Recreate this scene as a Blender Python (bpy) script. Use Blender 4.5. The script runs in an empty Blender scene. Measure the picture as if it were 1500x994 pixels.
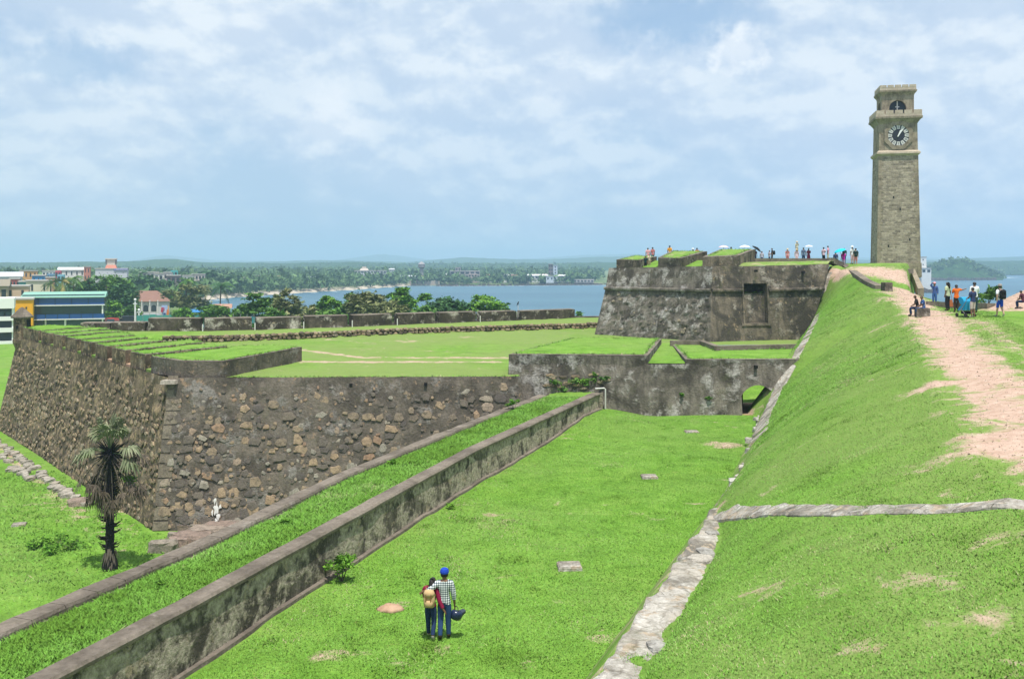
import bpy, bmesh, math, random
import numpy as np
from mathutils import Vector, Matrix, noise as mnoise

sc = bpy.context.scene
col = sc.collection
R = math.radians
HAZE = 3.1e-4
rng = np.random.default_rng(7)
random.seed(7)

# ------------------------------------------------------------------ camera
CAMZ, FOC, HOR = 9.1, 1400.0, 388.0           # camera height (m), focal length and horizon row of the 1500 px photograph
cam_d = bpy.data.cameras.new('camera')
cam = bpy.data.objects.new('camera', cam_d); col.objects.link(cam)
cam.location = (0, 0, CAMZ); cam.rotation_euler = (R(90), 0, 0)
cam_d.sensor_width = 36; cam_d.lens = 36 * FOC / 1500
cam_d.shift_y = -(497 - HOR) / 1500
cam_d.clip_start = 0.3; cam_d.clip_end = 30000
sc.camera = cam

# ------------------------------------------------------------------ light
SUN_EL, SUN_AZ = R(72), R(12)                 # the sun stands high behind the camera, a little to its right
sun_dir = Vector((math.sin(SUN_AZ) * math.cos(SUN_EL), -math.cos(SUN_AZ) * math.cos(SUN_EL), math.sin(SUN_EL)))
sl = bpy.data.lights.new('sun', 'SUN'); sl.energy = 4.2; sl.angle = R(0.5); sl.color = (1.0, 0.95, 0.87)
so = bpy.data.objects.new('sun', sl); col.objects.link(so)
so.rotation_euler = sun_dir.to_track_quat('Z', 'Y').to_euler()
so.location = (0, -20, 80)
w = bpy.data.worlds.new('World'); sc.world = w; w.use_nodes = True
sc.view_settings.view_transform = 'Standard'; sc.view_settings.look = 'None'
sc.view_settings.exposure = 0.40; sc.view_settings.gamma = 1
sc.cycles.use_denoising = True
sc.cycles.max_bounces = 6; sc.cycles.diffuse_bounces = 3; sc.cycles.transparent_max_bounces = 8
sc.cycles.volume_bounces = 1
sc.cycles.sample_clamp_indirect = 6


class NT:
    """a few shorthands for building node trees"""
    def __init__(s, tree): s.t = tree; s.n = tree.nodes; s.l = tree.links
    def add(s, typ, **kw):
        nd = s.n.new(typ)
        for k, v in kw.items(): setattr(nd, k, v)
        return nd
    def put(s, sock, v):
        if isinstance(v, bpy.types.NodeSocket): s.l.new(v, sock)
        elif v is not None: sock.default_value = v if not (isinstance(v, tuple) and len(v) == 3 and sock.type == 'RGBA') else (*v, 1)
    def coord(s, kind='Object', scale=(1, 1, 1), rot=(0, 0, 0), loc=(0, 0, 0)):
        tc = s.add('ShaderNodeTexCoord'); mp = s.add('ShaderNodeMapping')
        s.l.new(tc.outputs[kind], mp.inputs[0]); mp.inputs[3].default_value = scale; mp.inputs[2].default_value = rot; mp.inputs[1].default_value = loc
        return mp.outputs[0]
    def noise(s, vec, scale, detail=4, rough=.55, dist=0, out=0):
        nd = s.add('ShaderNodeTexNoise'); s.put(nd.inputs['Vector'], vec); nd.inputs['Scale'].default_value = scale
        nd.inputs['Detail'].default_value = detail; nd.inputs['Roughness'].default_value = rough; nd.inputs['Distortion'].default_value = dist
        return nd.outputs[out]
    def voro(s, vec, scale, feature='F1', out='Distance', rnd=1):
        nd = s.add('ShaderNodeTexVoronoi', feature=feature); s.put(nd.inputs['Vector'], vec); nd.inputs['Scale'].default_value = scale
        nd.inputs['Randomness'].default_value = rnd
        return nd.outputs[out]
    def ramp(s, fac, stops, interp='LINEAR'):
        nd = s.add('ShaderNodeValToRGB'); s.put(nd.inputs[0], fac); cr = nd.color_ramp; cr.interpolation = interp
        while len(cr.elements) < len(stops): cr.elements.new(.5)
        for e, (p, c) in zip(cr.elements, stops):
            e.position = p; e.color = (c, c, c, 1) if not isinstance(c, tuple) else (*c, 1)
        return nd.outputs[0]
    def mix(s, fac, a, b, mode='MIX'):
        nd = s.add('ShaderNodeMix', data_type='RGBA', blend_type=mode); s.put(nd.inputs[0], fac); s.put(nd.inputs[6], a); s.put(nd.inputs[7], b)
        return nd.outputs[2]
    def math(s, op, a, b=None, clamp=False):
        nd = s.add('ShaderNodeMath', operation=op, use_clamp=clamp); s.put(nd.inputs[0], a); s.put(nd.inputs[1], b)
        return nd.outputs[0]
    def bump(s, h, strength=.5, dist=.1, normal=None):
        nd = s.add('ShaderNodeBump'); nd.inputs['Strength'].default_value = strength; nd.inputs['Distance'].default_value = dist
        s.put(nd.inputs['Height'], h); s.put(nd.inputs['Normal'], normal)
        return nd.outputs[0]
    def attr(s, name, out=0): return s.add('ShaderNodeAttribute', attribute_name=name).outputs[out]


def material(name, fn, rough=.9, spec=.2):
    m = bpy.data.materials.new(name); m.use_nodes = True
    b = m.node_tree.nodes['Principled BSDF']; s = NT(m.node_tree)
    b.inputs['Roughness'].default_value = rough; b.inputs['Specular IOR Level'].default_value = spec
    r = fn(s)
    if isinstance(r, tuple) and len(r) == 2: c, nrm = r
    else: c, nrm = r, None
    s.put(b.inputs['Base Color'], c)
    if nrm is not None: s.put(b.inputs['Normal'], nrm)
    return m


# ------------------------------------------------------------------ sky with broken cloud
s = NT(w.node_tree)
bg = w.node_tree.nodes['Background']
sky = s.add('ShaderNodeTexSky', sky_type='NISHITA'); sky.sun_disc = False
sky.sun_elevation = SUN_EL; sky.sun_rotation = math.pi - SUN_AZ if False else R(180) - SUN_AZ
sky.air_density = 1.0; sky.dust_density = 1.6; sky.ozone_density = 1.2; sky.altitude = 10
gen = s.add('ShaderNodeTexCoord').outputs['Generated']
sep = s.add('ShaderNodeSeparateXYZ'); s.l.new(gen, sep.inputs[0])
zc = s.math('ADD', s.math('MAXIMUM', sep.outputs[2], 0.0), 0.16)
cx = s.math('DIVIDE', sep.outputs[0], zc); cy = s.math('DIVIDE', sep.outputs[1], zc)
cmb = s.add('ShaderNodeCombineXYZ'); s.l.new(cx, cmb.inputs[0]); s.l.new(cy, cmb.inputs[1]); cmb.inputs[2].default_value = 3.7
cl = cmb.outputs[0]
def blob(px, py, rx, ry):       # a cloud that stands in a given direction of the sky
    dv = Vector(((px - 750) / FOC, 1, (HOR - py) / FOC)).normalized()
    mp = s.add('ShaderNodeMapping'); mp.vector_type = 'POINT'; wv = s.add('ShaderNodeTexNoise'); s.l.new(gen, wv.inputs['Vector'])
    wv.inputs['Scale'].default_value = 30; wv.inputs['Detail'].default_value = 9; wv.inputs['Roughness'].default_value = .62
    off = s.add('ShaderNodeVectorMath', operation='MULTIPLY_ADD'); s.l.new(wv.outputs['Color'], off.inputs[0]); off.inputs[1].default_value = (.085, .02, .075)
    s.l.new(gen, off.inputs[2]); s.l.new(off.outputs[0], mp.inputs[0])
    k = (FOC / rx, 3.0, FOC / ry)
    mp.inputs[3].default_value = k; mp.inputs[1].default_value = tuple(-(dv[i] + (.0425, .01, .0375)[i]) * k[i] for i in range(3))
    ln = s.add('ShaderNodeVectorMath', operation='LENGTH'); s.l.new(mp.outputs[0], ln.inputs[0])
    return s.ramp(ln.outputs['Value'], [(.25, 1.0), (.95, 0.0)], 'EASE')
CS = NT(w.node_tree)
dirn = s.add('ShaderNodeVectorMath', operation='MULTIPLY'); s.l.new(gen, dirn.inputs[0]); dirn.inputs[1].default_value = (1, 1, 1.7)
dup_ = s.add('ShaderNodeVectorMath', operation='ADD'); s.l.new(dirn.outputs[0], dup_.inputs[0]); dup_.inputs[1].default_value = (.006, -.004, .022)
d0, d1 = dirn.outputs[0], dup_.outputs[0]
n0 = s.noise(d0, 4.6, 11, .57, .05); n1 = s.noise(d1, 4.6, 11, .57, .05)
big = s.noise(d0, 2.1, 4, .55, .2)
edge = s.math('ADD', s.math('MULTIPLY', n0, .62), s.math('MULTIPLY', big, .48))
hb = s.math('SUBTRACT', 1.0, s.math('MULTIPLY', sep.outputs[2], 5.2), True)         # the air whitens towards the horizon
relief = s.math('MULTIPLY', s.math('SUBTRACT', n0, n1), 6.4)                        # tops of the clouds catch the sun
ccol = s.ramp(s.math('ADD', .50, s.math('ADD', relief, s.math('MULTIPLY', s.math('SUBTRACT', edge, .55), .9))), [(.22, (4.75, 5.6, 6.75)), (.50, (5.45, 6.2, 7.1)), (.78, (6.5, 7.05, 7.55))])
dens = s.ramp(edge, [(.44, .40), (.51, .85), (.60, 1.0)])
clear = s.math('MAXIMUM', s.math('MULTIPLY', blob(985, 22, 190, 62), .85), s.math('MULTIPLY', blob(120, 92, 110, 40), .6))
cover = s.math('MULTIPLY', dens, s.math('SUBTRACT', 1.0, clear))
skyb = s.mix(.55, sky.outputs[0], (3.0, 4.65, 6.75))
hz = s.mix(s.math('MULTIPLY', hb, .75), skyb, (3.25, 4.75, 6.35))
c1 = s.mix(s.math('MULTIPLY', cover, s.math('SUBTRACT', .95, s.math('MULTIPLY', hb, .38))), hz, ccol)
for (px, py, rx, ry, a) in ((1082, 78, 50, 46, 1.0), (492, 180, 88, 64, .6), (830, 125, 70, 38, .3), (1430, 40, 130, 60, .25), (330, 40, 130, 60, .2)):
    c1 = s.mix(s.math('MULTIPLY', s.math('MULTIPLY', blob(px, py, rx, ry), a), s.ramp(s.math('ADD', .5, relief), [(.30, .60), (.55, 1.0)])), c1, (7.3, 7.6, 7.9))
s.l.new(c1, bg.inputs[0]); bg.inputs[1].default_value = .100

# ------------------------------------------------------------------ places: pixel of the photograph -> point in the world
def P(px, py, d): return Vector(((px - 750) * d / FOC, d, CAMZ - (py - HOR) * d / FOC))          # at a known distance
def G(px, py, z): d = FOC * (CAMZ - z) / (py - HOR); return Vector(((px - 750) * d / FOC, d, z))  # on a known level
def fbm(x, y, z=0.0, o=4):
    return mnoise.fractal(Vector((x, y, z)), 1.0, 2.0, o, noise_basis='PERLIN_ORIGINAL')
def lerp(a, b, t): return a + (b - a) * t
def vnoise(X, Y, seed=0, sc_=1.0):
    """smooth value noise on arrays, -1..1"""
    x = np.asarray(X, float) * sc_ + seed * 17.13; y = np.asarray(Y, float) * sc_ - seed * 9.71
    xi = np.floor(x).astype(np.int64); yi = np.floor(y).astype(np.int64); fx = x - xi; fy = y - yi
    fx = fx * fx * (3 - 2 * fx); fy = fy * fy * (3 - 2 * fy)
    def h(a, b):
        n = (a * 374761393 + b * 668265263 + seed * 1442695041) & 0xffffffff
        n = ((n ^ (n >> 13)) * 1274126177) & 0xffffffff
        return ((n ^ (n >> 16)) & 0xffff) / 32767.5 - 1
    return lerp(lerp(h(xi, yi), h(xi + 1, yi), fx), lerp(h(xi, yi + 1), h(xi + 1, yi + 1), fx), fy)
def vfbm(X, Y, seed=0, sc_=1.0, o=4):
    a, t = 1.0, 0
    for k in range(o): t = t + a * vnoise(X, Y, seed + k, sc_ * 2 ** k); a *= .5
    return t / 1.9

# ------------------------------------------------------------------ objects
def tag(o, label=None, cat=None, group=None, kind=None):
    if label: o['label'] = label
    if cat: o['category'] = cat
    if group: o['group'] = group
    if kind: o['kind'] = kind
    return o
def link(name, me, mats=None, parent=None, kind=None, smooth=False):
    o = bpy.data.objects.new(name, me); col.objects.link(o)
    if mats is not None and not me.materials:
        for m in (mats if isinstance(mats, (list, tuple)) else [mats]): me.materials.append(m)
    if parent is not None: o.parent = parent
    if kind: o['kind'] = kind
    if smooth: me.polygons.foreach_set('use_smooth', [True] * len(me.polygons))
    return o
def empty(name, loc, label, cat, group=None, rz=0, kind=None):
    o = bpy.data.objects.new(name, None); col.objects.link(o); o.location = loc; o.rotation_euler.z = rz
    o.empty_display_size = .3
    return tag(o, label, cat, group, kind)
def kids(o): return list(o.children)
def copy_tree(o, parent=None, loc=None, rz=None, label=None):
    c = o.copy(); col.objects.link(c)
    if parent is not None: c.parent = parent; c.matrix_parent_inverse = o.matrix_parent_inverse.copy()
    for ch in kids(o): copy_tree(ch, c)
    if loc is not None: c.location = loc
    if rz is not None: c.rotation_euler.z = rz
    if label: c['label'] = label
    return c

class MB:
    """collects vertices and faces (with material slots) and links them as one mesh object"""
    def __init__(s): s.v = []; s.f = []; s.m = []; s.k = 0
    def add(s, vs, fs, m=None):
        b = len(s.v); s.v += [tuple(v) for v in vs]; s.f += [tuple(b + i for i in f) for f in fs]; s.m += [s.k if m is None else m] * len(fs); return s
    def box(s, c, h, rz=0, tx=1.0, ty=1.0, m=None):
        """box from base centre c, size h=(x,y,z), top scaled by tx, ty"""
        ca, sa = math.cos(rz), math.sin(rz); vs = []
        for z, ax, ay in ((0, 1, 1), (h[2], tx, ty)):
            for (i, j) in ((-1, -1), (1, -1), (1, 1), (-1, 1)):
                x, y = i * h[0] / 2 * ax, j * h[1] / 2 * ay
                vs.append((c[0] + x * ca - y * sa, c[1] + x * sa + y * ca, c[2] + z))
        return s.add(vs, [(3, 2, 1, 0), (4, 5, 6, 7), (0, 1, 5, 4), (1, 2, 6, 5), (2, 3, 7, 6), (3, 0, 4, 7)], m)
    def prism(s, bot, top, m=None, cap=True, bottom=True):
        n = len(bot); fs = [(i, (i + 1) % n, n + (i + 1) % n, n + i) for i in range(n)]
        if cap: fs.append(tuple(range(n, 2 * n)))
        if bottom: fs.append(tuple(range(n - 1, -1, -1)))
        return s.add(list(bot) + list(top), fs, m)
    def tube(s, pts, rad, n=6, m=None, caps=True):
        pts = [Vector(p) for p in pts]; rad = rad if isinstance(rad, (list, tuple)) else [rad] * len(pts); vs = []; fs = []
        for i, p in enumerate(pts):
            d = (pts[min(i + 1, len(pts) - 1)] - pts[max(i - 1, 0)]).normalized()
            a = d.cross(Vector((0, 0, 1)) if abs(d.z) < .9 else Vector((1, 0, 0))).normalized(); b = d.cross(a)
            for k in range(n): t = 2 * math.pi * k / n; vs.append(p + (a * math.cos(t) + b * math.sin(t)) * rad[i])
        for i in range(len(pts) - 1):
            for k in range(n): fs.append((i * n + k, i * n + (k + 1) % n, (i + 1) * n + (k + 1) % n, (i + 1) * n + k))
        if caps: fs.append(tuple(range(n - 1, -1, -1))); fs.append(tuple(range((len(pts) - 1) * n, len(pts) * n)))
        return s.add(vs, fs, m)
    def lathe(s, c, prof, n=12, m=None, rot=0, squash=1):
        vs = []; fs = []
        for (r, z) in prof:
            for k in range(n): t = 2 * math.pi * k / n + rot; vs.append((c[0] + r * math.cos(t), c[1] + r * math.sin(t) * squash, c[2] + z))
        for i in range(len(prof) - 1):
            for k in range(n): fs.append((i * n + k, i * n + (k + 1) % n, (i + 1) * n + (k + 1) % n, (i + 1) * n + k))
        fs.append(tuple(range(n - 1, -1, -1))); fs.append(tuple(range((len(prof) - 1) * n, len(prof) * n)))
        return s.add(vs, fs, m)
    def mesh(s, name, mats=None):
        me = bpy.data.meshes.new(name); me.from_pydata(s.v, [], s.f); me.update()
        if mats is not None:
            for m in (mats if isinstance(mats, (list, tuple)) else [mats]): me.materials.append(m)
        if any(s.m): me.polygons.foreach_set('material_index', s.m)
        return me
    def build(s, name, mats, parent=None, kind=None, smooth=False):
        return link(name, s.mesh(name, mats), None, parent, kind, smooth)

def local(o, pts):
    """world points into the frame of thing o (unscaled, turned only about z)"""
    inv = Matrix.Translation(o.location) @ Matrix.Rotation(o.rotation_euler.z, 4, 'Z'); inv = inv.inverted()
    return [inv @ Vector(p) for p in pts]

def grid_obj(name, X, Y, Z, mats, parent=None, kind=None, attrs=None, keep=None):
    """a height field from 2-D arrays"""
    n, m = X.shape; co = np.stack([X, Y, Z], -1).reshape(-1, 3)
    i = np.arange(n * m).reshape(n, m)
    q = np.stack([i[:-1, :-1], i[:-1, 1:], i[1:, 1:], i[1:, :-1]], -1).reshape(-1, 4)
    if keep is not None:
        kk = keep.reshape(-1); q = q[kk[q].all(1)]
    me = bpy.data.meshes.new(name); me.vertices.add(len(co)); me.vertices.foreach_set('co', co.ravel())
    me.loops.add(q.size); me.loops.foreach_set('vertex_index', q.ravel().astype(np.int32)); me.polygons.add(len(q))
    me.polygons.foreach_set('loop_start', np.arange(0, q.size, 4, dtype=np.int32)); me.update(calc_edges=True)
    me.polygons.foreach_set('use_smooth', np.ones(len(q), bool))
    for k, a in (attrs or {}).items():
        at = me.attributes.new(k, 'FLOAT', 'POINT'); at.data.foreach_set('value', a.reshape(-1).astype(np.float32))
    # face up
    if me.polygons[len(q) // 2].normal.z < 0: me.flip_normals()
    return link(name, me, mats, parent, kind)

def tri_obj(name, co, tint, mats, parent=None, kind=None):
    """loose triangles (n,3,3) with one tint per triangle: leaves, blades"""
    n = len(co); me = bpy.data.meshes.new(name); me.vertices.add(3 * n); me.vertices.foreach_set('co', co.reshape(-1).astype(np.float32))
    me.loops.add(3 * n); me.loops.foreach_set('vertex_index', np.arange(3 * n, dtype=np.int32)); me.polygons.add(n)
    me.polygons.foreach_set('loop_start', np.arange(0, 3 * n, 3, dtype=np.int32)); me.update(calc_edges=True)
    at = me.attributes.new('tint', 'FLOAT', 'POINT'); at.data.foreach_set('value', np.repeat(tint, 3).astype(np.float32))
    return link(name, me, mats, parent, kind)

def patch(mb, a, b, c, d, nu, nv, amp=.05, sc_=1.2, m=None, seed=0, edge=True):
    """a wall face a-b (bottom) to d-c (top), cut into nu x nv pieces and roughened"""
    a, b, c, d = map(Vector, (a, b, c, d)); nrm = (b - a).cross(d - a).normalized(); vs = []; fs = []
    for j in range(nv + 1):
        for i in range(nu + 1):
            u, v = i / nu, j / nv; p = a.lerp(b, u).lerp(d.lerp(c, u), v)
            k = amp * (mnoise.fractal(p * sc_ + Vector((seed, 0, 0)), 1, 2, 3) )
            if j == 0 or (not edge and (i in (0, nu))): k = 0
            vs.append(p + nrm * k)
    for j in range(nv):
        for i in range(nu): q = j * (nu + 1) + i; fs.append((q, q + 1, q + nu + 2, q + nu + 1))
    mb.add(vs, fs, m)

def inpoly(X, Y, poly):
    X = np.asarray(X, float); Y = np.asarray(Y, float); r = np.zeros(X.shape, bool); n = len(poly)
    for i in range(n):
        x1, y1 = poly[i][:2]; x2, y2 = poly[(i + 1) % n][:2]
        if y1 == y2: continue
        c = ((y1 > Y) != (y2 > Y)) & (X < (x2 - x1) * (Y - y1) / (y2 - y1) + x1); r ^= c
    return r
def dist_line(X, Y, pts):
    D = np.full(np.shape(X), 1e9)
    for (x1, y1), (x2, y2) in zip(pts[:-1], pts[1:]):
        dx, dy = x2 - x1, y2 - y1; t = np.clip(((X - x1) * dx + (Y - y1) * dy) / (dx * dx + dy * dy + 1e-9), 0, 1)
        D = np.minimum(D, np.hypot(X - x1 - t * dx, Y - y1 - t * dy))
    return D
def sstep(a, b, x): t = np.clip((np.asarray(x, float) - a) / (b - a), 0, 1); return t * t * (3 - 2 * t)

# stones: a handful of rough lumps shared by every wall (flat back at y=0, face towards -y, about 1 x 1 m)
def stone_mesh(seed, mat, round_=.5):
    rr = random.Random(seed); n = rr.choice((5, 6, 7)); vs = []; fs = []
    ang = [2 * math.pi * (k + rr.uniform(-.25, .25)) / n for k in range(n)]
    for (sc_, y) in ((1.0, .3), (.97, -.34), (.80, -.50)):
        for k, t in enumerate(ang):
            q = 1 + .20 * rr.uniform(-1, 1); sq = 1 / max(abs(math.cos(t)), abs(math.sin(t))) ** .75
            vs.append((.46 * sc_ * q * math.cos(t) * sq, y + rr.uniform(-.07, .07), .46 * sc_ * q * math.sin(t) * sq))
    for j in range(2):
        for k in range(n): fs.append((j * n + k, j * n + (k + 1) % n, (j + 1) * n + (k + 1) % n, (j + 1) * n + k))
    vs.append((rr.uniform(-.1, .1), -.55 + rr.uniform(-.1, .06), rr.uniform(-.2, .2)))
    for k in range(n): fs.append((2 * n + k, 2 * n + (k + 1) % n, 3 * n))
    me = bpy.data.meshes.new('stone'); me.from_pydata(vs, [], fs); me.update(); me.materials.append(mat)
    return me
def slab_mesh(seed, mat):
    """a rough flat slab, 1 x 1 x 1 with its top at z=1, irregular outline"""
    rr = random.Random(seed); n = 9; vs = []; fs = []
    ang = [2 * math.pi * (k + rr.uniform(-.2, .2)) / n for k in range(n)]
    for (sc_, z) in ((1.02, 0), (1.0, .8), (.9, .98)):
        for t in ang:
            q = 1 + .13 * rr.uniform(-1, 1); sq = 1 / max(abs(math.cos(t)), abs(math.sin(t))) ** .8
            vs.append((.48 * sc_ * q * math.cos(t) * sq, .48 * sc_ * q * math.sin(t) * sq, z + rr.uniform(-.05, .05)))
    for j in range(2):
        for k in range(n): fs.append((j * n + k, j * n + (k + 1) % n, (j + 1) * n + (k + 1) % n, (j + 1) * n + k))
    vs.append((0, 0, 1 + rr.uniform(-.04, .06)))
    for k in range(n): fs.append((2 * n + k, 2 * n + (k + 1) % n, 3 * n))
    me = bpy.data.meshes.new('stone_slab'); me.from_pydata(vs, [], fs); me.update(); me.materials.append(mat)
    return me
def place_stones(parent, spots, metas, name='stone', limit=300):
    """spots: (matrix, size seen).  The largest 'limit' are parts of their own, the rest one joined part"""
    spots = sorted(spots, key=lambda q: -q[1])
    for k, (M, _) in enumerate(spots[:limit]):
        o = bpy.data.objects.new(name, metas[k % len(metas)]); col.objects.link(o); o.parent = parent
        o.matrix_local = M
    rest = spots[limit:]
    if rest:
        vs, fs = [], []
        for k, (M, _) in enumerate(rest):
            me = metas[k % len(metas)]; b = len(vs)
            vs += [tuple(M @ v.co) for v in me.vertices]; fs += [tuple(b + i for i in p.vertices) for p in me.polygons]
        me = bpy.data.meshes.new('small_stones'); me.from_pydata(vs, [], fs); me.update(); me.materials.append(metas[0].materials[0])
        link('small_stones', me, None, parent, 'stuff')
def frame_on(p, right, up, nrm, sx, sy, sz):
    """matrix whose -y looks along nrm"""
    r, u, n = right.normalized(), up.normalized(), nrm.normalized()
    M = Matrix(((r.x * sx, -n.x * sy, u.x * sz, p.x), (r.y * sx, -n.y * sy, u.y * sz, p.y), (r.z * sx, -n.z * sy, u.z * sz, p.z), (0, 0, 0, 1)))
    return M

# ------------------------------------------------------------------ materials
def flat(name, c, rough=.8, spec=.2, var=.12, scale=6, bump=0):
    def fn(s):
        v = s.coord(); n = s.noise(v, scale, 5, .6)
        cc = s.mix(n, tuple(x * (1 - var) for x in c), tuple(min(1, x * (1 + var)) for x in c))
        return (cc, s.bump(n, bump, .05)) if bump else cc
    return material(name, fn, rough, spec)

def grass_fn(cool=1.0, dry=.35, lo=.42):
    def fn(s):
        v = s.coord()
        big = s.noise(v, .11, 4, .6); mid = s.noise(v, .75, 5, .65, .6); fine = s.noise(v, 9, 3, .7)
        a = s.ramp(mid, [(.30, (.088, .190, .020)), (.50, (.140, .285, .034)), (.72, (.200, .340, .058))])
        b = s.ramp(fine, [(.25, .62), (.60, 1.12), (.80, 1.35)])
        c = s.mix(1, a, b, 'MULTIPLY')
        c = s.mix(s.ramp(big, [(lo, 0.0), (lo + .24, dry)]), c, (.190, .250, .075))
        spots = s.noise(v, 2.3, 4, .72, 1.2)
        c = s.mix(s.ramp(spots, [(.625, 0.0), (.76, .7)]), c, (.235, .175, .075))
        d = s.attr('dirt', 2)
        dn = s.math('ADD', d, s.math('MULTIPLY', s.math('SUBTRACT', s.noise(v, .9, 8, .74, .8), .5), 2.1))
        soil = s.ramp(s.noise(v, 2.8, 6, .7), [(.28, (.36, .235, .17)), (.50, (.47, .335, .26)), (.75, (.56, .43, .34))])
        c = s.mix(s.ramp(dn, [(.36, 0.0), (.66, 1.0)]), c, soil)
        h = s.math('ADD', s.math('MULTIPLY', fine, .5), s.noise(v, 22, 2, .6))
        return c, s.bump(h, .75, .05)
    return fn
M_grass = material('lawn', grass_fn(), .95, .1)
M_grass_bank = material('bank_turf', grass_fn(dry=.62, lo=.34), .95, .1)
M_grass_dry = material('dry_lawn', grass_fn(dry=.80, lo=.28), .95, .1)

def plaster_fn(dark=(.062, .055, .047), mid=(.195, .172, .144), pale=(.36, .34, .315), tan=(.30, .225, .145), palecut=.545, moss=.4, tancut=.66, streak=.6, sf=1.9, pf=.85):
    def fn(s):
        v = s.coord(); vs = s.coord(scale=(1, 1, .22))
        n1 = s.noise(v, .50, 7, .66, .5); n2 = s.noise(v, pf, 9, .66, .12); n3 = s.noise(vs, sf, 5, .66, .3); n4 = s.noise(v, 7, 5, .7)
        c = s.mix(s.ramp(n1, [(.40, 0.0), (.56, 1.0)]), dark, mid)
        c = s.mix(s.math('MULTIPLY', s.ramp(n3, [(.40, 1.0), (.56, 0.0)]), streak), c, dark)
        pl = s.math('MULTIPLY', s.ramp(n2, [(palecut - .02, 0.0), (palecut + .07, 1.0)]), s.ramp(n4, [(.3, .45), (.6, 1.0)]))
        c = s.mix(pl, c, pale)
        c = s.mix(s.ramp(s.noise(v, 2.2, 7, .7, .2), [(tancut, 0.0), (tancut + .06, .9)]), c, tan)
        c = s.mix(s.math('MULTIPLY', s.ramp(s.noise(v, .95, 6, .75, .6), [(.56, 0.0), (.70, 1.0)]), moss), c, (.070, .085, .022))
        c = s.mix(1, c, s.ramp(n4, [(.2, .7), (.7, 1.25)]), 'MULTIPLY')
        h = s.math('ADD', s.math('MULTIPLY', n2, 1.3), s.math('ADD', n4, s.math('MULTIPLY', pl, .5)))
        return c, s.bump(h, .6, .12)
    return fn
M_plaster = material('weathered_plaster', plaster_fn(), .95, .1)
M_plaster_warm = material('weathered_brown_plaster', plaster_fn(mid=(.20, .165, .128), pale=(.33, .295, .25), palecut=.57, moss=.45, tancut=.60), .95, .1)
M_rubble = material('rubble_mortar', plaster_fn(dark=(.080, .069, .057), mid=(.168, .143, .115), pale=(.24, .222, .20), tan=(.28, .20, .135), palecut=.56, moss=.25, tancut=.585, streak=.45), .95, .1)
M_rubble_side = material('tan_rubble', plaster_fn(dark=(.075, .060, .044), mid=(.20, .155, .108), pale=(.31, .265, .21), tan=(.34, .25, .155), palecut=.60, moss=.25, tancut=.53, streak=.5), .95, .1)  # rubble of a warmer, lighter tan than the front mortar
M_lowwall = material('peeling_plaster', plaster_fn(dark=(.070, .061, .051), mid=(.20, .174, .14), pale=(.42, .365, .29), tan=(.36, .29, .21), palecut=.45, moss=.06, tancut=.58, streak=1.0, sf=3.8, pf=1.3), .95, .1)
M_cap = material('worn_wall_top', plaster_fn(dark=(.125, .105, .085), mid=(.21, .178, .145), pale=(.30, .265, .225), tan=(.32, .26, .19), palecut=.60, moss=.15, streak=0), .95, .1)
def strip_fn(s):
    c, n = plaster_fn(dark=(.17, .155, .13), mid=(.41, .375, .32), pale=(.50, .47, .42), tan=(.40, .32, .235), palecut=.50, moss=.5, tancut=.545, streak=.1)(s)
    v = s.coord(); wv = s.add('ShaderNodeVectorMath', operation='MULTIPLY_ADD'); s.l.new(s.noise(v, 2.2, 4, .6, 0, 1), wv.inputs[0]); wv.inputs[1].default_value = (.5, .5, .5); s.l.new(v, wv.inputs[2])
    e = s.voro(wv.outputs[0], 1.9, 'DISTANCE_TO_EDGE'); cr = s.ramp(e, [(.0, 1.0), (.035, .6), (.075, 0.0)])
    return s.mix(s.math('MULTIPLY', cr, .42), c, (.12, .10, .07)), s.bump(cr, -.4, .04, n)
M_strip = material('bleached_masonry', strip_fn, .95, .1)
M_parapet = material('flaking_plaster', plaster_fn(dark=(.05, .042, .034), mid=(.12, .100, .080), pale=(.50, .46, .40), tan=(.40, .33, .25), palecut=.535, moss=.35, tancut=.61), .95, .1)

def stone_fn(stops, tintobj=True, lichen=.5):
    def fn(s):
        v = s.coord('Object'); oi = s.add('ShaderNodeObjectInfo'); ge = s.add('ShaderNodeNewGeometry')
        r = s.math('FRACT', s.math('ADD', oi.outputs['Random'], ge.outputs['Random Per Island']))
        c = s.ramp(r, stops)
        gp = ge.outputs['Position']
        n = s.noise(gp, 3.2, 6, .7); f = s.noise(gp, 14, 4, .7)
        c = s.mix(1, c, s.ramp(f, [(.25, .62), (.7, 1.28)]), 'MULTIPLY')
        c = s.mix(s.math('MULTIPLY', s.ramp(n, [(.46, 0.0), (.62, 1.0)]), lichen), c, (.075, .066, .056))
        return c, s.bump(s.math('ADD', n, f), .7, .06)
    return fn
M_stone_front = material('coral_stone', stone_fn([(0, (.115, .10, .09)), (.3, (.17, .145, .118)), (.5, (.29, .225, .155)), (.70, (.37, .275, .18)), (.80, (.31, .20, .135)), (.9, (.36, .325, .26)), (1, (.23, .21, .18))]), .95, .1)
M_stone_side = material('rough_stone', stone_fn([(0, (.10, .082, .062)), (.3, (.20, .155, .105)), (.55, (.30, .225, .145)), (.8, (.37, .285, .185)), (1, (.31, .265, .20))], lichen=.55), .95, .1)
M_stone_pale = material('pale_stone', stone_fn([(0, (.30, .275, .23)), (.5, (.42, .385, .33)), (1, (.36, .315, .255))], lichen=.55), .95, .1)
M_stone_strip = material('bleached_stone', stone_fn([(0, (.34, .325, .295)), (.5, (.47, .45, .41)), (1, (.42, .375, .315))], lichen=.6), .95, .1)
M_stone_pink = material('pink_stone', stone_fn([(0, (.22, .165, .135)), (.5, (.31, .235, .195)), (1, (.27, .235, .19))], lichen=.5), .95, .1)
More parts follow.
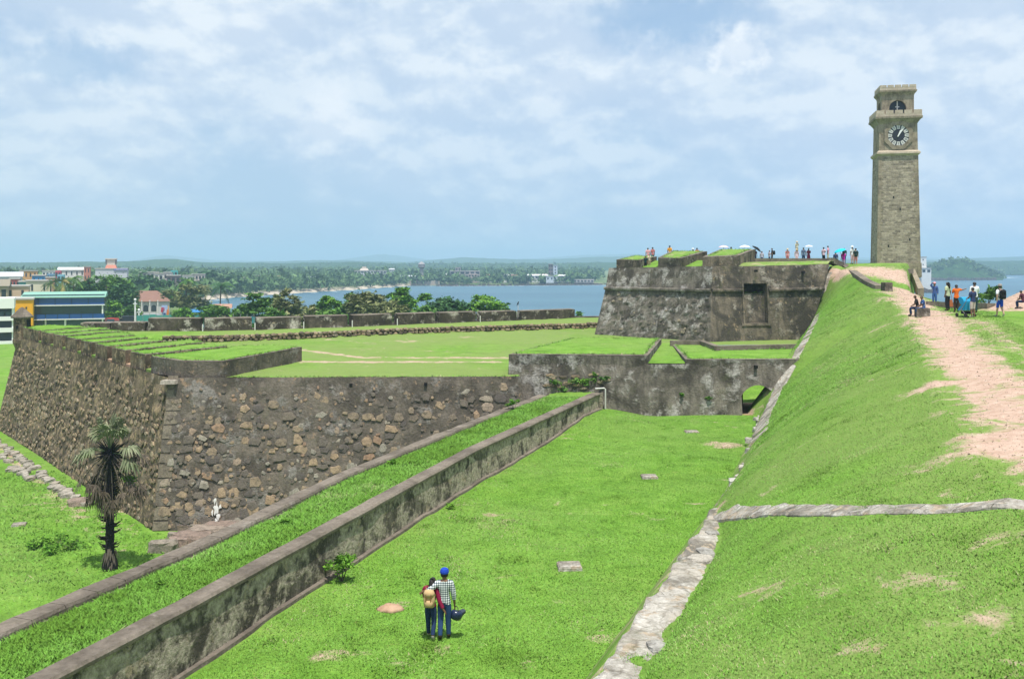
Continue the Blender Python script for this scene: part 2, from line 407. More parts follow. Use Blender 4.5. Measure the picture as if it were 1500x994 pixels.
M_quoin = material('quoin_stone', stone_fn([(0, (.15, .132, .108)), (.5, (.24, .205, .155)), (1, (.19, .16, .12))], lichen=.6), .95, .1)
M_soil = material('bare_soil', lambda s: s.ramp(s.noise(s.coord(), 3, 6, .7), [(.3, (.30, .18, .11)), (.7, (.50, .34, .24))]), .95, .1)
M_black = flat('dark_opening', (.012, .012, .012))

def leaf_fn(stops, trans=.0):
    def fn(s):
        t = s.attr('tint', 2); ge = s.add('ShaderNodeNewGeometry')
        c = s.ramp(t, stops)
        return s.mix(1, c, s.ramp(ge.outputs['Random Per Island'], [(0, .75), (1, 1.25)]), 'MULTIPLY')
    return fn
def leaf_mat(name, stops): 
    return material(name, leaf_fn(stops), .75, .25)
def blade_fn(stops):
    def fn(s):
        c = leaf_fn(stops)(s); ge = s.add('ShaderNodeNewGeometry'); v = s.add('ShaderNodeVectorMath', operation='MULTIPLY_ADD'); s.l.new(ge.outputs['Normal'], v.inputs[0]); v.inputs[1].default_value = (.35, .35, .35); v.inputs[2].default_value = (0, 0, .8)
        nv = s.add('ShaderNodeVectorMath', operation='NORMALIZE'); s.l.new(v.outputs[0], nv.inputs[0]); return c, nv.outputs[0]
    return fn
M_blade = (lambda name, st: material(name, blade_fn(st), .9, .1))('grass_blade', [(0, (.100, .205, .024)), (.45, (.140, .315, .042)), (.80, (.185, .365, .074)), (.93, (.27, .35, .13)), (1, (.35, .31, .18))])
M_leaf = leaf_mat('leaf_green', [(0, (.034, .092, .017)), (.5, (.080, .185, .030)), (1, (.17, .31, .058))])
M_leaf_dark = leaf_mat('leaf_dark', [(0, (.018, .062, .026)), (.5, (.042, .115, .038)), (1, (.095, .19, .055))])
M_leaf_dry = leaf_mat('leaf_olive', [(0, (.080, .100, .035)), (.5, (.150, .175, .062)), (1, (.24, .24, .11))])
M_leaf_bright = leaf_mat('leaf_bright', [(0, (.05, .13, .012)), (.5, (.10, .24, .02)), (1, (.17, .32, .035))])
M_palm = leaf_mat('palm_leaf', [(0, (.025, .06, .02)), (.5, (.075, .12, .035)), (.8, (.22, .22, .07)), (1, (.32, .26, .09))])
M_frond = leaf_mat('fan_leaf', [(0, (.10, .13, .06)), (.4, (.19, .22, .12)), (.7, (.29, .30, .19)), (1, (.30, .24, .15))])
M_frond_dead = leaf_mat('dead_fan_leaf', [(0, (.045, .036, .028)), (.5, (.12, .095, .07)), (1, (.25, .20, .15))])
M_bark = flat('bark', (.10, .085, .068), .95, .1, .4, 5, .5)
M_bark_black = flat('black_bark', (.022, .020, .020), .95, .1, .5, 7, .6)

# clock tower masonry: coursed rubble with pale joints
def masonry_fn(s):
    v = s.coord('Object'); br = s.add('ShaderNodeTexBrick'); 
    sep_ = s.add('ShaderNodeSeparateXYZ'); s.l.new(v, sep_.inputs[0]); cb = s.add('ShaderNodeCombineXYZ')
    s.l.new(s.math('ADD', sep_.outputs[0], sep_.outputs[1]), cb.inputs[0]); s.l.new(sep_.outputs[2], cb.inputs[1])
    wv = s.add('ShaderNodeVectorMath', operation='MULTIPLY_ADD'); s.l.new(s.noise(v, 3, 3, .6, 0, 1), wv.inputs[0]); wv.inputs[1].default_value = (.5, .30, 0); s.l.new(cb.outputs[0], wv.inputs[2])
    s.l.new(wv.outputs[0], br.inputs['Vector']); br.inputs['Scale'].default_value = 1; br.inputs['Brick Width'].default_value = .62; br.inputs['Row Height'].default_value = .27
    br.inputs['Mortar Size'].default_value = .03; br.inputs['Mortar Smooth'].default_value = .4; br.inputs['Bias'].default_value = 0
    br.inputs['Color1'].default_value = (.17, .142, .108, 1); br.inputs['Color2'].default_value = (.43, .36, .27, 1); br.inputs['Mortar'].default_value = (.36, .315, .25, 1)
    n = s.noise(v, .7, 6, .7, .6); f = s.noise(v, 5, 5, .7)
    c = s.mix(s.ramp(n, [(.45, 0.0), (.75, .55)]), br.outputs['Color'], (.44, .385, .305))
    c = s.mix(s.math('MULTIPLY', s.ramp(s.noise(s.coord(scale=(1.6, 1.6, .16)), 1.5, 6, .7), [(.52, 0.0), (.68, 1.0)]), .45), c, (.14, .115, .09))
    c = s.mix(s.ramp(s.noise(v, 1.6, 5, .7), [(.60, 0.0), (.75, .7)]), c, (.085, .070, .058))
    c = s.mix(1, c, s.ramp(f, [(.25, .68), (.72, 1.28)]), 'MULTIPLY')
    h = s.math('SUBTRACT', s.math('MULTIPLY', f, .6), br.outputs['Fac'])
    return c, s.bump(h, .8, .06)
M_masonry = material('coursed_rubble', masonry_fn, .95, .1)
M_dress = material('dressed_stone', lambda s: (s.mix(s.math('MULTIPLY', s.ramp(s.noise(s.coord(scale=(1.6, 1.6, .2)), 1.7, 6, .7), [(.50, 0.0), (.66, 1.0)]), .55), s.mix(1, s.ramp(s.noise(s.coord(), 1.1, 6, .7), [(.32, (.155, .128, .095)), (.52, (.30, .25, .182)), (.75, (.40, .345, .26))]), s.ramp(s.noise(s.coord(), 8, 4, .7), [(.2, .72), (.7, 1.2)]), 'MULTIPLY'), (.11, .09, .07)), s.bump(s.noise(s.coord(), 5, 5, .7), .5, .05)), .95, .1)
M_dress_pale = material('pale_dressed_stone', lambda s: s.mix(1, s.ramp(s.noise(s.coord(), 1.3, 6, .7), [(.3, (.33, .27, .20)), (.7, (.50, .43, .34))]), s.ramp(s.noise(s.coord(), 8, 4, .7), [(.2, .72), (.7, 1.2)]), 'MULTIPLY'), .95, .1)
M_white = flat('white_paint', (.78, .78, .76), .6, .3, .06)
M_offwhite = flat('stained_white', (.62, .61, .58), .8, .2, .18, 1.5)
M_clockblack = flat('clock_black', (.018, .02, .028), .4, .4)
M_glass = flat('dark_glass', (.030, .055, .075), .12, .6, .3, .4)
M_glass_blue = flat('blue_glass', (.012, .060, .23), .15, .6, .25, .5)

def water_fn(s):
    v = s.coord(scale=(.6, 1.6, 1)); n = s.noise(v, .055, 6, .65, .4); m2 = s.noise(v, .32, 5, .65, .5)
    c = s.mix(s.ramp(s.noise(v, .006, 4, .6), [(.35, 0.0), (.65, 1.0)]), (.034, .105, .155), (.052, .142, .195))
    foam = s.attr('foam', 2)
    c = s.mix(s.ramp(s.math('ADD', foam, s.math('MULTIPLY', s.math('SUBTRACT', m2, .5), 1.5)), [(.5, 0.0), (.68, 1.0)]), c, (.80, .85, .86))
    return c, s.bump(s.math('ADD', s.math('MULTIPLY', n, 2.5), m2), .55, .8)
M_water = material('sea_water', water_fn, .38, .35)
def wood_fn(s):
    v = s.coord(); n = s.noise(v, .022, 6, .7); f = s.noise(v, .11, 5, .75)
    c = s.ramp(n, [(.3, (.030, .070, .024)), (.55, (.050, .105, .030)), (.75, (.085, .150, .045))])
    return s.mix(1, c, s.ramp(f, [(.25, .45), (.65, 1.35)]), 'MULTIPLY'), s.bump(f, 1.0, 8)
M_hill = material('wooded_hill', wood_fn, 1, .05)
M_sand = flat('sand', (.50, .44, .35), .95, .1, .12, .05)
M_rock = flat('dark_rock', (.085, .072, .064), .95, .1, .5, .4, .8)

# ------------------------------------------------------------------ far ground, sea, hills
MOAT, SEA = -6.0, -9.0
def near_coast(px):      # where the land round the fort ends
    return np.where(px < 262, 1e5, np.where(px < 1335, 182 + 25 * vnoise(px, px * 0, 3, .012), 128)) + np.where((px >= 262) & (px < 300), (300 - px) / 38 * 180, 0)
def far_coast(px):       # where the land across the bay begins
    xs = [-900, 250, 285, 300, 345, 430, 520, 600, 720, 890, 1200, 1335, 1365, 1400, 1430, 1462, 1500, 1560, 2400]
    ds = [300, 330, 420, 487, 528, 603, 690, 817, 830, 870, 1200, 1150, 1120, 1150, 1230, 1500, 2300, 2600, 3000]
    return np.interp(px, xs, ds)
pxs = np.concatenate([np.linspace(-2600, -40, 60), np.arange(-30, 1620, 5.0), np.linspace(1640, 4200, 60)])
ds = np.concatenate([np.linspace(4, 60, 15), np.linspace(64, 250, 50), np.geomspace(256, 8800, 90)])
D, PX = np.meshgrid(ds, pxs, indexing='ij')
X = np.clip((PX - 750) * D / FOC, -9000, 9000); Y = D.copy()
land_n = sstep(6, -6, D - near_coast(PX)); land_f = sstep(-14, 12, D - far_coast(PX))
zf = -7.2 + 3.6 * sstep(20, 260, D - far_coast(PX)) + 6 * sstep(300, 1500, D - far_coast(PX))
Z = -14 + (MOAT + 14) * land_n
Z = np.maximum(Z, -14 + (zf + 14) * land_f)
Z += .10 * vfbm(X, Y, 4, .12)
Z = np.where((X > 22) & (Y < 125) & (X < 60), np.minimum(Z, -6.3), Z)
sandm = np.exp(-((D - far_coast(PX) - 6) / 20) ** 2) * ((PX > 290) & (PX < 610))
dirtg = np.zeros_like(Z)
for (a, b, rad, k) in ((G(60, 735, MOAT), G(230, 800, MOAT), 2.2, .35), (G(170, 730, MOAT), G(215, 755, MOAT), 1.3, .5), (G(240, 805, MOAT), G(330, 790, MOAT), 2.0, .62), (G(0, 655, MOAT), G(110, 740, MOAT), .9, .52)):
    dirtg = np.maximum(dirtg, k * np.exp(-(dist_line(X, Y, [(a.x, a.y), (b.x, b.y)]) / rad) ** 2))
def ground_fn(s):
    c, n = grass_fn(dry=.45)(s)
    far = s.attr('far', 2); c = s.mix(far, c, s.ramp(s.noise(s.coord(), .03, 6, .7), [(.3, (.06, .11, .03)), (.5, (.12, .17, .06)), (.7, (.30, .28, .20))]))
    return s.mix(s.attr('sand', 2), c, (.46, .40, .32)), n
M_ground = material('ground', ground_fn, .95, .1)
ground = grid_obj('ground', X, Y, Z, M_ground, None, 'structure', dict(dirt=dirtg, far=sstep(190, 260, D), sand=np.clip(sandm * 1.4, 0, 1)))
# the sea
xs = np.concatenate([np.linspace(-6000, -800, 12), np.linspace(-760, 1600, 300), np.linspace(1700, 6000, 20)])
ys = np.concatenate([np.linspace(60, 380, 20), np.linspace(386, 1400, 200), np.linspace(1420, 8800, 60)])
XX, YY = np.meshgrid(xs, ys); foam = np.zeros_like(XX)
pxx = (XX * FOC / YY) + 750
shore = far_coast(pxx) - YY
foam += .62 * np.exp(-((shore - 10) / 9) ** 2) * (pxx < 1300) + .35 * np.exp(-((shore - 8) / 12) ** 2) * (pxx > 1340)
for (a, b, rad, k) in (((1405, 408.5), (1480, 406.5), 16, .75), ((1435, 402), (1480, 400.5), 30, .75), ((1385, 410), (1425, 409), 9, .5)):
    A, B = G(*a, SEA), G(*b, SEA); foam = np.maximum(foam, k * np.exp(-(dist_line(XX, YY, [(A.x, A.y), (B.x, B.y)]) / rad) ** 2))
grid_obj('sea', XX, YY, np.full_like(XX, SEA), M_water, None, 'structure', dict(foam=foam))
# wooded hills behind the bay, one ridge behind the other
def hills(d, depth, pts, seed, rough):
    px = np.arange(-700, 2300, 8.0); t = np.linspace(0, 1, 26); PX, T = np.meshgrid(px, t)
    top = np.interp(PX, [p[0] for p in pts], [p[1] for p in pts]); Dd = d + depth * T
    zt = CAMZ + (HOR - top) * d / FOC
    X = np.clip((PX - 750) * Dd / FOC, -9000, 9000)
    prof = np.sin(np.clip(T * 1.6, 0, 1) * math.pi / 2) ** .8 * np.where(T > .65, np.cos((T - .65) / .35 * math.pi / 2), 1)
    Z = -8 + (zt + 8) * prof + rough * vfbm(X, Dd, seed, 1 / (d * .03), 4) * prof + rough * .35 * vnoise(X, Dd, seed + 9, 1 / 9.0) * prof
    return grid_obj('hills', X, Dd, Z, M_hill, None, 'structure')
hills(1650, 900, [(-700, 386), (0, 384), (60, 384), (150, 382), (205, 380), (240, 376.5), (262, 378), (290, 383), (380, 385), (470, 384), (520, 382), (560, 385), (640, 385), (800, 385), (900, 383), (1330, 384), (1500, 380), (1800, 378), (2300, 378)], 1, 2.6)
hills(3300, 1500, [(-700, 385), (300, 384), (400, 382), (470, 379), (520, 380), (600, 383), (640, 378), (680, 374), (730, 377), (800, 378), (860, 374), (940, 372), (1100, 374), (1330, 380), (1400, 377), (1500, 372), (1800, 371), (2300, 372)], 2, 4)
hills(6400, 2200, [(-700, 386), (180, 384), (240, 370), (270, 374), (320, 380), (480, 382), (530, 373), (560, 369), (590, 373), (640, 380), (760, 380), (860, 370), (940, 369), (1300, 376), (1500, 374), (1800, 374), (2300, 376)], 3, 7)

# ------------------------------------------------------------------ the ditch lawn and the covered way
WALL = [(-11.9, 7), (-9.4, 15), (-7.36, 21), (-5.3, 27.6), (-1.35, 40.2), (5.36, 57.75)]     # foot of the long low wall, on the ditch side
CURB = [(-14.5, 7), (-12.4, 14.5), (-10.8, 20.1), (-8.35, 27.2), (-6.4, 34.6), (-3.4, 43), (0, 52), (2.15, 57.6)]
wx = lambda y: np.interp(y, [p[1] for p in WALL], [p[0] for p in WALL]); kx = lambda y: np.interp(y, [p[1] for p in CURB], [p[0] for p in CURB])
def z_ditch(X, Y):
    z = .10 * vfbm(X, Y, 11, .22, 3) + .42 * sstep(44, 57, Y) * sstep(9, 5.5, X)
    return z + .09 * sstep(1.6, .1, X - wx(Y)) * vnoise(X, Y, 5, .6) ** 2
WT = lambda y: 1.46 - .06 * (np.asarray(y) - 20) / 38                          # top of the low wall
ys = np.linspace(6.5, 58.2, 260); us = np.linspace(0, 1, 110); Yg, U = np.meshgrid(ys, us, indexing='ij')
FOOT = [(-5, 3, 1.9), (-2.0, 8, 1.85), (1.5, 17.56, 1.5), (6.3, 30.6, 1.1), (9.2, 38.5, .75), (13.3, 52, .2), (14.9, 57.6, .05), (16.2, 58.6, 2.2), (17.0, 60, 3.0), (20.6, 70, 3.05), (25.2, 82, 3.1), (26.7, 86.2, 2.9), (28.0, 88, 5.5), (29.0, 89, 8.0), (30.5, 92, 8.9), (40.5, 118, 8.9), (43, 126, 8.9), (43, 150, 8.9)]
fx = lambda y: np.interp(y, [p[1] for p in FOOT], [p[0] for p in FOOT]); fz = lambda y: np.interp(y, [p[1] for p in FOOT], [p[2] for p in FOOT])
Xg = wx(Yg) + .1 + (np.minimum(fx(Yg) + 1.0, 16.6) - wx(Yg) - .1) * U
dd = np.zeros_like(Xg)
def dirt_spot(A, X, Y, px, py, z, rx, ry, k=.8):
    c = G(px, py, z); return np.maximum(A, k * np.exp(-(((X - c.x) / rx) ** 2 + ((Y - c.y) / ry) ** 2)))
for q in ((1058, 652, 0, 1.1, .9, .85), (572, 888, 0, .28, .35, .75), (1010, 632, 0, .6, .4, .4), (870, 930, 0, .7, .6, .45), (950, 760, 0, 1.2, .8, .36), (480, 960, 0, .6, .5, .4), (770, 975, 0, .6, .5, .42), (830, 880, 0, 1.0, .5, .33), (890, 745, 0, .8, 1.2, .3)):
    dd = dirt_spot(dd, Xg, Yg, *q)
_r = random.Random(8)
for k in range(34):
    yk = 19 + 38 * _r.random() ** 1.6; xk = _r.uniform(float(wx(yk)) + .4, float(fx(yk)) - .3); dd = np.maximum(dd, _r.uniform(.24, .40) * np.exp(-(((Xg - xk) / _r.uniform(.3, 1.1)) ** 2 + ((Yg - yk) / _r.uniform(.3, .8)) ** 2)))
ditch = grid_obj('ditch_lawn', Xg, Yg, z_ditch(Xg, Yg), M_grass, None, 'structure', dict(dirt=dd))
us2 = np.linspace(0, 1, 24); Yk, U2 = np.meshgrid(ys, us2, indexing='ij')
Xk = kx(Yk) + .1 + (wx(Yk) - .35 - kx(Yk) - .1) * U2
z_way = lambda X, Y: WT(Y) - .10 - .12 * sstep(.8, 0, X - kx(Y)) + .05 * vfbm(X, Y, 21, .5, 3) + .10 * sstep(40, 57, Y)
grid_obj('covered_way', Xk, Yk, z_way(Xk, Yk), M_grass, None, 'structure', dict(dirt=.30 * sstep(.7, 0, Xk - kx(Yk)) + .12))

# ------------------------------------------------------------------ the grassed rampart on the right, from its foot over the crest to the seaward edge
CREST = [(4.5, 3, 5.2), (6.5, 8, 5.1), (9.2, 17.6, 4.9), (13.4, 30, 5.25), (21.3, 51, 6.35), (25.0, 65, 7.2), (27.6, 75, 7.6), (29.3, 82, 8.35), (30.3, 88, 9.0), (32, 92, 9.2), (42, 118, 9.2), (44, 150, 9.2)]
EDGE = [(60, 3), (60, 40), (50, 56), (37.5, 66), (31.2, 69.5), (31.2, 75), (37.6, 92), (48.8, 118), (50, 128), (50, 150)]      # seaward edge of the top
cx_ = lambda y: np.interp(y, [p[1] for p in CREST], [p[0] for p in CREST]); cz_ = lambda y: np.interp(y, [p[1] for p in CREST], [p[2] for p in CREST])
def z_ramp(X, Y):
    X = np.asarray(X, float); Y = np.asarray(Y, float)
    f, c = fx(Y), cx_(Y); t = (X - f) / np.maximum(c - f, .4)
    sh = .95 * sstep(33, 26, Y); t2 = (X - f - sh) / np.maximum(c - f - sh, .4)
    zz = fz(Y) + (cz_(Y) - fz(Y)) * np.clip(t2, 0, 1) ** .78
    zz = zz - .35 * np.exp(-((t - 1) / .28) ** 2)                                       # a rounded brow
    zz = np.where(t < 0, fz(Y) + np.maximum(t, -.6) * 9 , zz)
    zz = zz - .23 * np.clip(X - c - .5, 0, 8) * sstep(52, 62, Y) * sstep(92, 78, Y)
    zz = zz + .10 * np.clip((X - c) / 8, 0, 1) + .10 * vfbm(X, Y, 31, .30, 4) * sstep(-.05, .15, t)
    # mound the clock tower stands on
    zz = zz + 1.1 * np.exp(-(((X - 39.5) / 5.5) ** 2 + ((Y - 103) / 7) ** 2)) * 0
    ex = np.interp(Y, [p[1] for p in EDGE], [p[0] for p in EDGE])
    drop = sstep(0, 3.2, X - ex)
    mound = 2.5 * np.exp(-(((X - 33.2) / 3.0) ** 2 + ((Y - 59.5) / 2.6) ** 2))             # reddish heap near the right edge
    return zz * (1 - drop) + (-9.6) * drop + mound * sstep(26, 31, X)
xs = np.concatenate([np.arange(-6, 34, .17), np.arange(34, 64, .5)]); ys = np.concatenate([np.arange(4, 62, .2), np.arange(62, 135, .4)])
Xr, Yr = np.meshgrid(xs, ys); Zr = z_ramp(Xr, Yr)
def hit(px, py, zf=z_ramp, d0=6, d1=140):
    """first point of a surface seen at a pixel"""
    d = np.linspace(d0, d1, 6000); x = (px - 750) * d / FOC; z = CAMZ - (py - HOR) * d / FOC
    k = np.argmax(z < zf(x, d)); return Vector((x[k], d[k], z[k]))
PATHS = [[(1322, 424), (1345, 450), (1375, 478), (1410, 520), (1450, 565), (1500, 625), (1600, 700)], [(1360, 462), (1400, 490), (1460, 540), (1520, 590)], [(1440, 470), (1475, 500), (1560, 560)], [(1380, 490), (1440, 500)]]
dirt = np.zeros_like(Xr); tt = (Xr - fx(Yr)) / np.maximum(cx_(Yr) - fx(Yr), .4)
for pth, wdt, k in zip(PATHS, (1.55, 1.0, .8, .9), (.80, .66, .5, .45)):
    pts = [hit(*q) for q in pth]; dirt = np.maximum(dirt, k * np.exp(-(dist_line(Xr, Yr, [(p.x, p.y) for p in pts]) / wdt) ** 2))
for (px, py, rx, ry, k) in ((1480, 655, 1.5, 1.5, 1.0), (1440, 640, 1.2, .9, .8), (1400, 560, 2.0, .8, .85), (1330, 440, 2.0, 3, .75), (1310, 430, 1.6, 3.5, .62), (1300, 402, 4, 5, .9), (1230, 400, .9, 5, .9), (1260, 400, 2, 5, .4), (1290, 480, 1.2, 1.6, .42), (1310, 545, 1.2, 1.0, .36), (1490, 438, 2.6, 2.4, 1.0), (1200, 870, .8, .9, .36), (1440, 905, 1.0, .7, .5), (1460, 790, .7, .6, .46), (1330, 690, 1.0, .9, .33), (1350, 845, .9, .8, .42), (1100, 870, .6, .8, .36), (1250, 950, .9, .5, .34), (1420, 720, 1.0, .8, .36), (1420, 470, 2.0, 2.0, .5), (1395, 600, .9, .5, .5), (1430, 560, 1.2, .5, .6)):
    c = hit(px, py); dirt = np.maximum(dirt, k * np.exp(-(((Xr - c.x) / rx) ** 2 + ((Yr - c.y) / ry) ** 2)))
dirt = np.maximum(dirt, .36 * sstep(.22, .0, tt) * (Yr < 90)); dirt = np.where(Zr < 3 - 4, .6, dirt)
rampart = grid_obj('rampart', Xr, Yr, Zr, M_grass_bank, None, 'structure', dict(dirt=np.maximum(dirt, .08)), keep=(tt > -.45))
RXS, RYS, RDIRT = xs.copy(), ys.copy(), np.maximum(dirt, .08)

# ------------------------------------------------------------------ fort walls
def wb(mb, name, mats, root, parent=None, kind=None, smooth=False):
    """link a mesh given in world coordinates as a part (or sub-part) of the thing 'root'"""
    L = root.location; mb.v = [(x - L.x, y - L.y, z - L.z) for (x, y, z) in mb.v]
    return mb.build(name, mats, parent or root, kind, smooth)
def wm(M, root): return Matrix.Translation(-Vector(root.location)) @ M
def poly_tri(mb, pts, m=None): mb.add(pts, [tuple(range(len(pts)))], m)
def inset(poly, d):
    n = len(poly); out = []
    for i in range(n):
        p0, p, p1 = Vector(poly[i - 1][:2]), Vector(poly[i][:2]), Vector(poly[(i + 1) % n][:2])
        a = (p - p0).normalized(); b = (p1 - p).normalized(); na = Vector((-a.y, a.x)); nb = Vector((-b.y, b.x)); h = (na + nb)
        h = h / max(h.length_squared / 2, .35) ; out.append((p.x + h.x * d, p.y + h.y * d))
    return out
def ccw(poly):
    a = sum(poly[i - 1][0] * poly[i][1] - poly[i][0] * poly[i - 1][1] for i in range(len(poly)))
    return poly if a > 0 else poly[::-1]
def grass_sheet(poly, zfun, step, name, mats, root, parent=None, kind=None, attrs=None, rough=.04, keepedge=.0):
    """lawn on a polygon: a triangulated grid clipped to it"""
    bm = bmesh.new(); vs = [bm.verts.new((p[0], p[1], 0)) for p in poly]; f = bm.faces.new(vs)
    xs = [p[0] for p in poly]; ys = [p[1] for p in poly]
    for ax, lo, hi in ((0, min(xs), max(xs)), (1, min(ys), max(ys))):
        k = lo + step
        while k < hi:
            co = (k, 0, 0) if ax == 0 else (0, k, 0); no = (1, 0, 0) if ax == 0 else (0, 1, 0)
            bmesh.ops.bisect_plane(bm, geom=bm.verts[:] + bm.edges[:] + bm.faces[:], plane_co=co, plane_no=no); k += step
    L = root.location if root is not None else Vector()
    bm.normal_update()
    me = bpy.data.meshes.new(name)
    for v in bm.verts:
        x, y = v.co.x, v.co.y; z = zfun(x, y) + (rough * fbm(x * .8, y * .8, 3) if rough else 0); v.co = (x - L.x, y - L.y, z - L.z)
    if bm.faces and sum(fc.normal.z for fc in bm.faces) < 0: bmesh.ops.reverse_faces(bm, faces=bm.faces[:])
    bm.to_mesh(me); bm.free()
    at = me.attributes.new('dirt', 'FLOAT', 'POINT')
    if attrs is not None:
        for i, v in enumerate(me.vertices): at.data[i].value = attrs(v.co.x + L.x, v.co.y + L.y)
    for m in (mats if isinstance(mats, (list, tuple)) else [mats]): me.materials.append(m)
    me.polygons.foreach_set('use_smooth', [True] * len(me.polygons))
    return link(name, me, None, parent or root, kind)
FRINGE = []
def merlon(root, poly, zb, zt, wall, name='merlon', edge=.3, grass=True, nseg=1.2, amp=.05, attrs=None):
    """a turf-topped block: roughened faces, a worn masonry edge and a lawn on top.  zt: height or function"""
    poly = ccw([tuple(p[:2]) for p in poly]); zf = zt if callable(zt) else (lambda x, y: zt)
    zbf = zb if callable(zb) else (lambda x, y: zb)
    mb = MB(); n = len(poly)
    for i in range(n):
        a, b = poly[i], poly[(i + 1) % n]; ln = math.dist(a, b); nu = max(1, int(ln / nseg))
        za, zb2 = zf(*a), zf(*b)
        patch(mb, (*a, zbf(*a)), (*b, zbf(*b)), (*b, zb2), (*a, za), nu, max(1, int((za - zbf(*a)) / .5)), amp if ln > 1.2 else 0, 1.1, 0, 3, edge=False)
    ip = inset(poly, edge); FRINGE.append([(*p, zf(*p) + .03) for p in ip])
    vs = [(*p, zf(*p)) for p in poly] + [(*p, zf(*p) + .03) for p in ip]
    mb.add(vs, [(i, (i + 1) % n, n + (i + 1) % n, n + i) for i in range(n)], 1)
    o = wb(mb, name, [wall, M_cap], root)
    if grass: grass_sheet(ip, lambda x, y: zf(x, y) + .03, .9, 'turf_top', M_grass, root, o, None, attrs or (lambda x, y: .30 if min(math.dist((x, y), p) for p in ip) < .6 else .12), rough=.05)
    return o

# ---- the corner bastion and the wall that runs from it
bast = empty('bastion', (-20.4, 54.3, MOAT), 'massive sloping rubble stone bastion with embrasures and turf top beside the palm', 'bastion')
A0 = Vector((-20.4, 54.3, MOAT)); B0 = Vector((-47.8, 88.5, MOAT)); K = Vector((-20.2, 56.6, 3.4)); BT = Vector((-45.2, 87.9, 3.4))
zl = 2.45; tz = (zl - MOAT) / (3.4 - MOAT)
Kl = A0.lerp(K, tz); BTl = B0.lerp(BT, tz); E0 = Vector((.6, 55.4, MOAT)); ET = Vector((.6, 57.15, zl))
mb = MB()
patch(mb, A0, E0, ET, Kl, 34, 16, .09, .9, 0, 1, edge=False)
patch(mb, B0, A0, Kl, BTl, 56, 16, .16, 1.3, 1, 2, edge=False)
wb(mb, 'wall_face', [M_rubble, M_rubble_side], bast)
mb = MB(); poly_tri(mb, [B0, BTl, BTl + Vector((3, 3.5, 0)), B0 + Vector((0, 5, 0))]); wb(mb, 'back_face', M_rubble_side, bast)
# parapet blocks between the embrasures of the left face
dd_ = [86.6, 82.0, 78.8, 75.8, 72.3, 69.3, 66.2, 63.0, 59.8]
topx = lambda d: -22.2 - (d - 59.1) * .8
inw = Vector((.42, .90)).normalized()
gap = .42
for i in range(8):
    d1, d0 = dd_[i] - gap, dd_[i + 1] + gap
    if i == 0: d1 = 87.4
    p1, p0 = Vector((topx(d1), d1)), Vector((topx(d0), d0)); ln = 6.4 - .25 * i if i < 6 else 7.4
    merlon(bast, [p0, p0 + inw * ln, p1 + inw * min(ln, 88.0 - d1 + 2.2), p1], zl - .05, lambda x, y: 3.42 + .05 * fbm(x * .5, y * .5), M_rubble_side, 'merlon', .10, amp=.10)
d0 = 59.8 - gap
pz = Vector((topx(d0), d0))
merlon(bast, [(-19.6, 56.6), (-17.1, 56.65), (-14.6, 66.4), (-17.4, 67.6), pz + inw * 8.5, pz], zl - .05, lambda x, y: 3.42 + .04 * fbm(x * .5, y * .5), M_rubble, 'merlon', .16, amp=.05)
for i in range(1, 9):           # sills of the embrasures
    d = dd_[i]; p = Vector((topx(d), d)); q = p + inw * 5.5; sd = Vector((.62, -.78)) * (gap + .02)
    mb = MB(); mb.prism([(*(p - sd), zl - .2), (*(p + sd), zl - .2), (*(q + sd * .8), zl - .2), (*(q - sd * .8), zl - .2)], [(*(p - sd), zl + .12), (*(p + sd), zl + .12), (*(q + sd * .8), zl + .42), (*(q - sd * .8), zl + .42)])
    wb(mb, 'embrasure_sill', M_soil if i in (6, 7) else M_grass_dry, bast)
# stones standing proud of the two faces
ST_F = [stone_mesh(k, M_stone_front) for k in range(7)]; ST_S = [stone_mesh(20 + k, M_stone_side) for k in range(7)]
spots = []
def wall_stones(a, b, c, d, row, wmin, wmax, dens, seed, depth, metas_w=1.0, vmin=0, vmax=1, dfun=None):
    rr = random.Random(seed); a, b, c, d = map(Vector, (a, b, c, d)); L_ = (b - a).length; H_ = (d - a).length; nrm = (b - a).cross(d - a).normalized()
    out = []; v = row * .5
    while v < H_ - row * .3:
        u = rr.uniform(0, .6)
        while u < L_ - .4:
            w_ = rr.uniform(wmin, wmax); fu, fv = (u + w_ / 2) / L_, (v + rr.uniform(-.34, .34) * row) / H_
            if vmin <= fv <= vmax and rr.random() < (dens if dfun is None else dens * dfun(fu, fv)):
                p = a.lerp(b, fu).lerp(d.lerp(c, fu), fv); h_ = row * rr.uniform(.62, 1.0) * (1 if w_ > .4 else .75)
                pn = p + nrm * (.02 + rr.uniform(-.03, .03)); ang = rr.uniform(-.22, .22)
                rt = (b - a).normalized(); up = nrm.cross(rt); rt2 = rt * math.cos(ang) + up * math.sin(ang); up2 = nrm.cross(rt2)
                px_ = abs(rt.x) * w_ * FOC / p.y
                out.append((frame_on(pn, rt2, up2, nrm, w_, depth * rr.uniform(.7, 1.3), h_), px_ * h_ / p.y))
            u += w_ * rr.uniform(1.02, 1.5)
        v += row
    return out
fr = wall_stones(A0, E0, ET, Kl, .60, .30, .82, .66, 5, .055, vmin=.03, vmax=.93, dfun=lambda u, v: min(1.25, (1.25 - .5 * v) * (1.12 - .2 * u)) * (.35 if v > .86 else 1))
sd = wall_stones(B0, A0, Kl, BTl, .40, .32, .70, .95, 6, .085, vmin=.0, vmax=.90, dfun=lambda u, v: (1 - .45 * max(0, v - .62) / .3) * (.8 + .3 * math.sin(u * 31 + v * 9)))
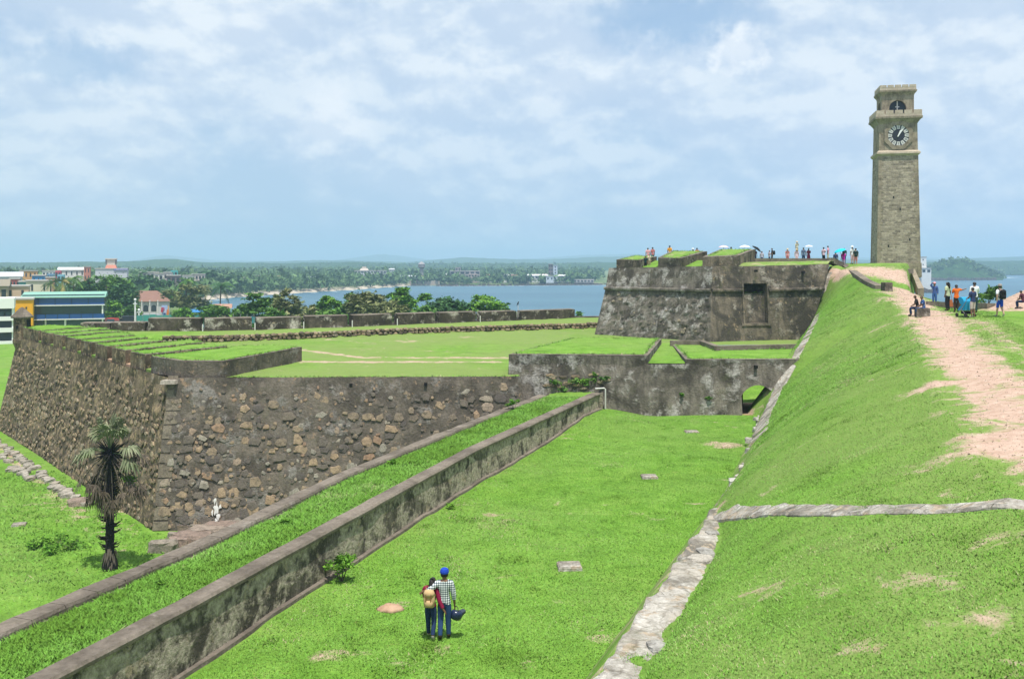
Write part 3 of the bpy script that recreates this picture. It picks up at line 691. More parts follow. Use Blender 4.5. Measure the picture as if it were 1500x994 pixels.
fr += wall_stones(A0, E0, ET, Kl, .36, .14, .34, .38, 8, .05, vmin=.02, vmax=.93, dfun=lambda u, v: (1.2 - .6 * v) * (1.2 - .6 * u)) + wall_stones(A0, E0, ET, Kl, .8, .7, 1.15, .35, 9, .05, vmin=.02, vmax=.35, dfun=lambda u, v: 1.2 - .5 * u)
place_stones(bast, [(wm(M, bast), s_) for M, s_ in fr[:]], ST_F, 'stone', 150)
place_stones(bast, [(wm(M, bast), s_) for M, s_ in sd], ST_S, 'stone', 150)
# dressed corner stones
rr = random.Random(3); Nf = (E0 - A0).cross(Kl - A0).normalized(); rt = (E0 - A0).normalized(); upf = (Kl - A0).normalized(); t = .0
while t < .86:
    h_ = rr.uniform(.5, .85); q = A0.lerp(K, t); w_ = rr.uniform(.45, 1.05) * (1.1 - .25 * t)
    mb = MB(); vs = []
    for (u, v, n_) in ((0, 0, -.5), (w_, 0, -.5), (w_, h_ - .05, -.5), (0, h_ - .05, -.5), (-.03, .02, .045), (w_ - .03, .03, .035), (w_ - .05, h_ - .07, .03), (-.03, h_ - .06, .045)):
        vs.append(q + rt * u + upf * v + Nf * n_ + Vector((rr.uniform(-.02, .02), rr.uniform(-.02, .02), rr.uniform(-.02, .02))) + (Vector((-.12, .12, 0)) if u <= 0 and n_ < 0 else Vector()))
    mb.add(vs, [(4, 5, 6, 7), (0, 1, 5, 4), (1, 2, 6, 5), (2, 3, 7, 6), (3, 0, 4, 7)]); wb(mb, 'quoin', M_quoin, bast)
    t += h_ / (K - A0).length
q = A0.lerp(K, .865); mb = MB(); mb.prism([(q.x + u, q.y + v, q.z) for u, v in ((-.35, -.5), (.55, -.45), (.6, .3), (-.3, .3))], [(q.x + u, q.y + v, q.z + .22) for u, v in ((-.3, -.45), (.5, -.4), (.55, .3), (-.25, .3))]); wb(mb, 'drain_slab', M_stone_pale, bast)
for px, py in ((387, 563), (515, 562), (624, 561)):          # weep holes
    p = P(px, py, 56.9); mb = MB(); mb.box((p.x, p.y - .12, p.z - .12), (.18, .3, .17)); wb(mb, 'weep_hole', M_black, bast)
p = P(317, 745, 54.52); mb = MB()
rr = random.Random(9)
for (u0, w0, q0, q1) in ((0, 0, .17, .42), (.16, -.38, .13, .24), (-.10, .48, .09, .20), (.22, .12, .10, .16), (-.2, -.2, .08, .18), (.05, -.62, .10, .14)):
    n = 13; rad = [rr.uniform(.45, 1.15) for k in range(n)]; c0 = Vector((p.x + u0, 54.3 + (p.z + w0 - MOAT) * .245 - .13, p.z + w0))
    mb.add([c0 + Vector((rad[k] * q0 * math.cos(k * 6.283 / n), rad[k] * q1 * math.sin(k * 6.283 / n) * .245, rad[k] * q1 * math.sin(k * 6.283 / n))) for k in range(n)] + [c0 + Vector((0, -.02, 0))], [(k, (k + 1) % n, n) for k in range(n)])
wb(mb, 'lime_stain', M_offwhite, bast)

# sentry box on the salient
tr = empty('sentry_box', (-44.9, 87.6, 2.3), 'small domed stone sentry box at the far tip of the left bastion', 'sentry box')
mb = MB(); mb.lathe((0, 0, 0), [(.25, -1.6), (.78, -.3), (.80, 0), (.74, .05), (.72, 1.95)], 8, 0, math.pi / 8); mb.build('drum', M_rubble_side, tr)
mb = MB(); mb.lathe((0, 0, 0), [(.92, 1.95), (.95, 2.08), (.55, 2.5), (.2, 2.85), (.05, 2.95)], 8, 0, math.pi / 8); mb.build('roof', M_cap, tr)
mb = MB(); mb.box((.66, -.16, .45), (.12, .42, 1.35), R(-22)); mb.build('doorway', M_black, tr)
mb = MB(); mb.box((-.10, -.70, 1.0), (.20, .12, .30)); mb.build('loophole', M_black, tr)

# ---- the lawn inside the fort
PAR = [(-44.6, 88.4), (-36, 87.6), (-27.7, 87.6), (-22.5, 90), (-16.4, 93), (-10.5, 97.5), (-2, 103), (7.4, 109.5), (15, 112)]
lawn = [(-20.0, 57.0), (-17, 56.9), (.5, 57.2), (.3, 58.6), (8, 58.7), (11.5, 69), (12, 79.8), (28, 80.4), (28, 84), (20, 104), (15, 112)] + PAR[-2:0:-1] + [(-43.5, 86.6)]
RUB = [(-30, 82.0), (-23.4, 83.4), (-10, 92.5), (2, 98.0), (9.6, 101)]
def paths_d(x, y):
    v = 0
    for pl, wd, k in (([G(440, 512, 2.4), G(490, 519, 2.4), G(545, 525, 2.4), G(745, 524, 2.4)], .55, .75), ([G(442, 530, 2.4), G(745, 531, 2.4)], .45, .8), ([G(775, 515, 2.4), G(870, 497, 2.4)], .5, .45), ([G(440, 492, 2.4), G(560, 505, 2.4)], 1.0, .38)):
        dmin = float(dist_line(np.array([x]), np.array([y]), [(p.x, p.y) for p in pl])[0]); v = max(v, k * math.exp(-(dmin / wd) ** 2))
    for (px, py, rx, ry, k) in ((598, 500, 1.7, 1.2, .7), (685, 494, 1.6, 1.2, .6), (540, 511, 2, 1, .45), (640, 515, 2.5, 1, .4), (330, 505, 2, 2, .42)):
        c = G(px, py, 2.4); v = max(v, k * math.exp(-((x - c.x) / rx) ** 2 - ((y - c.y) / ry) ** 2))
    return max(v, .14)
def z_lawn(x, y): return 2.42 + .62 * float(sstep(0, 1.2, y - np.interp(x, [p[0] for p in RUB], [p[1] for p in RUB])))
lawn_o = grass_sheet(ccw(lawn), z_lawn, 1.0, 'fort_lawn', M_grass_dry, None, None, 'structure', paths_d, .05)
# dry-stone kerb across it
rub = empty('dry_stone_kerb', (-10, 92.5, 2.4), 'long low kerb of loose brown rubble crossing the fort lawn', 'kerb')
ST_P = [stone_mesh(40 + k, M_stone_side) for k in range(6)]
sp = []; rr = random.Random(11)
for (a, b) in zip(RUB[:-1], RUB[1:]):
    a3, b3 = Vector((*a, 2.4)), Vector((*b, 2.4)); dr = (b3 - a3); n_ = Vector((dr.y, -dr.x, 0)).normalized(); L_ = dr.length
    for row in range(2):
        u = 0
        while u < L_:
            w_ = rr.uniform(.3, .62); p = a3 + dr.normalized() * (u + w_ / 2) + Vector((0, 0, .17 + .30 * row + rr.uniform(-.05, .05)))
            sp.append((wm(frame_on(p, dr, Vector((0, 0, 1)), n_, w_, .55, rr.uniform(.28, .4)), rub), w_ / p.y)); u += w_ * 1.02
place_stones(rub, sp, ST_P, 'stone', 300)
mb = MB()
for (a, b) in zip(RUB[:-1], RUB[1:]): mb.box(((a[0] + b[0]) / 2, (a[1] + b[1]) / 2 + .2, 2.2), (math.dist(a, b) + .1, .35, .78), math.atan2(b[1] - a[1], b[0] - a[0]))
wb(mb, 'core', M_rubble_side, rub)

# ---- long far parapet with gun gaps
par = empty('parapet', (-10.5, 97.5, 3.0), 'long flaking parapet with narrow gun gaps along the far edge of the lawn', 'parapet')
def par_at(px):
    best = None
    for (a, b) in zip(PAR[:-1], PAR[1:]):
        k = (px - 750) / FOC; den = (b[0] - a[0]) - k * (b[1] - a[1])
        t_ = (k * a[1] - a[0]) / den if abs(den) > 1e-6 else -1
        if -.001 <= t_ <= 1.001: best = (Vector(a).lerp(Vector(b), t_), (Vector(b) - Vector(a)).normalized())
    return best
segs = [(118, 161), (163, 212), (217, 293), (300, 369), (376, 441), (447, 509), (517, 574), (583, 637), (643, 697), (704, 756), (763, 842)]
for k, (x0, x1) in enumerate(segs):
    (p0, d_), (p1, _) = par_at(x0), par_at(x1); n_ = Vector((d_.y, -d_.x)); dr = (p1 - p0).normalized(); n_ = Vector((dr.y, -dr.x))
    zb = 2.95 if k > 1 else 2.55; zt = zb + 1.22 + rr.uniform(-.05, .05) - (.1 if k > 8 else 0)
    a, b = p0, p1; th = .85; mb = MB()
    pts = [a, b, b - n_ * th, a - n_ * th]
    for i in range(4):
        q0, q1 = pts[i], pts[(i + 1) % 4]
        patch(mb, (*q0, zb - .6), (*q1, zb - .6), (*q1, zt), (*q0, zt), max(1, int((q1 - q0).length / .9)), 3, .07 if i in (0, 2) else 0, 1.2, 0, k, edge=False)
    mb.add([(*pts[0], zt), (*pts[1], zt), (*(pts[2]), zt + .07), (*(pts[3]), zt + .07)], [(0, 1, 2, 3)], 1)
    wb(mb, 'merlon', [M_parapet, M_cap], par)
    if k in (3, 4, 5, 6, 7, 9):
        mb = MB(); q = p0 - dr * .2 + n_ * .25; mb.box((q.x, q.y, zb - .1), (.09, .09, .55 + .3)); wb(mb, 'marker_post', M_offwhite, par)
mb = MB()
for (a, b) in zip(PAR[:-1], PAR[1:]):
    a_, b_ = Vector(a), Vector(b); dr = (b_ - a_).normalized(); n_ = Vector((dr.y, -dr.x)); q = (a_ + b_) / 2 - n_ * .9
    mb.box((q.x, q.y, -7), ((b_ - a_).length + .3, 1.0, 10.15), math.atan2(dr.y, dr.x))
wb(mb, 'scarp', M_rubble, par)

# ---- the wall with the arched passage
aw = empty('arched_wall', (8, 58, 0), 'dark weathered wall with a low arched passage at its right end', 'wall')
yf = lambda z: 57.75 + .2 * z
AX0, AX1, AZS, AZT = 13.92, 15.98, 1.18, 1.80
def wp(x, z): return Vector((x, yf(z) + .0, z))
zt_l = lambda x: 3.68 - .012 * x
mb = MB(); patch(mb, wp(-.2, -6), wp(AX0, -6), wp(AX0, 3.05), wp(-.2, 3.05), 26, 14, .07, .8, 0, 8, edge=False)
patch(mb, wp(AX1, -1), wp(18.5, -1), wp(18.5, 3.05), wp(AX1, 3.05), 4, 6, .0, .8, 0, 8)
arc = [(AX0 + (AX1 - AX0) * k / 12, AZS + (AZT - AZS) * math.sin(math.pi * k / 12) ** .75) for k in range(13)]
for (xa, za), (xb, zb_) in zip(arc[:-1], arc[1:]):
    mb.add([wp(xa, za), wp(xb, zb_), wp(xb, 3.05), wp(xa, 3.05)], [(0, 1, 2, 3)])
    mb.add([wp(xa, za), wp(xb, zb_), (xb + 1.85, 65.3, zb_ - .25), (xa + 1.85, 65.3, za - .25)], [(0, 3, 2, 1)])
for xx in (AX0, AX1): mb.add([wp(xx, -1), wp(xx, AZS), (xx + 1.85, 65.3, AZS - .25), (xx + 1.85, 65.3, -1)], [(0, 1, 2, 3)])
mb.add([(12.0, 65.3, 1.5), (21.5, 65.3, 1.5), (21.5, 65.3, 3.2), (12.0, 65.3, 3.2)], [(0, 1, 2, 3)]); mb.add([(12.0, 65.3, -1), (AX0 + 1.85, 65.3, -1), (AX0 + 1.85, 65.3, 3.2), (12.0, 65.3, 3.2)], [(0, 1, 2, 3)]); mb.add([(AX1 + 1.85, 65.3, -1), (21.5, 65.3, -1), (21.5, 65.3, 3.2), (AX1 + 1.85, 65.3, 3.2)], [(0, 1, 2, 3)])
wb(mb, 'wall_face', M_plaster, aw)
grass_sheet([(-0.1, 58.3), (18, 58.4), (18, 63), (20.5, 70), (20.5, 73), (4, 73)], lambda x, y: 3.02, 1.5, 'wall_top', M_grass_dry, aw, None) if False else None
mb = MB(); mb.add([(-.2, 58.4, 3.03), (AX0 - .6, 58.4, 3.03), (AX0 - .6, 63, 3.03), (-.2, 63, 3.03)], [(0, 1, 2, 3)]); wb(mb, 'wall_top', M_cap, aw)
W = M_plaster
merlon(aw, [(-.2, 58.36), (8.3, 58.36), (11.2, 71.6), (4.3, 71.6)], 2.4, lambda x, y: 3.66 - .008 * x + .03 * fbm(x * .4, y * .4), W, 'merlon', .28)
merlon(aw, [(10.6, 58.36), (18.5, 58.4), (21.6, 66.3), (13.9, 64.3), (13.9, 68.9), (11.6, 69.2)], 2.4, lambda x, y: 3.34 + .02 * fbm(x * .4, y * .4), W, 'merlon', .26)
# sunk turf bank beyond the passage
bank = [(12.2, 65.4), (21.5, 66.5), (24, 80), (12.2, 80)]
grass_sheet(bank, lambda x, y: -.35 + 2.75 * float(sstep(65.5, 75, y)), .6, 'turf_bank', M_grass, aw, None, None, lambda x, y: .1, .03)
grass_sheet([(13.5, 57.9), (16.4, 57.9), (18.2, 65.6), (15.3, 65.6)], lambda x, y: .02 - .047 * (y - 57.9), .8, 'passage_floor', M_soil, aw, None, None, None, .02)
grass_sheet([(8.3, 58.5), (10.6, 58.5), (11.78, 71), (11.15, 71)], lambda x, y: 3.08 + .018 * (y - 58), .6, 'gun_gap_floor', M_grass, aw, None, None, lambda x, y: .1, .03)
# low rear parapet with a kink
mb = MB(); pl = [(11.6, 69.0), (13.7, 68.8), (13.8, 64.4), (21.5, 66.2)]
for a, b in zip(pl[:-1], pl[1:]):
    dx, dy = b[0] - a[0], b[1] - a[1]; ln = math.hypot(dx, dy); mb.box(((a[0] + b[0]) / 2, (a[1] + b[1]) / 2, 2.6), (ln + .38, .42, 1.06 if abs(dy) < 3 else 1.055), math.atan2(dy, dx))
wb(mb, 'rear_parapet', M_cap, aw)
for px, py in ((749, 560), (1107, 536)):
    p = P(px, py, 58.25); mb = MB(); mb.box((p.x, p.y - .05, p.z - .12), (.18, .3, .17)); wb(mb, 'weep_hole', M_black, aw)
# broken ledge with exposed stones
rr = random.Random(14); sp = []
for k in range(20):
    px, py = rr.uniform(800, 890), rr.uniform(546, 572); p = P(px, py, 58.1); sp.append((wm(frame_on(Vector((p.x, yf(p.z), p.z)), Vector((1, 0, 0)), Vector((0, 0, 1)), Vector((0, -1, 0)), rr.uniform(.25, .7), .16, rr.uniform(.14, .26)), aw), 1))
place_stones(aw, sp, [stone_mesh(60 + k, M_stone_side) for k in range(5)])

# ---- the big gun bastion under the clock tower
gb = empty('gun_bastion', (17.2, 83, 2.4), 'tall dark battered gun bastion with moulded cordon below the crowd and clock tower', 'bastion')
bL, bM, bR = Vector((7.9, 92, 2.2)), Vector((17.2, 83, 2.2)), Vector((26.6, 86, 2.2))
cL, cM, cR = Vector((9.1, 92.9, 6.85)), Vector((17.6, 84.3, 6.85)), Vector((28.2, 86.6, 6.95))
tL, tM, tR = Vector((9.45, 93.2, 8.8)), Vector((17.75, 84.7, 9.0)), Vector((28.9, 87.0, 9.15))
bB, cB, tB = Vector((16, 108, 2.2)), Vector((16.5, 107, 6.85)), Vector((16.7, 107, 9.0))
cR2 = lambda z: bR.lerp(cR, (z - 2.2) / 4.75)
NX0, NX1, NZ0, NZ1 = 20.55, 22.75, 3.95, 7.45
def rf(x, z):     # point of the right face at height z
    t_ = (z - 2.2) / 4.65
    a, b = (bM.lerp(cM, t_), bR.lerp(cR, t_)) if z <= 6.85 else (cM.lerp(tM, (z - 6.85) / 2.15), cR.lerp(tR, (z - 6.85) / 2.2))
    u = (x - a.x) / (b.x - a.x); p = a.lerp(b, u); return Vector((x, p.y, z))
mb = MB()
patch(mb, bL, bM, cM, cL, 44, 18, .12, 2.2, 0, 12, edge=False)
patch(mb, cL, cM, tM, tL, 22, 4, .10, 1.0, 0, 13, edge=False)
patch(mb, bB, bL, cL, cB, 10, 6, .1, 1.0, 0, 14, edge=False); patch(mb, cB, cL, tL, tB, 10, 3, .1, 1.0, 0, 15, edge=False)
def rpatch(x0, x1, z0, z1, nu, nv):
    if x1 is None: pts = (rf(x0, z0), Vector((*bR.lerp(cR, (z0 - 2.2) / 4.75).xy, z0)), Vector((*bR.lerp(cR, (z1 - 2.2) / 4.75).xy, z1)), rf(x0, z1))
    else: pts = (rf(x0, z0), rf(x1, z0), rf(x1, z1), rf(x0, z1))
    patch(mb, *pts, nu, nv, .0, 1, 1)
patch(mb, bM, rf(NX0, 2.2), rf(NX0, 6.85), cM, 5, 8, .04, .8, 1, edge=False)
rpatch(NX0, NX1, 2.2, NZ0, 2, 2); patch(mb, rf(NX1, 2.2), bR, cR, rf(NX1, 6.85), 6, 8, .04, .8, 1, edge=False)
patch(mb, cM, rf(NX0, 6.86), rf(NX0, 9.0), tM, 5, 4, .04, .8, 1, edge=False)
patch(mb, rf(NX1, 6.86), cR, tR, rf(NX1, 9.05), 6, 4, .04, .8, 1, edge=False); rpatch(NX0, NX1, NZ1, 9.0, 2, 2)
fN = (bR - bM).cross(Vector((0, 0, 1))).normalized() * -1.0
if fN.y < 0: fN = -fN
nb = [rf(NX0, NZ0), rf(NX1, NZ0), rf(NX1, NZ1), rf(NX0, NZ1)]; dp = [p + fN * .42 for p in nb]
for i in range(4): mb.add([nb[i], nb[(i + 1) % 4], dp[(i + 1) % 4], dp[i]], [(0, 1, 2, 3)], 1)
dk = dp[3].lerp(dp[0], .25), dp[2].lerp(dp[1], .25)
mb.add([dp[0], dp[1], dk[1], dk[0]], [(0, 1, 2, 3)], 1)
mb.add([dk[0], dk[1], dk[1] + fN * 2, dk[0] + fN * 2], [(0, 1, 2, 3)], 1); mb.add([dp[3], dp[2], dp[2] + fN * 2, dp[3] + fN * 2], [(0, 1, 2, 3)], 1)
mb.add([dk[0] + fN * 2, dk[1] + fN * 2, dp[2] + fN * 2, dp[3] + fN * 2], [(0, 1, 2, 3)], 1)
for a, b in ((dk[0], dp[3]), (dk[1], dp[2])): mb.add([a, b, b + fN * 2, a + fN * 2], [(0, 1, 2, 3)], 1)
wb(mb, 'wall_face', [M_plaster, M_plaster_warm], gb)
def strip_box(name, a, b, out, h, mats, root):       # a moulding along a wall
    a, b = Vector(a), Vector(b); d_ = (b - a).normalized(); n_ = Vector((d_.y, -d_.x, 0)); mb = MB(); pr = [(-.12, -h / 2), (out * .8, -h / 2), (out, -h * .2), (out, h * .2), (out * .75, h / 2), (-.12, h / 2)]
    vs = [a + n_ * o + Vector((0, 0, z)) for o, z in pr] + [b + n_ * o + Vector((0, 0, z)) for o, z in pr]; n = len(pr)
    mb.add(vs, [(i, (i + 1) % n, n + (i + 1) % n, n + i) for i in range(n)] + [tuple(range(n)), tuple(range(2 * n - 1, n - 1, -1))]); return wb(mb, name, mats, root)
strip_box('cordon', cL, cM, .30, .32, M_plaster, gb); strip_box('cordon', cM + Vector((.0, 0, 0)), rf(NX0 - .12, 6.85), .28, .32, M_plaster_warm, gb); strip_box('cordon', rf(NX1 + .12, 6.85), cR, .28, .32, M_plaster_warm, gb)
for x0, x1, z0, z1 in ((NX0 - .16, NX0, NZ0, NZ1), (NX1, NX1 + .16, NZ0, NZ1), (NX0 - .16, NX1 + .16, NZ1, NZ1 + .14), (NX0 - .3, NX1 + .3, NZ0 - .22, NZ0)):
    mb = MB(); pts = [rf(x0, z0), rf(x1, z0), rf(x1, z1), rf(x0, z1)]; o_ = -fN * .10; mb.add([p + fN * .1 for p in pts] + [p + o_ for p in pts], [(4, 5, 6, 7), (0, 1, 5, 4), (1, 2, 6, 5), (2, 3, 7, 6), (3, 0, 4, 7)]); wb(mb, 'niche_surround', M_plaster_warm, gb)
grass_sheet([dk[0].xy - fN.xy * 0, dk[1].xy, (dk[1] + fN * 1).xy, (dk[0] + fN * 1).xy], lambda x, y: dk[0].z + .03 + .12 * math.sin(x * 9), .3, 'niche_turf', M_grass, gb, None, None, None, .05)
# top: turf, merlons
topz = lambda x, y: 9.02 + .0 * x
grass_sheet(ccw([(9.6, 93.3), (17.8, 84.8), (28.8, 87.1), (31, 92), (30, 108), (17, 107)]), lambda x, y: 8.77 + .0175 * (min(x, 29) - 9) + .35 * float(sstep(86.0, 89.5, y - max(0, 17.8 - x) * 1.05)) * float(sstep(16, 19, x)), .8, 'turf_top', M_grass_dry, gb, None, None, lambda x, y: .34, .05)
def mer(front, bandp, zb, zf_, zr):
    """gun-bastion merlon: slopes up from its front edge (first two points) to the rear"""
    a, b, c, d = [Vector(p) for p in front]
    def zz(x, y):
        p = Vector((x, y)); t0 = ((p - a).dot((d - a))) / (d - a).length_squared; return lerp(zf_, zr, max(-.1, min(1.1, t0)))
    return merlon(gb, [a, b, c, d], zb, zz, M_plaster_warm, 'merlon', .42, amp=.06, attrs=lambda x, y: .3)
def pw(px, d): return ((px - 750) * d / FOC, d)
mer([pw(903, 93.5), pw(938, 91.0), pw(962, 96.5), pw(930, 99.5)], 0, 8.6, 9.62, 10.1)
mer([pw(964, 89.5), pw(997, 87.2), pw(1036, 95.5), pw(984, 97.5)], 0, 8.7, 9.78, 10.55)
mer([pw(1029, 86.0), pw(1082, 86.6), pw(1106, 95.0), pw(1054, 96.0)], 0, 8.8, 9.82, 10.65)
for px0, px1, d in ((941, 961, 91.0), (1001, 1026, 87.4)):
    a, b = pw(px0, d + .6), pw(px1, d - .8); mb = MB(); mb.prism([(*a, 8.5), (*b, 8.5), (b[0] + 1.5, b[1] + 5, 8.5), (a[0] + 1.5, a[1] + 5, 8.5)], [(*a, 8.9), (*b, 8.9), (b[0] + 1.5, b[1] + 5, 9.55), (a[0] + 1.5, a[1] + 5, 9.55)]); wb(mb, 'embrasure_sill', M_grass, gb)
mb = MB(); a, b = P(1103, 379.0, 95.5), P(1217, 377.5, 96); mb.box(((a.x + b.x) / 2, (a.y + b.y) / 2, 9.1), ((b - a).length, .6, .66), 0); wb(mb, 'rear_parapet', M_cap, gb)
for px, py, d in ((979, 403, 88.6), (1107, 396, 84.9), (1176, 398, 86.3)):
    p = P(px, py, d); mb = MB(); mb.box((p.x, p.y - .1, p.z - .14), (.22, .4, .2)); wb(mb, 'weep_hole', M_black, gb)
rr = random.Random(15); sp = []
for k in range(70):
    u, v = rr.random(), rr.random() ** 1.4; p = bL.lerp(bM, u).lerp(cL.lerp(cM, u), v * .95); n_ = (bM - bL).cross(cL - bL).normalized()
    w_ = rr.uniform(.2, .55); sp.append((wm(frame_on(p + n_ * .02, (bM - bL), cL - bL, n_, w_, .09, w_ * rr.uniform(.5, .9)), gb), w_))
place_stones(gb, sp, [stone_mesh(70 + k, material('lichened_stone', stone_fn([(0, (.10, .09, .075)), (.6, (.17, .15, .12)), (1, (.30, .25, .18))], lichen=.8), .95, .1) if k == 0 else bpy.data.materials['lichened_stone']) for k in range(5)], 'stone', 190)

# ---- the long low wall between ditch and covered way
lw = empty('low_wall', (-5.3, 27.6, 0), 'long low plastered wall with peeling face running up the ditch to the arched wall', 'wall')
ws = np.arange(7, 57.8, .8); mb = MB(); mc = MB(); mf = MB()
for y0, y1 in zip(ws[:-1], ws[1:]):
    def q(y, o, z): 
        dx = (wx(y + .2) - wx(y - .2)) / .4; n_ = Vector((1, -dx, 0)).normalized(); p = Vector((float(wx(y)), y, z)) + n_ * o; return p
    h0, h1 = float(WT(y0)), float(WT(y1)); zb0, zb1 = float(z_ditch(wx(y0), y0)) - .5, float(z_ditch(wx(y1), y1)) - .5
    patch(mb, q(y0, 0, zb0), q(y1, 0, zb1), q(y1, -.03, h1 - .10), q(y0, -.03, h0 - .10), 1, 4, .0, .9)
    jit = lambda y: .035 * fbm(y * 1.3, 5) + .03 * fbm(y * 4.1, 2)
    for (oa, za, ob, zb_) in ((.05, -.11, .06, -.03), (.06, -.03, .0, .03), (.0, .03, -.42, .04), (-.42, .04, -.50, -.05), (-.5, -.05, -.5, -.6), (.05, -.11, -.04, -.12)):
        mc.add([q(y0, oa + jit(y0), h0 + za), q(y1, oa + jit(y1), h1 + za), q(y1, ob + jit(y1), h1 + zb_), q(y0, ob + jit(y0), h0 + zb_)], [(0, 1, 2, 3)])
    zz0, zz1 = zb0 + .5, zb1 + .5; j0, j1 = .03 * fbm(y0 * 1.1, 0), .03 * fbm(y1 * 1.1, 0)
    mf.add([q(y0, .13 + j0, zz0 - .2), q(y1, .13 + j1, zz1 - .2), q(y1, .10 + j1, zz1 + .09), q(y0, .10 + j0, zz0 + .09), q(y1, -.05, zz1 + .12), q(y0, -.05, zz0 + .12)], [(0, 1, 2, 3), (3, 2, 4, 5)])
wb(mb, 'wall_face', M_lowwall, lw); wb(mc, 'coping', M_cap, lw); wb(mf, 'footing', M_cap, lw)
e = Vector((5.36, 57.7, 0)); mb = MB(); mb.box((5.2, 57.5, .2), (.5, .2, 1.2)); wb(mb, 'end_pier', M_lowwall, lw)
tag(MB().tube([(5.62, 57.5, .45), (5.62, 57.5, 1.62), (5.55, 57.5, 1.70), (5.0, 57.4, 1.68)], .045, 6).build('drain_pipe', M_offwhite), 'thin white pipe standing at the upper end of the low wall', 'pipe')

# ---- kerb along the edge of the moat
kb = empty('moat_kerb', (-8.35, 27.2, 1), 'worn stone kerb along the moat edge of the grass strip', 'kerb')
mb = MB(); ms = MB(); rr = random.Random(4)
kbm = [slab_mesh(80 + k, M_cap) for k in range(5)]
ys_ = np.arange(7.2, 57.4, .9)
for y0, y1 in zip(ys_[:-1], ys_[1:]):
    a, b = Vector((float(kx(y0)), y0, float(WT(y0)) - .18)), Vector((float(kx(y1)), y1, float(WT(y1)) - .18)); d_ = (b - a).normalized(); n_ = Vector((d_.y, -d_.x, 0)); L_ = (b - a).length
    kw = .27; mk = MB(); a_, b_ = a + d_ * .012, b - d_ * .012; vs = []
    for zz_, g in ((-.45, 1.04), (.10, 1.0), (.17, .86)):
        for p, sg in ((a_, 1), (a_, -1), (b_, -1), (b_, 1)):
            f_ = mnoise.fractal(Vector((p.y * .9, sg * 3, 0)), 1, 2, 3); vs.append(p + n_ * (sg * kw * g + .07 * f_) + Vector((0, 0, zz_ + .05 * mnoise.fractal(Vector((p.y * 1.3, 9, sg)), 1, 2, 2))))
    mk.add(vs, [(0, 1, 5, 4), (1, 2, 6, 5), (2, 3, 7, 6), (3, 0, 4, 7), (4, 5, 9, 8), (5, 6, 10, 9), (6, 7, 11, 10), (7, 4, 8, 11), (8, 9, 10, 11)]); wb(mk, 'kerb_stone', M_cap, kb)
    for k in range(2):
        if rr.random() < .75 and y0 < 34:
            q_ = a.lerp(b, (k + rr.uniform(.2, .8)) / 2) + n_ * (kw + .06); o = bpy.data.objects.new('kerb_chip', kbm[rr.randrange(5)]); col.objects.link(o); o.parent = kb; o.location = q_ - kb.location + Vector((0, 0, -.30)); o.rotation_euler = (0, 0, rr.uniform(0, 3)); o.scale = (rr.uniform(.16, .3), rr.uniform(.14, .22), .30 + rr.uniform(0, .06))
    ms.add([a + n_ * -.15, b + n_ * -.15, Vector((b.x - .5, b.y, MOAT - .3)), Vector((a.x - .5, a.y, MOAT - .3))], [(0, 3, 2, 1)])
wb(ms, 'moat_face', M_rubble_side, kb)

# ------------------------------------------------------------------ stone edging of the rampart and other loose masonry
edg = empty('stone_edging', (6.3, 30.6, 1.1), 'broken bleached stone edging along the foot of the grass rampart', 'edging')
SLB = [slab_mesh(90 + k, M_stone_strip) for k in range(7)]
rr = random.Random(21)
def lay(root, x, y, w_, l_, h, rz, metas, sink=.6, zf=z_ramp, name='stone_slab', lift=0, tilt=.12):
    e_ = .25; z = float(zf(x, y)); gx = (float(zf(x + e_, y)) - float(zf(x - e_, y))) / (2 * e_); gy = (float(zf(x, y + e_)) - float(zf(x, y - e_))) / (2 * e_)
    gx, gy = max(-.7, min(.7, gx)), max(-.7, min(.7, gy)); nz = Vector((-gx * .45, -gy * .45, 1)).normalized()
    M = Matrix.Translation(Vector((x, y, z - h * sink + lift))) @ nz.to_track_quat('Z', 'Y').to_matrix().to_4x4() @ Matrix.Rotation(rz + rr.uniform(-tilt, tilt), 4, 'Z') @ Matrix.Rotation(rr.uniform(-.05, .05), 4, 'X') @ Matrix.Diagonal((w_, l_, h, 1))
    o = bpy.data.objects.new(name, metas[rr.randrange(len(metas))]); col.objects.link(o); o.parent = root; o.matrix_local = wm(M, root); return o
zedge = lambda x, y: fz(y) + .03 + .05 * vnoise(np.array([x * 1.0]), np.array([y * 1.0]), 3, .9)[0]
yy = np.arange(9, 57.4, .16); uu = np.linspace(-.10, 1, 9); YE, UE = np.meshgrid(yy, uu, indexing='ij'); wid_ = (1.10 - .60 * sstep(22, 34, YE)) + .22 * vfbm(YE, YE * 0, 61, .8, 4)
XE = fx(YE) + UE * wid_ + .17 * vfbm(YE, UE, 62, 1.9, 4) * (np.abs(UE - .45) > .3); ZE = fz(YE) + .06 + .07 * vfbm(XE, YE, 63, 1.6, 4) - .10 * sstep(.72, 1.0, UE) - .35 * sstep(.02, -.10, UE) - sstep(31, 36, YE) * (.02 + .11 * sstep(-.25, .25, vfbm(YE, YE * 0, 64, .55, 3)))
o = grid_obj('coping', XE, YE, ZE, None, None, None); o.data.materials.append(M_strip); o.location = -edg.location; o.parent = edg
y = 10.0
while y < 32:
    l_ = rr.uniform(.5, 1.1); wid = 1.0 * (1 - .5 * float(sstep(22, 32, y))); k = rr.uniform(-.05, .1)
    while k < wid:
        w_ = rr.uniform(.3, .75)
        if k > .12 and rr.random() < .42: lay(edg, float(fx(y)) + k + w_ / 2, y + l_ / 2 + rr.uniform(-.2, .2), w_ * 1.05, l_ * rr.uniform(.7, 1.05), .26, math.atan2(-.36, 1) + rr.uniform(-.3, .3), SLB, .78, zedge, tilt=.5)
        k += w_ * 1.0
    y += l_ * .9
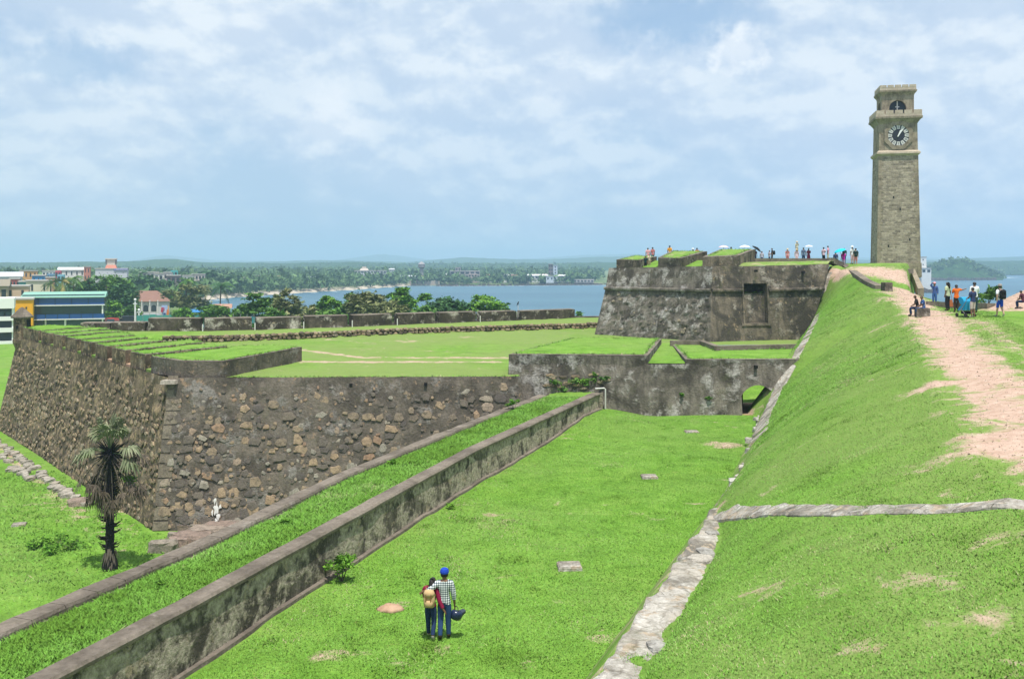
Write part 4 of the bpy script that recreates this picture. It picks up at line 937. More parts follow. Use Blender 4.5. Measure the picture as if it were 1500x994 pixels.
while y < 57.5:
    l_ = rr.uniform(.5, 1.1)
    if rr.random() < .4: w_ = rr.uniform(.3, .55); lay(edg, float(fx(y)) + rr.uniform(.2, .38), y + l_ / 2, w_, l_ * rr.uniform(.6, 1), .24, rr.uniform(-.5, .2), SLB, .72, zedge)
    y += l_
mb = MB()
for y0 in np.arange(5, 57, 1.0):
    y1 = y0 + 1.0; a, b = Vector((float(fx(y0)) - .02, y0, -.4)), Vector((float(fx(y1)) - .02, y1, -.4)); c_, d_ = Vector((float(fx(y1)) + .08, y1, float(fz(y1)) + .02)), Vector((float(fx(y0)) + .08, y0, float(fz(y0)) + .02))
    patch(mb, b, a, d_, c_, 2, 4, .06, 1.3)
wb(mb, 'retaining_face', M_plaster_warm, edg)

cw = empty('cross_wall', (9, 18, 4), 'low stone wall top crossing the grass rampart from the edging to the right', 'wall')
SLW = [slab_mesh(110 + k, M_stone_strip) for k in range(6)]
cp = [hit(px, py) for px, py in ((1052, 754), (1110, 749), (1180, 748), (1240, 748), (1285, 747), (1345, 746), (1420, 744), (1500, 742), (1600, 738))]
def cap_run(root, cp, hw, zlift=.035, skip=None, name='capstone'):
    L_ = [0.0]
    for a, b in zip(cp[:-1], cp[1:]): L_.append(L_[-1] + (b - a).length)
    def cpt(s_): k = min(len(cp) - 2, max(0, int(np.searchsorted(L_, s_) - 1))); p = cp[k].lerp(cp[k + 1], (s_ - L_[k]) / (L_[k + 1] - L_[k])); p.z = float(z_ramp(p.x, p.y)); return p, (cp[k + 1] - cp[k]).normalized()
    s0 = 0.0
    while s0 < L_[-1] - .3:
        ln = rr.uniform(.8, 1.7) * (hw / .3) ** .5; s1 = min(s0 + ln, L_[-1]); mb = MB(); vs = []; ns = max(2, int((s1 - s0) / .3))
        for j in range(ns + 1):
            p, d_ = cpt(min(L_[-1] - .01, s0 + .012 + (s1 - s0 - .024) * j / ns)); n_ = Vector((d_.y, -d_.x, 0)).normalized(); f1, f2 = .25 * hw * fbm(p.y * 2.2, 1), .25 * hw * fbm(p.y * 2.2, 7); zt_ = zlift + .04 * fbm(p.y * 1.4, 4)
            sl = float(z_ramp(p.x + n_.x * hw, p.y + n_.y * hw) - z_ramp(p.x - n_.x * hw, p.y - n_.y * hw)) / (2 * hw) * .8; n_ = Vector((n_.x, n_.y, max(-.9, min(.9, sl))))
            vs += [p + n_ * (hw + f1) + Vector((0, 0, -.5)), p + n_ * (hw * .95 + f1) + Vector((0, 0, zt_ - .03)), p + n_ * (hw * .68 + f1) + Vector((0, 0, zt_ + .015)), p + Vector((0, 0, zt_ + .03 * fbm(p.y * 4, 2))), p - n_ * (hw * .68 + f2) + Vector((0, 0, zt_ + .01)), p - n_ * (hw * .96 + f2) + Vector((0, 0, zt_ - .04)), p - n_ * (hw + f2) + Vector((0, 0, -.5))]
        mb.add(vs, [(j * 7 + i, j * 7 + i + 1, (j + 1) * 7 + i + 1, (j + 1) * 7 + i) for j in range(ns) for i in range(6)] + [tuple(range(6, -1, -1)), tuple(range(ns * 7, ns * 7 + 7))])
        if skip is None or rr.random() > skip: wb(mb, name, M_strip, root)
        s0 = s1
cap_run(cw, cp, .31)
cap_run(edg, [hit(px + 4, py, d0=30) for px, py in ((1108, 640), (1113, 622), (1120, 605), (1128, 589), (1135, 572), (1145, 552), (1158, 531))], .42, .06, .12, 'edge_stone')
cap_run(edg, [hit(px + 4, py, d0=40) for px, py in ((1160, 527), (1172, 505), (1184, 482), (1195, 457), (1204, 425), (1210, 400))], .30, .05, .35, 'edge_stone')

mr = empty('rubble_row', G(60, 690, MOAT), 'two ragged rows of fallen stones in the moat grass below the left bastion', 'stones')
SLP = [slab_mesh(120 + k, M_stone_pale) for k in range(5)]; SLK = [slab_mesh(130 + k, M_stone_pink) for k in range(5)]
zm = lambda x, y: MOAT + .02
for a, b, n_, pr in (((0, 652), (122, 742), 46, .85), ((0, 668), (48, 705), 18, .7), ((20, 690), (45, 700), 6, .6), ((-60, 618), (0, 652), 22, .9)):
    for k in range(n_):
        if rr.random() < pr:
            t_ = (k + rr.uniform(-.4, .4)) / n_; p = G(a[0] + (b[0] - a[0]) * t_ + rr.uniform(-5, 5), a[1] + (b[1] - a[1]) * t_, MOAT); lay(mr, p.x, p.y, rr.uniform(.4, .9), rr.uniform(.4, .9), .45, rr.uniform(0, 3), SLP, .5, zm)
p = G(118, 738, MOAT); lay(mr, p.x, p.y, 1.5, 1.3, .6, .5, SLK, .45, zm)
ro = empty('rock_outcrop', G(285, 790, MOAT), 'pink rock outcrop at the foot of the bastion corner', 'rocks')
for px, py, w_, h in ((238, 806, 1.5, .8), (262, 798, 1.3, .6), (282, 793, 2.2, .7), (305, 785, 2.4, .8), (325, 780, 2.2, .8), (298, 775, 1.8, .5), (345, 772, 1.8, .8), (270, 775, 1.1, .4), (368, 764, 1.8, .9), (255, 788, .8, .5)):
    p = G(px, py, MOAT); lay(ro, p.x, p.y, w_, w_ * .6, h, rr.uniform(-.3, .4), SLK, .35, zm, 'rock')
p = G(30, 768, MOAT); tag(lay(None, p.x, p.y, .9, .8, .25, .1, SLP, .4, zm) if False else None) if False else None
def slab_thing(px, py, z, sx, sy, h, label, rz=0, m=None, name='concrete_slab'):
    p = G(px, py, z); mb = MB(); mb.box((0, 0, -.08), (sx, sy, h + .08), 0, .97, .97); mb.box((sx * .0, 0, h), (sx * .90, sy * .88, .03), 0, .98, .98)
    o = mb.build(name, m or M_strip); o.location = p; o.rotation_euler.z = rz; return tag(o, label, 'slab')
slab_thing(834, 829, .05, .72, .66, .045, 'pale square concrete slab nearest the walking couple on the ditch grass', .05)
slab_thing(951, 698, .03, .68, .64, .04, 'pale concrete slab in the middle of the ditch lawn', .02)
slab_thing(1013, 633, .0, .75, .6, .06, 'faint flat slab in the grass before the arched passage', 0)
slab_thing(28, 769, MOAT, .75, .6, .1, 'small pale slab lying in the moat grass left of the palm', .3)
mb = MB(); mb.lathe((0, 0, 0), [(.40, -.05), (.33, .03), (.24, .07), (.12, .10), (.03, .105)], 14, squash=.7); mb.v = [(x + .06 * fbm(x * 5, y * 5, z * 5), y + .06 * fbm(x * 5, y * 5, 4), z + .05 * fbm(x * 6, y * 6, 8)) for x, y, z in mb.v]; o = mb.build('soil_heap', M_soil, smooth=True); o.location = G(572, 890, 0.02); tag(o, 'low heap of bare brown soil left of the walking couple', 'soil heap')
def block_thing(px, py, sx, sy, h, label, rz):
    p = hit(px, py, d0=30); mb = MB(); mb.box((0, 0, -.15), (sx, sy, h + .12), 0, .96, .96); mb.box((0, 0, h - .03), (sx * .96, sy * .96, .05), 0, .94, .94)
    o = mb.build('stone_block', M_plaster_warm); o.location = p; o.rotation_euler.z = rz; return tag(o, label, 'stone block')
block_thing(1299, 426, .62, .62, .62, 'small square stone block standing on the bare path below the clock tower', R(8))
seat_blk = block_thing(1351, 463, .72, .85, .45, 'low stone block the person in blue sits on', R(-14))
# sloping kerb walls near the tower
def kerb_run(pts, w_, h, name, mat, label, cat='wall'):
    root = empty(name, pts[0], label, cat); mb = MB()
    for a, b in zip(pts[:-1], pts[1:]):
        d_ = (b - a).normalized(); n_ = Vector((d_.y, -d_.x, 0)).normalized() * w_ / 2; dn = Vector((0, 0, -h))
        mb.prism([a + n_ + dn, a - n_ + dn, b - n_ + dn, b + n_ + dn], [a + n_, a - n_, b - n_, b + n_])
    wb(mb, 'coping', mat, root); return root
kerb_run([P(1217, 377.5, 92)] + [hit(px_, py_ + 3.5, d0=40) + Vector((0, 0, .30)) for px_, py_ in ((1237, 388.0), (1256, 402.0), (1272, 413.0), (1288, 420.0))], .62, .55, 'sloping_wall', M_cap, 'grey sloping wall descending beside the path below the clock tower')
kerb_run([P(1337, 394, 110), P(1341, 404, 98), P(1349, 422, 77)], .45, 1.1, 'stair_wall', M_dress, 'tan sloping wall edge right below the clock tower', 'wall')
kerb_run([hit(1362, 447, d0=40) + Vector((0, 0, .25)), hit(1400, 449, d0=40) + Vector((0, 0, .3)), hit(1452, 450, d0=40) + Vector((0, 0, .25))], .5, .8, 'seaward_kerb', M_cap, 'low kerb at the seaward edge behind the tourists', 'kerb')
kerb_run([P(1250, 392, 100), P(1300, 395, 100), P(1334, 393.5, 102)], .7, .5, 'terrace_kerb', M_stone_pink.copy() if False else M_cap, 'thin stone kerb along the bank in front of the clock tower', 'kerb')

# ------------------------------------------------------------------ clock tower
TB = P(1311, 389, 118.4)
tw = empty('clock_tower', TB, 'tall tapering stone clock tower with black and white clock face', 'clock tower', rz=R(-12)); tw.scale = (.94, .94, .972)
def ring_prism(mb, w0, z0, w1, z1, m=0): mb.prism([(i * w0 / 2, j * w0 / 2, z0) for i, j in ((-1, -1), (1, -1), (1, 1), (-1, 1))], [(i * w1 / 2, j * w1 / 2, z1) for i, j in ((-1, -1), (1, -1), (1, 1), (-1, 1))], m)
WB_, WS = 5.35, 4.78
mb = MB(); ring_prism(mb, WB_, -1.5, WS, 13.75); mb.build('shaft', M_masonry, tw)
mb = MB()
for i, j in ((-1, -1), (1, -1), (1, 1), (-1, 1)):         # dressed corners
    for s_ in range(34):
        z0, z1 = -.2 + s_ * .41, -.2 + s_ * .41 + .38; l_ = .62 if s_ % 2 else .42
        w0 = WB_ + (WS - WB_) * (z0 + 1.5) / 15.25 + .05; w1 = WB_ + (WS - WB_) * (z1 + 1.5) / 15.25 + .05
        mb.prism([(i * w0 / 2, j * w0 / 2, z0), (i * (w0 / 2 - l_), j * w0 / 2, z0), (i * (w0 / 2 - l_), j * (w0 / 2 - l_), z0), (i * w0 / 2, j * (w0 / 2 - l_), z0)][:: (1 if i * j < 0 else -1)], [(i * w1 / 2, j * w1 / 2, z1), (i * (w1 / 2 - l_), j * w1 / 2, z1), (i * (w1 / 2 - l_), j * (w1 / 2 - l_), z1), (i * w1 / 2, j * (w1 / 2 - l_), z1)][:: (1 if i * j < 0 else -1)])
o = mb.build('corner_stones', M_dress, tw, 'stuff')
mb = MB(); ring_prism(mb, 5.55, -1.4, 5.5, .35); mb.build('plinth', M_dress, tw)
mb = MB(); ring_prism(mb, WS + .02, 13.75, WS + .55, 14.0); ring_prism(mb, WS + .56, 14.0, WS + .50, 14.22); ring_prism(mb, WS + .50, 14.22, WS + .02, 14.42); mb.build('string_course', M_dress_pale, tw)
mb = MB(); ring_prism(mb, WS - .03, 14.4, WS - .16, 18.6); mb.build('clock_stage', M_dress, tw)
mb = MB(); ring_prism(mb, WS - .1, 17.75, WS + .05, 17.9); ring_prism(mb, WS + .06, 17.9, WS + .75, 18.35); ring_prism(mb, WS + .95, 18.36, WS + 1.0, 18.62); mb.build('cornice', M_dress, tw)
def crenels(mb, w_, z, h, n, gap_, th=.32):
    for side in range(4):
        for k in range(n):
            u = -w_ / 2 + w_ / n * (k + .5); l_ = w_ / n - gap_; x, y = ((u, -w_ / 2 + th / 2), (w_ / 2 - th / 2, u), (u, w_ / 2 - th / 2), (-w_ / 2 + th / 2, u))[side]
            mb.box((x, y, z), (l_, th, h) if side % 2 == 0 else (th * .98, l_ * .97, h * .99), 0, .96, .9)
mb = MB(); ring_prism(mb, WS + .86, 18.62, WS + .84, 18.95); crenels(mb, WS + .86, 18.94, .46, 5, .16); mb.build('battlement', M_dress_pale, tw)
W2 = 3.95; ZB = 18.95
mb = MB(); ah = 1.05; AC = ZB + .75
# belfry walls with an arched opening on each side
for side in range(4):
    M = Matrix.Rotation(side * math.pi / 2, 4, 'Z'); fs = []
    def V(x, z, y=-W2 / 2): return M @ Vector((x, y, z))
    mb.add([V(-W2 / 2, ZB), V(-ah, ZB), V(-ah, 21.9), V(-W2 / 2, 21.9)], [(0, 1, 2, 3)]); mb.add([V(ah, ZB), V(W2 / 2, ZB), V(W2 / 2, 21.9), V(ah, 21.9)], [(0, 1, 2, 3)])
    ap = [(ah * -math.cos(math.pi * k / 12), AC + ah * math.sin(math.pi * k / 12)) for k in range(13)]
    for (xa, za), (xb, zb_) in zip(ap[:-1], ap[1:]):
        mb.add([V(xa, za), V(xb, zb_), V(xb, 21.9), V(xa, 21.9)], [(0, 1, 2, 3)]); mb.add([V(xa, za), V(xb, zb_), V(xb, zb_, -W2 / 2 + .5), V(xa, za, -W2 / 2 + .5)], [(0, 3, 2, 1)])
    for x_ in (-ah, ah): mb.add([V(x_, ZB), V(x_, AC), V(x_, AC, -W2 / 2 + .5), V(x_, ZB, -W2 / 2 + .5)], [(0, 1, 2, 3)])
mb.build('belfry', M_dress, tw)
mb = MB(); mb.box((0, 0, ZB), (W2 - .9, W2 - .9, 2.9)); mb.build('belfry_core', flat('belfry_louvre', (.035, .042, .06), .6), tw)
mb = MB(); mb.box((0, -W2 / 2 + .40, ZB + .55), (.13, .06, 1.2)); mb.box((0, -W2 / 2 + .41, ZB + .95), (.5, .05, .12)); mb.build('bell_frame', M_offwhite, tw)
mb = MB(); ring_prism(mb, W2 + .02, 21.3, W2 + .1, 21.45); ring_prism(mb, W2 + .1, 21.45, W2 + .55, 21.75); ring_prism(mb, W2 + .62, 21.76, W2 + .66, 21.98); mb.build('top_cornice', M_dress, tw)
mb = MB(); ring_prism(mb, W2 + .5, 21.98, W2 + .46, 22.35); crenels(mb, W2 + .5, 22.34, .30, 5, .13, .28); mb.build('top_battlement', M_dress_pale, tw)
# clock: octagonal surround, dial, twelve hour marks, two hands
CZ, FY = 16.28, -(WS - .1) / 2 + .0
def disc(mb, r, y, n, thick, c=CZ, rot=0, r_in=0):
    o_ = [(r * math.cos(2 * math.pi * k / n + rot), y - thick, c + r * math.sin(2 * math.pi * k / n + rot)) for k in range(n)]
    b_ = [(x, y + .05, z) for x, _, z in o_]
    if r_in:
        i_ = [(r_in * math.cos(2 * math.pi * k / n + rot), y - thick, c + r_in * math.sin(2 * math.pi * k / n + rot)) for k in range(n)]; ib = [(x, y + .05, z) for x, _, z in i_]
        mb.add(o_ + b_ + i_ + ib, sum([[(k, (k + 1) % n, n + (k + 1) % n, n + k), (2 * n + k, 2 * n + (k + 1) % n, (k + 1) % n, k), (3 * n + k, 3 * n + (k + 1) % n, 2 * n + (k + 1) % n, 2 * n + k)] for k in range(n)], []))
    else: mb.add(o_ + b_, [tuple(range(n))] + [(k, n + k, n + (k + 1) % n, (k + 1) % n) for k in range(n)])
mb = MB(); disc(mb, 1.86, FY, 8, .16, rot=math.pi / 8, r_in=1.36); surround = mb.build('clock_surround', M_dress, tw)
mb = MB(); disc(mb, 1.38, FY, 40, .06); dial = mb.build('clock_face', M_clockblack, tw)
mb = MB(); disc(mb, 1.42, FY, 40, .13, r_in=1.33); mb.build('clock_rim', M_offwhite, tw, None).parent = dial
NUM = {12: 'XII', 1: 'I', 2: 'II', 3: 'III', 4: 'IIII', 5: 'V', 6: 'VI', 7: 'VII', 8: 'VIII', 9: 'IX', 10: 'X', 11: 'XI'}
for h_ in range(1, 13):                        # each hour a white plate carrying its black numeral
    a_ = math.pi / 2 - h_ * math.pi / 6; er = Vector((math.cos(a_), 0, math.sin(a_))); et = Vector((math.sin(a_), 0, -math.cos(a_))); C_ = Vector((0, FY - .065, CZ))
    mb = MB(); pts = [C_ + er * .78 - et * .155, C_ + er * .78 + et * .155, C_ + er * 1.27 + et * .235, C_ + er * 1.27 - et * .235]
    mb.add(pts + [p + Vector((0, -.03, 0)) for p in pts], [(7, 6, 5, 4), (0, 4, 5, 1), (1, 5, 6, 2), (2, 6, 7, 3), (3, 7, 4, 0)]); plate = mb.build('hour_plate', M_offwhite, dial)
    txt = NUM[h_]; wd = {'I': .055, 'V': .12, 'X': .12}; tot = sum(wd[c] for c in txt); sc2 = min(1, .30 / tot); x = -tot * sc2 / 2; mb = MB()
    def bar(u0, v0, u1, v1, t_=.012):
        p0 = C_ + et * u0 + er * v0; p1 = C_ + et * u1 + er * v1; n_ = (p1 - p0).cross(Vector((0, 1, 0))).normalized() * t_; o_ = Vector((0, -.036, 0)); mb.add([p0 + n_ + o_, p0 - n_ + o_, p1 - n_ + o_, p1 + n_ + o_], [(0, 1, 2, 3)])
    for c in txt:
        w_ = wd[c] * sc2; a0, b0 = x + w_ * .12, x + w_ * .88; m0 = x + w_ / 2
        if c == 'I': bar(m0, .86, m0, 1.20)
        elif c == 'V': bar(a0, 1.20, m0, .86); bar(b0, 1.20, m0, .86)
        else: bar(a0, 1.20, b0, .86); bar(b0, 1.20, a0, .86)
        x += w_
    mb.build('numeral', M_clockblack, dial).parent = dial
for nm, a_, l_, w_ in (('minute_hand', 55, 1.12, .075), ('hour_hand', 62, .80, .12)):
    a_ = math.radians(a_); er = Vector((math.cos(a_), 0, math.sin(a_))); et = Vector((math.sin(a_), 0, -math.cos(a_))); C_ = Vector((0, FY - (.115 if nm[0] == 'm' else .14), CZ)); mb = MB()
    pts = [C_ - er * .2 - et * w_ * .5, C_ - er * .2 + et * w_ * .5, C_ + er * l_ * .75 + et * w_, C_ + er * l_, C_ + er * l_ * .75 - et * w_]
    mb.add(pts + [p + Vector((0, -.02, 0)) for p in pts], [(9, 8, 7, 6, 5)] + [(k, 5 + k, 5 + (k + 1) % 5, (k + 1) % 5) for k in range(5)]); mb.build(nm, M_white, dial)
mb = MB(); rr = random.Random(2)
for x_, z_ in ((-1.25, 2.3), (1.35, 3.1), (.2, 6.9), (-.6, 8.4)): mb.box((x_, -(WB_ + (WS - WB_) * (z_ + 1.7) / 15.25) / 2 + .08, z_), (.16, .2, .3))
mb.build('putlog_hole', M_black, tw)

# ------------------------------------------------------------------ people
SKIN = {k: flat('skin_' + k, c, .6, .3, .08, 20) for k, c in (('brown', (.20, .105, .06)), ('light', (.48, .30, .21)))}
M_hair = flat('black_hair', (.014, .011, .010), .5, .4, .3, 30)
CLOTH = {}
def cloth(name, c):
    if name not in CLOTH: CLOTH[name] = flat('cloth_' + name, c, .9, .1, .10, 14)
    return CLOTH[name]
def check_fn(s):
    v = s.coord(); sp = s.add('ShaderNodeSeparateXYZ'); s.l.new(v, sp.inputs[0])
    def band(o, k): return s.ramp(s.math('ABSOLUTE', s.math('SUBTRACT', s.math('FRACT', s.math('MULTIPLY', o, k)), .5)), [(.18, 1.0), (.26, 0.0)])
    a, b = band(sp.outputs[0], 19), band(sp.outputs[2], 19)
    return s.ramp(s.math('ADD', s.math('MULTIPLY', a, .5), s.math('MULTIPLY', b, .5)), [(0, (.74, .76, .76)), (.5, (.20, .24, .26)), (1.0, (.018, .028, .035))])
CLOTH['check'] = material('checked_cloth', check_fn, .9, .1)
def flower_fn(s):
    v = s.coord(); return s.ramp(s.voro(v, 14), [(.0, (.55, .62, .70)), (.22, (.30, .42, .62)), (.34, (.045, .09, .24)), (1, (.035, .07, .20))])
CLOTH['patterned_blue'] = material('patterned_blue_cloth', flower_fn, .9, .1)
M_denim = cloth('denim', (.030, .065, .16)); M_shoe = cloth('shoe', (.05, .045, .04)); M_shoe_w = cloth('pale_shoe', (.5, .47, .42))

BASE = dict(pel=(0, 0, .53), sp1=(0, .0, .60), sp2=(0, .0, .69), ch=(0, -.004, .765), nk=(0, -.002, .832), hd0=(0, .006, .868), hd1=(0, .010, .915), hd2=(0, .0, .962), nose=(0, .066, .897))
for sd_, sg in (('L', -1), ('R', 1)):
    BASE.update({'sh' + sd_: (sg * .094, -.004, .795), 'el' + sd_: (sg * .122, -.014, .635), 'wr' + sd_: (sg * .128, .022, .495), 'ha' + sd_: (sg * .126, .036, .448),
                 'hip' + sd_: (sg * .048, 0, .498), 'kn' + sd_: (sg * .052, .012, .280), 'an' + sd_: (sg * .052, -.012, .050), 'to' + sd_: (sg * .060, .072, .018), 'ear' + sd_: (sg * .046, .004, .905)})
RAD = dict(pel=(.074, .058), sp1=(.066, .050), sp2=(.074, .054), ch=(.078, .056), nk=(.030, .031), hd0=(.036, .042), hd1=(.044, .054), hd2=(.034, .042), nose=(.007, .008), sh=(.036, .036), el=(.025, .025), wr=(.017, .016), ha=(.021, .012), hip=(.050, .052), kn=(.034, .036), an=(.022, .024), to=(.022, .015), ear=(.008, .012))
BONES = [('pel', 'sp1'), ('sp1', 'sp2'), ('sp2', 'ch'), ('ch', 'nk'), ('nk', 'hd0'), ('hd0', 'hd1'), ('hd1', 'hd2'), ('hd1', 'nose')]
for sd_ in 'LR': BONES += [('ch', 'sh' + sd_), ('sh' + sd_, 'el' + sd_), ('el' + sd_, 'wr' + sd_), ('wr' + sd_, 'ha' + sd_), ('pel', 'hip' + sd_), ('hip' + sd_, 'kn' + sd_), ('kn' + sd_, 'an' + sd_), ('an' + sd_, 'to' + sd_), ('hd1', 'ear' + sd_)]
POSE = {
    'stand': {},
    'walk': dict(knL=(-.05, .05, .285), anL=(-.05, .08, .055), toL=(-.055, .16, .02), knR=(.05, .0, .28), anR=(.052, -.11, .085), toR=(.056, -.04, .022), elR=(.13, .02, .64), wrR=(.125, .10, .51), haR=(.12, .125, .465), elL=(-.13, -.05, .64), wrL=(-.13, -.04, .49), haL=(-.126, -.035, .445)),
    'photo': dict(elR=(.13, .06, .69), wrR=(.05, .14, .83), haR=(.025, .15, .865), elL=(-.13, .06, .69), wrL=(-.05, .14, .83), haL=(-.025, .15, .865)),
    'shade': dict(elR=(.15, .04, .84), wrR=(.08, .04, .95), haR=(.04, .04, .975)),
    'hold': dict(elR=(.115, .03, .66), wrR=(.05, .12, .74), haR=(.04, .13, .79)),
    'push': dict(elR=(.12, .02, .65), wrR=(.10, .15, .60), haR=(.09, .19, .595), elL=(-.12, .02, .65), wrL=(-.10, .15, .60), haL=(-.09, .19, .595)),
    'point': dict(elR=(.20, .06, .77), wrR=(.33, .10, .81), haR=(.38, .11, .82), elL=(-.12, .03, .66), wrL=(-.07, .12, .68), haL=(-.05, .15, .70)),
    'sit': dict(pel=(0, 0, .30), sp1=(0, .01, .37), sp2=(0, .03, .46), ch=(0, .05, .535), nk=(0, .07, .60), hd0=(0, .085, .634), hd1=(0, .095, .68), hd2=(0, .085, .728), nose=(0, .152, .662), earL=(-.046, .09, .672), earR=(.046, .09, .672),
                shL=(-.094, .05, .565), shR=(.094, .05, .565), elL=(-.115, .10, .42), elR=(.115, .10, .42), wrL=(-.06, .20, .36), wrR=(.06, .20, .36), haL=(-.04, .24, .34), haR=(.04, .24, .34),
                hipL=(-.048, .02, .285), hipR=(.048, .02, .285), knL=(-.055, .245, .285), knR=(.055, .245, .285), anL=(-.055, .215, .055), anR=(.06, .23, .055), toL=(-.058, .30, .018), toR=(.066, .31, .018)),
}
def person(label, loc, H, rz, pose='stand', top=None, bottom=None, skin='brown', sleeve='short', legs='long', shoe=M_shoe, hair='short', hat=None, group=None, over=None, fingers=False, skirt=None, thin=1.0, levels=1):
    J = dict(BASE); J.update(POSE[pose] if isinstance(pose, str) else pose); J.update(over or {})
    J = {k: Vector(v) * H for k, v in J.items()}
    names = list(J); bones = list(BONES); rad = {k: Vector(RAD[k] if k in RAD else RAD[k[:-1]]) * H * (thin if k in ('pel', 'sp1', 'sp2', 'ch') else 1) for k in names}
    if fingers:
        for sd_ in 'LR':
            h, w_ = J['ha' + sd_], J['wr' + sd_]; d_ = (h - w_).normalized(); side = d_.cross(Vector((1, 0, 0))).normalized(); pn = d_.cross(side).normalized()
            for k in range(5):
                off = (k - 1.5) * .010 * H if k < 4 else -.022 * H; ln = (.040, .047, .044, .034, .030)[k] * H
                a = h + d_ * (.012 * H if k < 4 else -.012 * H) + side * off; b = a + (d_ * .9 + pn * .12 + side * (-.5 if k == 4 else 0)) * ln * .5; c = b + (d_ * .8 + pn * .45) * ln * .5
                for q, pnt, r_ in (('a', a, .0056), ('b', b, .0052), ('c', c, .0042)):
                    J[f'f{k}{q}{sd_}'] = pnt; rad[f'f{k}{q}{sd_}'] = Vector((r_, r_)) * H
                bones += [('ha' + sd_, f'f{k}a{sd_}'), (f'f{k}a{sd_}', f'f{k}b{sd_}'), (f'f{k}b{sd_}', f'f{k}c{sd_}')]
        names = list(J)
    idx = {k: i for i, k in enumerate(names)}
    me = bpy.data.meshes.new('person'); me.from_pydata([J[k] for k in names], [(idx[a], idx[b]) for a, b in bones], []); me.update()
    tmp = bpy.data.objects.new('tmp_person', me); col.objects.link(tmp)
    sk = tmp.modifiers.new('s', 'SKIN'); sk.use_smooth_shade = True; sk.branch_smoothing = .3
    for k in names: v = me.skin_vertices[0].data[idx[k]]; v.radius = rad[k]; v.use_root = (k == 'pel')
    ss = tmp.modifiers.new('d', 'SUBSURF'); ss.levels = ss.render_levels = levels
    dg = bpy.context.evaluated_depsgraph_get(); dg.update(); body = bpy.data.meshes.new_from_object(tmp.evaluated_get(dg)); bpy.data.objects.remove(tmp)
    body.materials.clear(); body.materials.append(SKIN[skin]); body.name = 'person'
    n = len(body.vertices); co = np.empty(n * 3); body.vertices.foreach_get('co', co); co = co.reshape(-1, 3); no = np.empty(n * 3); body.vertices.foreach_get('normal', no); no = no.reshape(-1, 3)
    best = np.full(n, 1e9); bi = np.zeros(n, int); bt = np.zeros(n)
    for i, (a, b) in enumerate(bones):
        A_, B_ = np.array(J[a]), np.array(J[b]); ab = B_ - A_; t = np.clip(((co - A_) @ ab) / (ab @ ab + 1e-12), 0, 1); dd_ = np.linalg.norm(co - A_ - t[:, None] * ab, axis=1) - (np.array(rad[a])[0] * (1 - t) + np.array(rad[b])[0] * t) * .5
        m = dd_ < best; best[m] = dd_[m]; bi[m] = i; bt[m] = t[m]
    bn = np.array([f'{a}-{b}'.replace('L', '').replace('R', '') for a, b in bones])[bi]
    root = bpy.data.objects.new('person', body); col.objects.link(root); root.location = loc; root.rotation_euler.z = rz
    tag(root, label, 'person', group); body.polygons.foreach_set('use_smooth', [True] * len(body.polygons))
    def shell(name, mask, off, mat, grow=None):
        fs = [tuple(p.vertices) for p in body.polygons if all(mask[i] for i in p.vertices)]
        if not fs: return None
        used = sorted({i for f in fs for i in f}); mp = {i: k for k, i in enumerate(used)}; o_ = off if np.isscalar(off) else off[used][:, None]
        c2 = co[used] + no[used] * o_
        if grow is not None: c2 = grow(c2)
        m2 = bpy.data.meshes.new(name); m2.from_pydata(c2.tolist(), [], [tuple(mp[i] for i in f) for f in fs]); m2.update(); m2.materials.append(mat)
        o = link(name, m2, None, root, smooth=True); return o
    waist = J['pel'].z + .01 * H
    tors = np.isin(bn, ['sp1-sp2', 'sp2-ch', 'ch-nk', 'ch-sh', 'pel-sp1', 'sh-el']) & ~((bn == 'sh-el') & (bt > .78) & (sleeve == 'short')) & ~((bn == 'ch-nk') & (bt > .85))
    if sleeve == 'none': tors &= ~((bn == 'sh-el') & (bt > .2))
    if sleeve == 'rolled': tors |= (bn == 'el-wr') & (bt < .55)
    if sleeve == 'long': tors |= (bn == 'el-wr') & (bt < .9)
    tors |= np.isin(bn, ['pel-hip', 'pel-sp1']) & (co[:, 2] > J['pel'].z - .035 * H)
    if bottom is not None:
        lg = np.isin(bn, ['pel-hip', 'hip-kn', 'pel-sp1']) & (co[:, 2] < J['pel'].z + .06 * H)
        if legs == 'long': lg |= (bn == 'kn-an') & (bt < .93)
        elif legs == 'short': lg |= (bn == 'kn-an') & (bt < .04)
        shell('trousers' if legs == 'long' else 'shorts', lg, .008 * H, bottom)
    if top is not None: shell('shirt', tors, .013 * H, top)
    if shoe is not None: shell('shoes', (bn == 'an-to') | ((bn == 'kn-an') & (bt > .95)), .006 * H, shoe)
    if skirt is not None:
        mb = MB(); c = J['pel']; mb.lathe((c.x, c.y, 0), [(.088 * H, .58 * H), (.105 * H, .48 * H), (.115 * H, .30 * H), (.125 * H, .08 * H)], 12, squash=.8); mb.build('skirt', skirt, root, smooth=True)
    hc = (J['hd1'] + J['hd2']) / 2
    if hair:
        f_ = J['nose'] - J['hd1']; f_.z = 0; f_ = np.array(f_.normalized()); rel = co - np.array(J['hd1'])
        hm = np.isin(bn, ['hd1-hd2', 'hd0-hd1', 'hd1-ear', 'hd1-nose']) & ((rel[:, 2] > .018 * H) | ((rel @ f_ < .006 * H) & (rel[:, 2] > -.04 * H)))
        shell('hair', hm, .008 * H, M_hair)
        if hair == 'long':
            mb = MB(); b0 = J['hd1'] - Vector(f_) * .035 * H; mb.tube([b0 + Vector((0, 0, .04 * H)), b0 - Vector(f_) * .02 * H, b0 - Vector(f_) * .035 * H - Vector((0, 0, .09 * H)), b0 - Vector(f_) * .05 * H - Vector((0, 0, .17 * H))], [.03 * H, .042 * H, .04 * H, .02 * H], 8); mb.build('long_hair', M_hair, root, smooth=True)
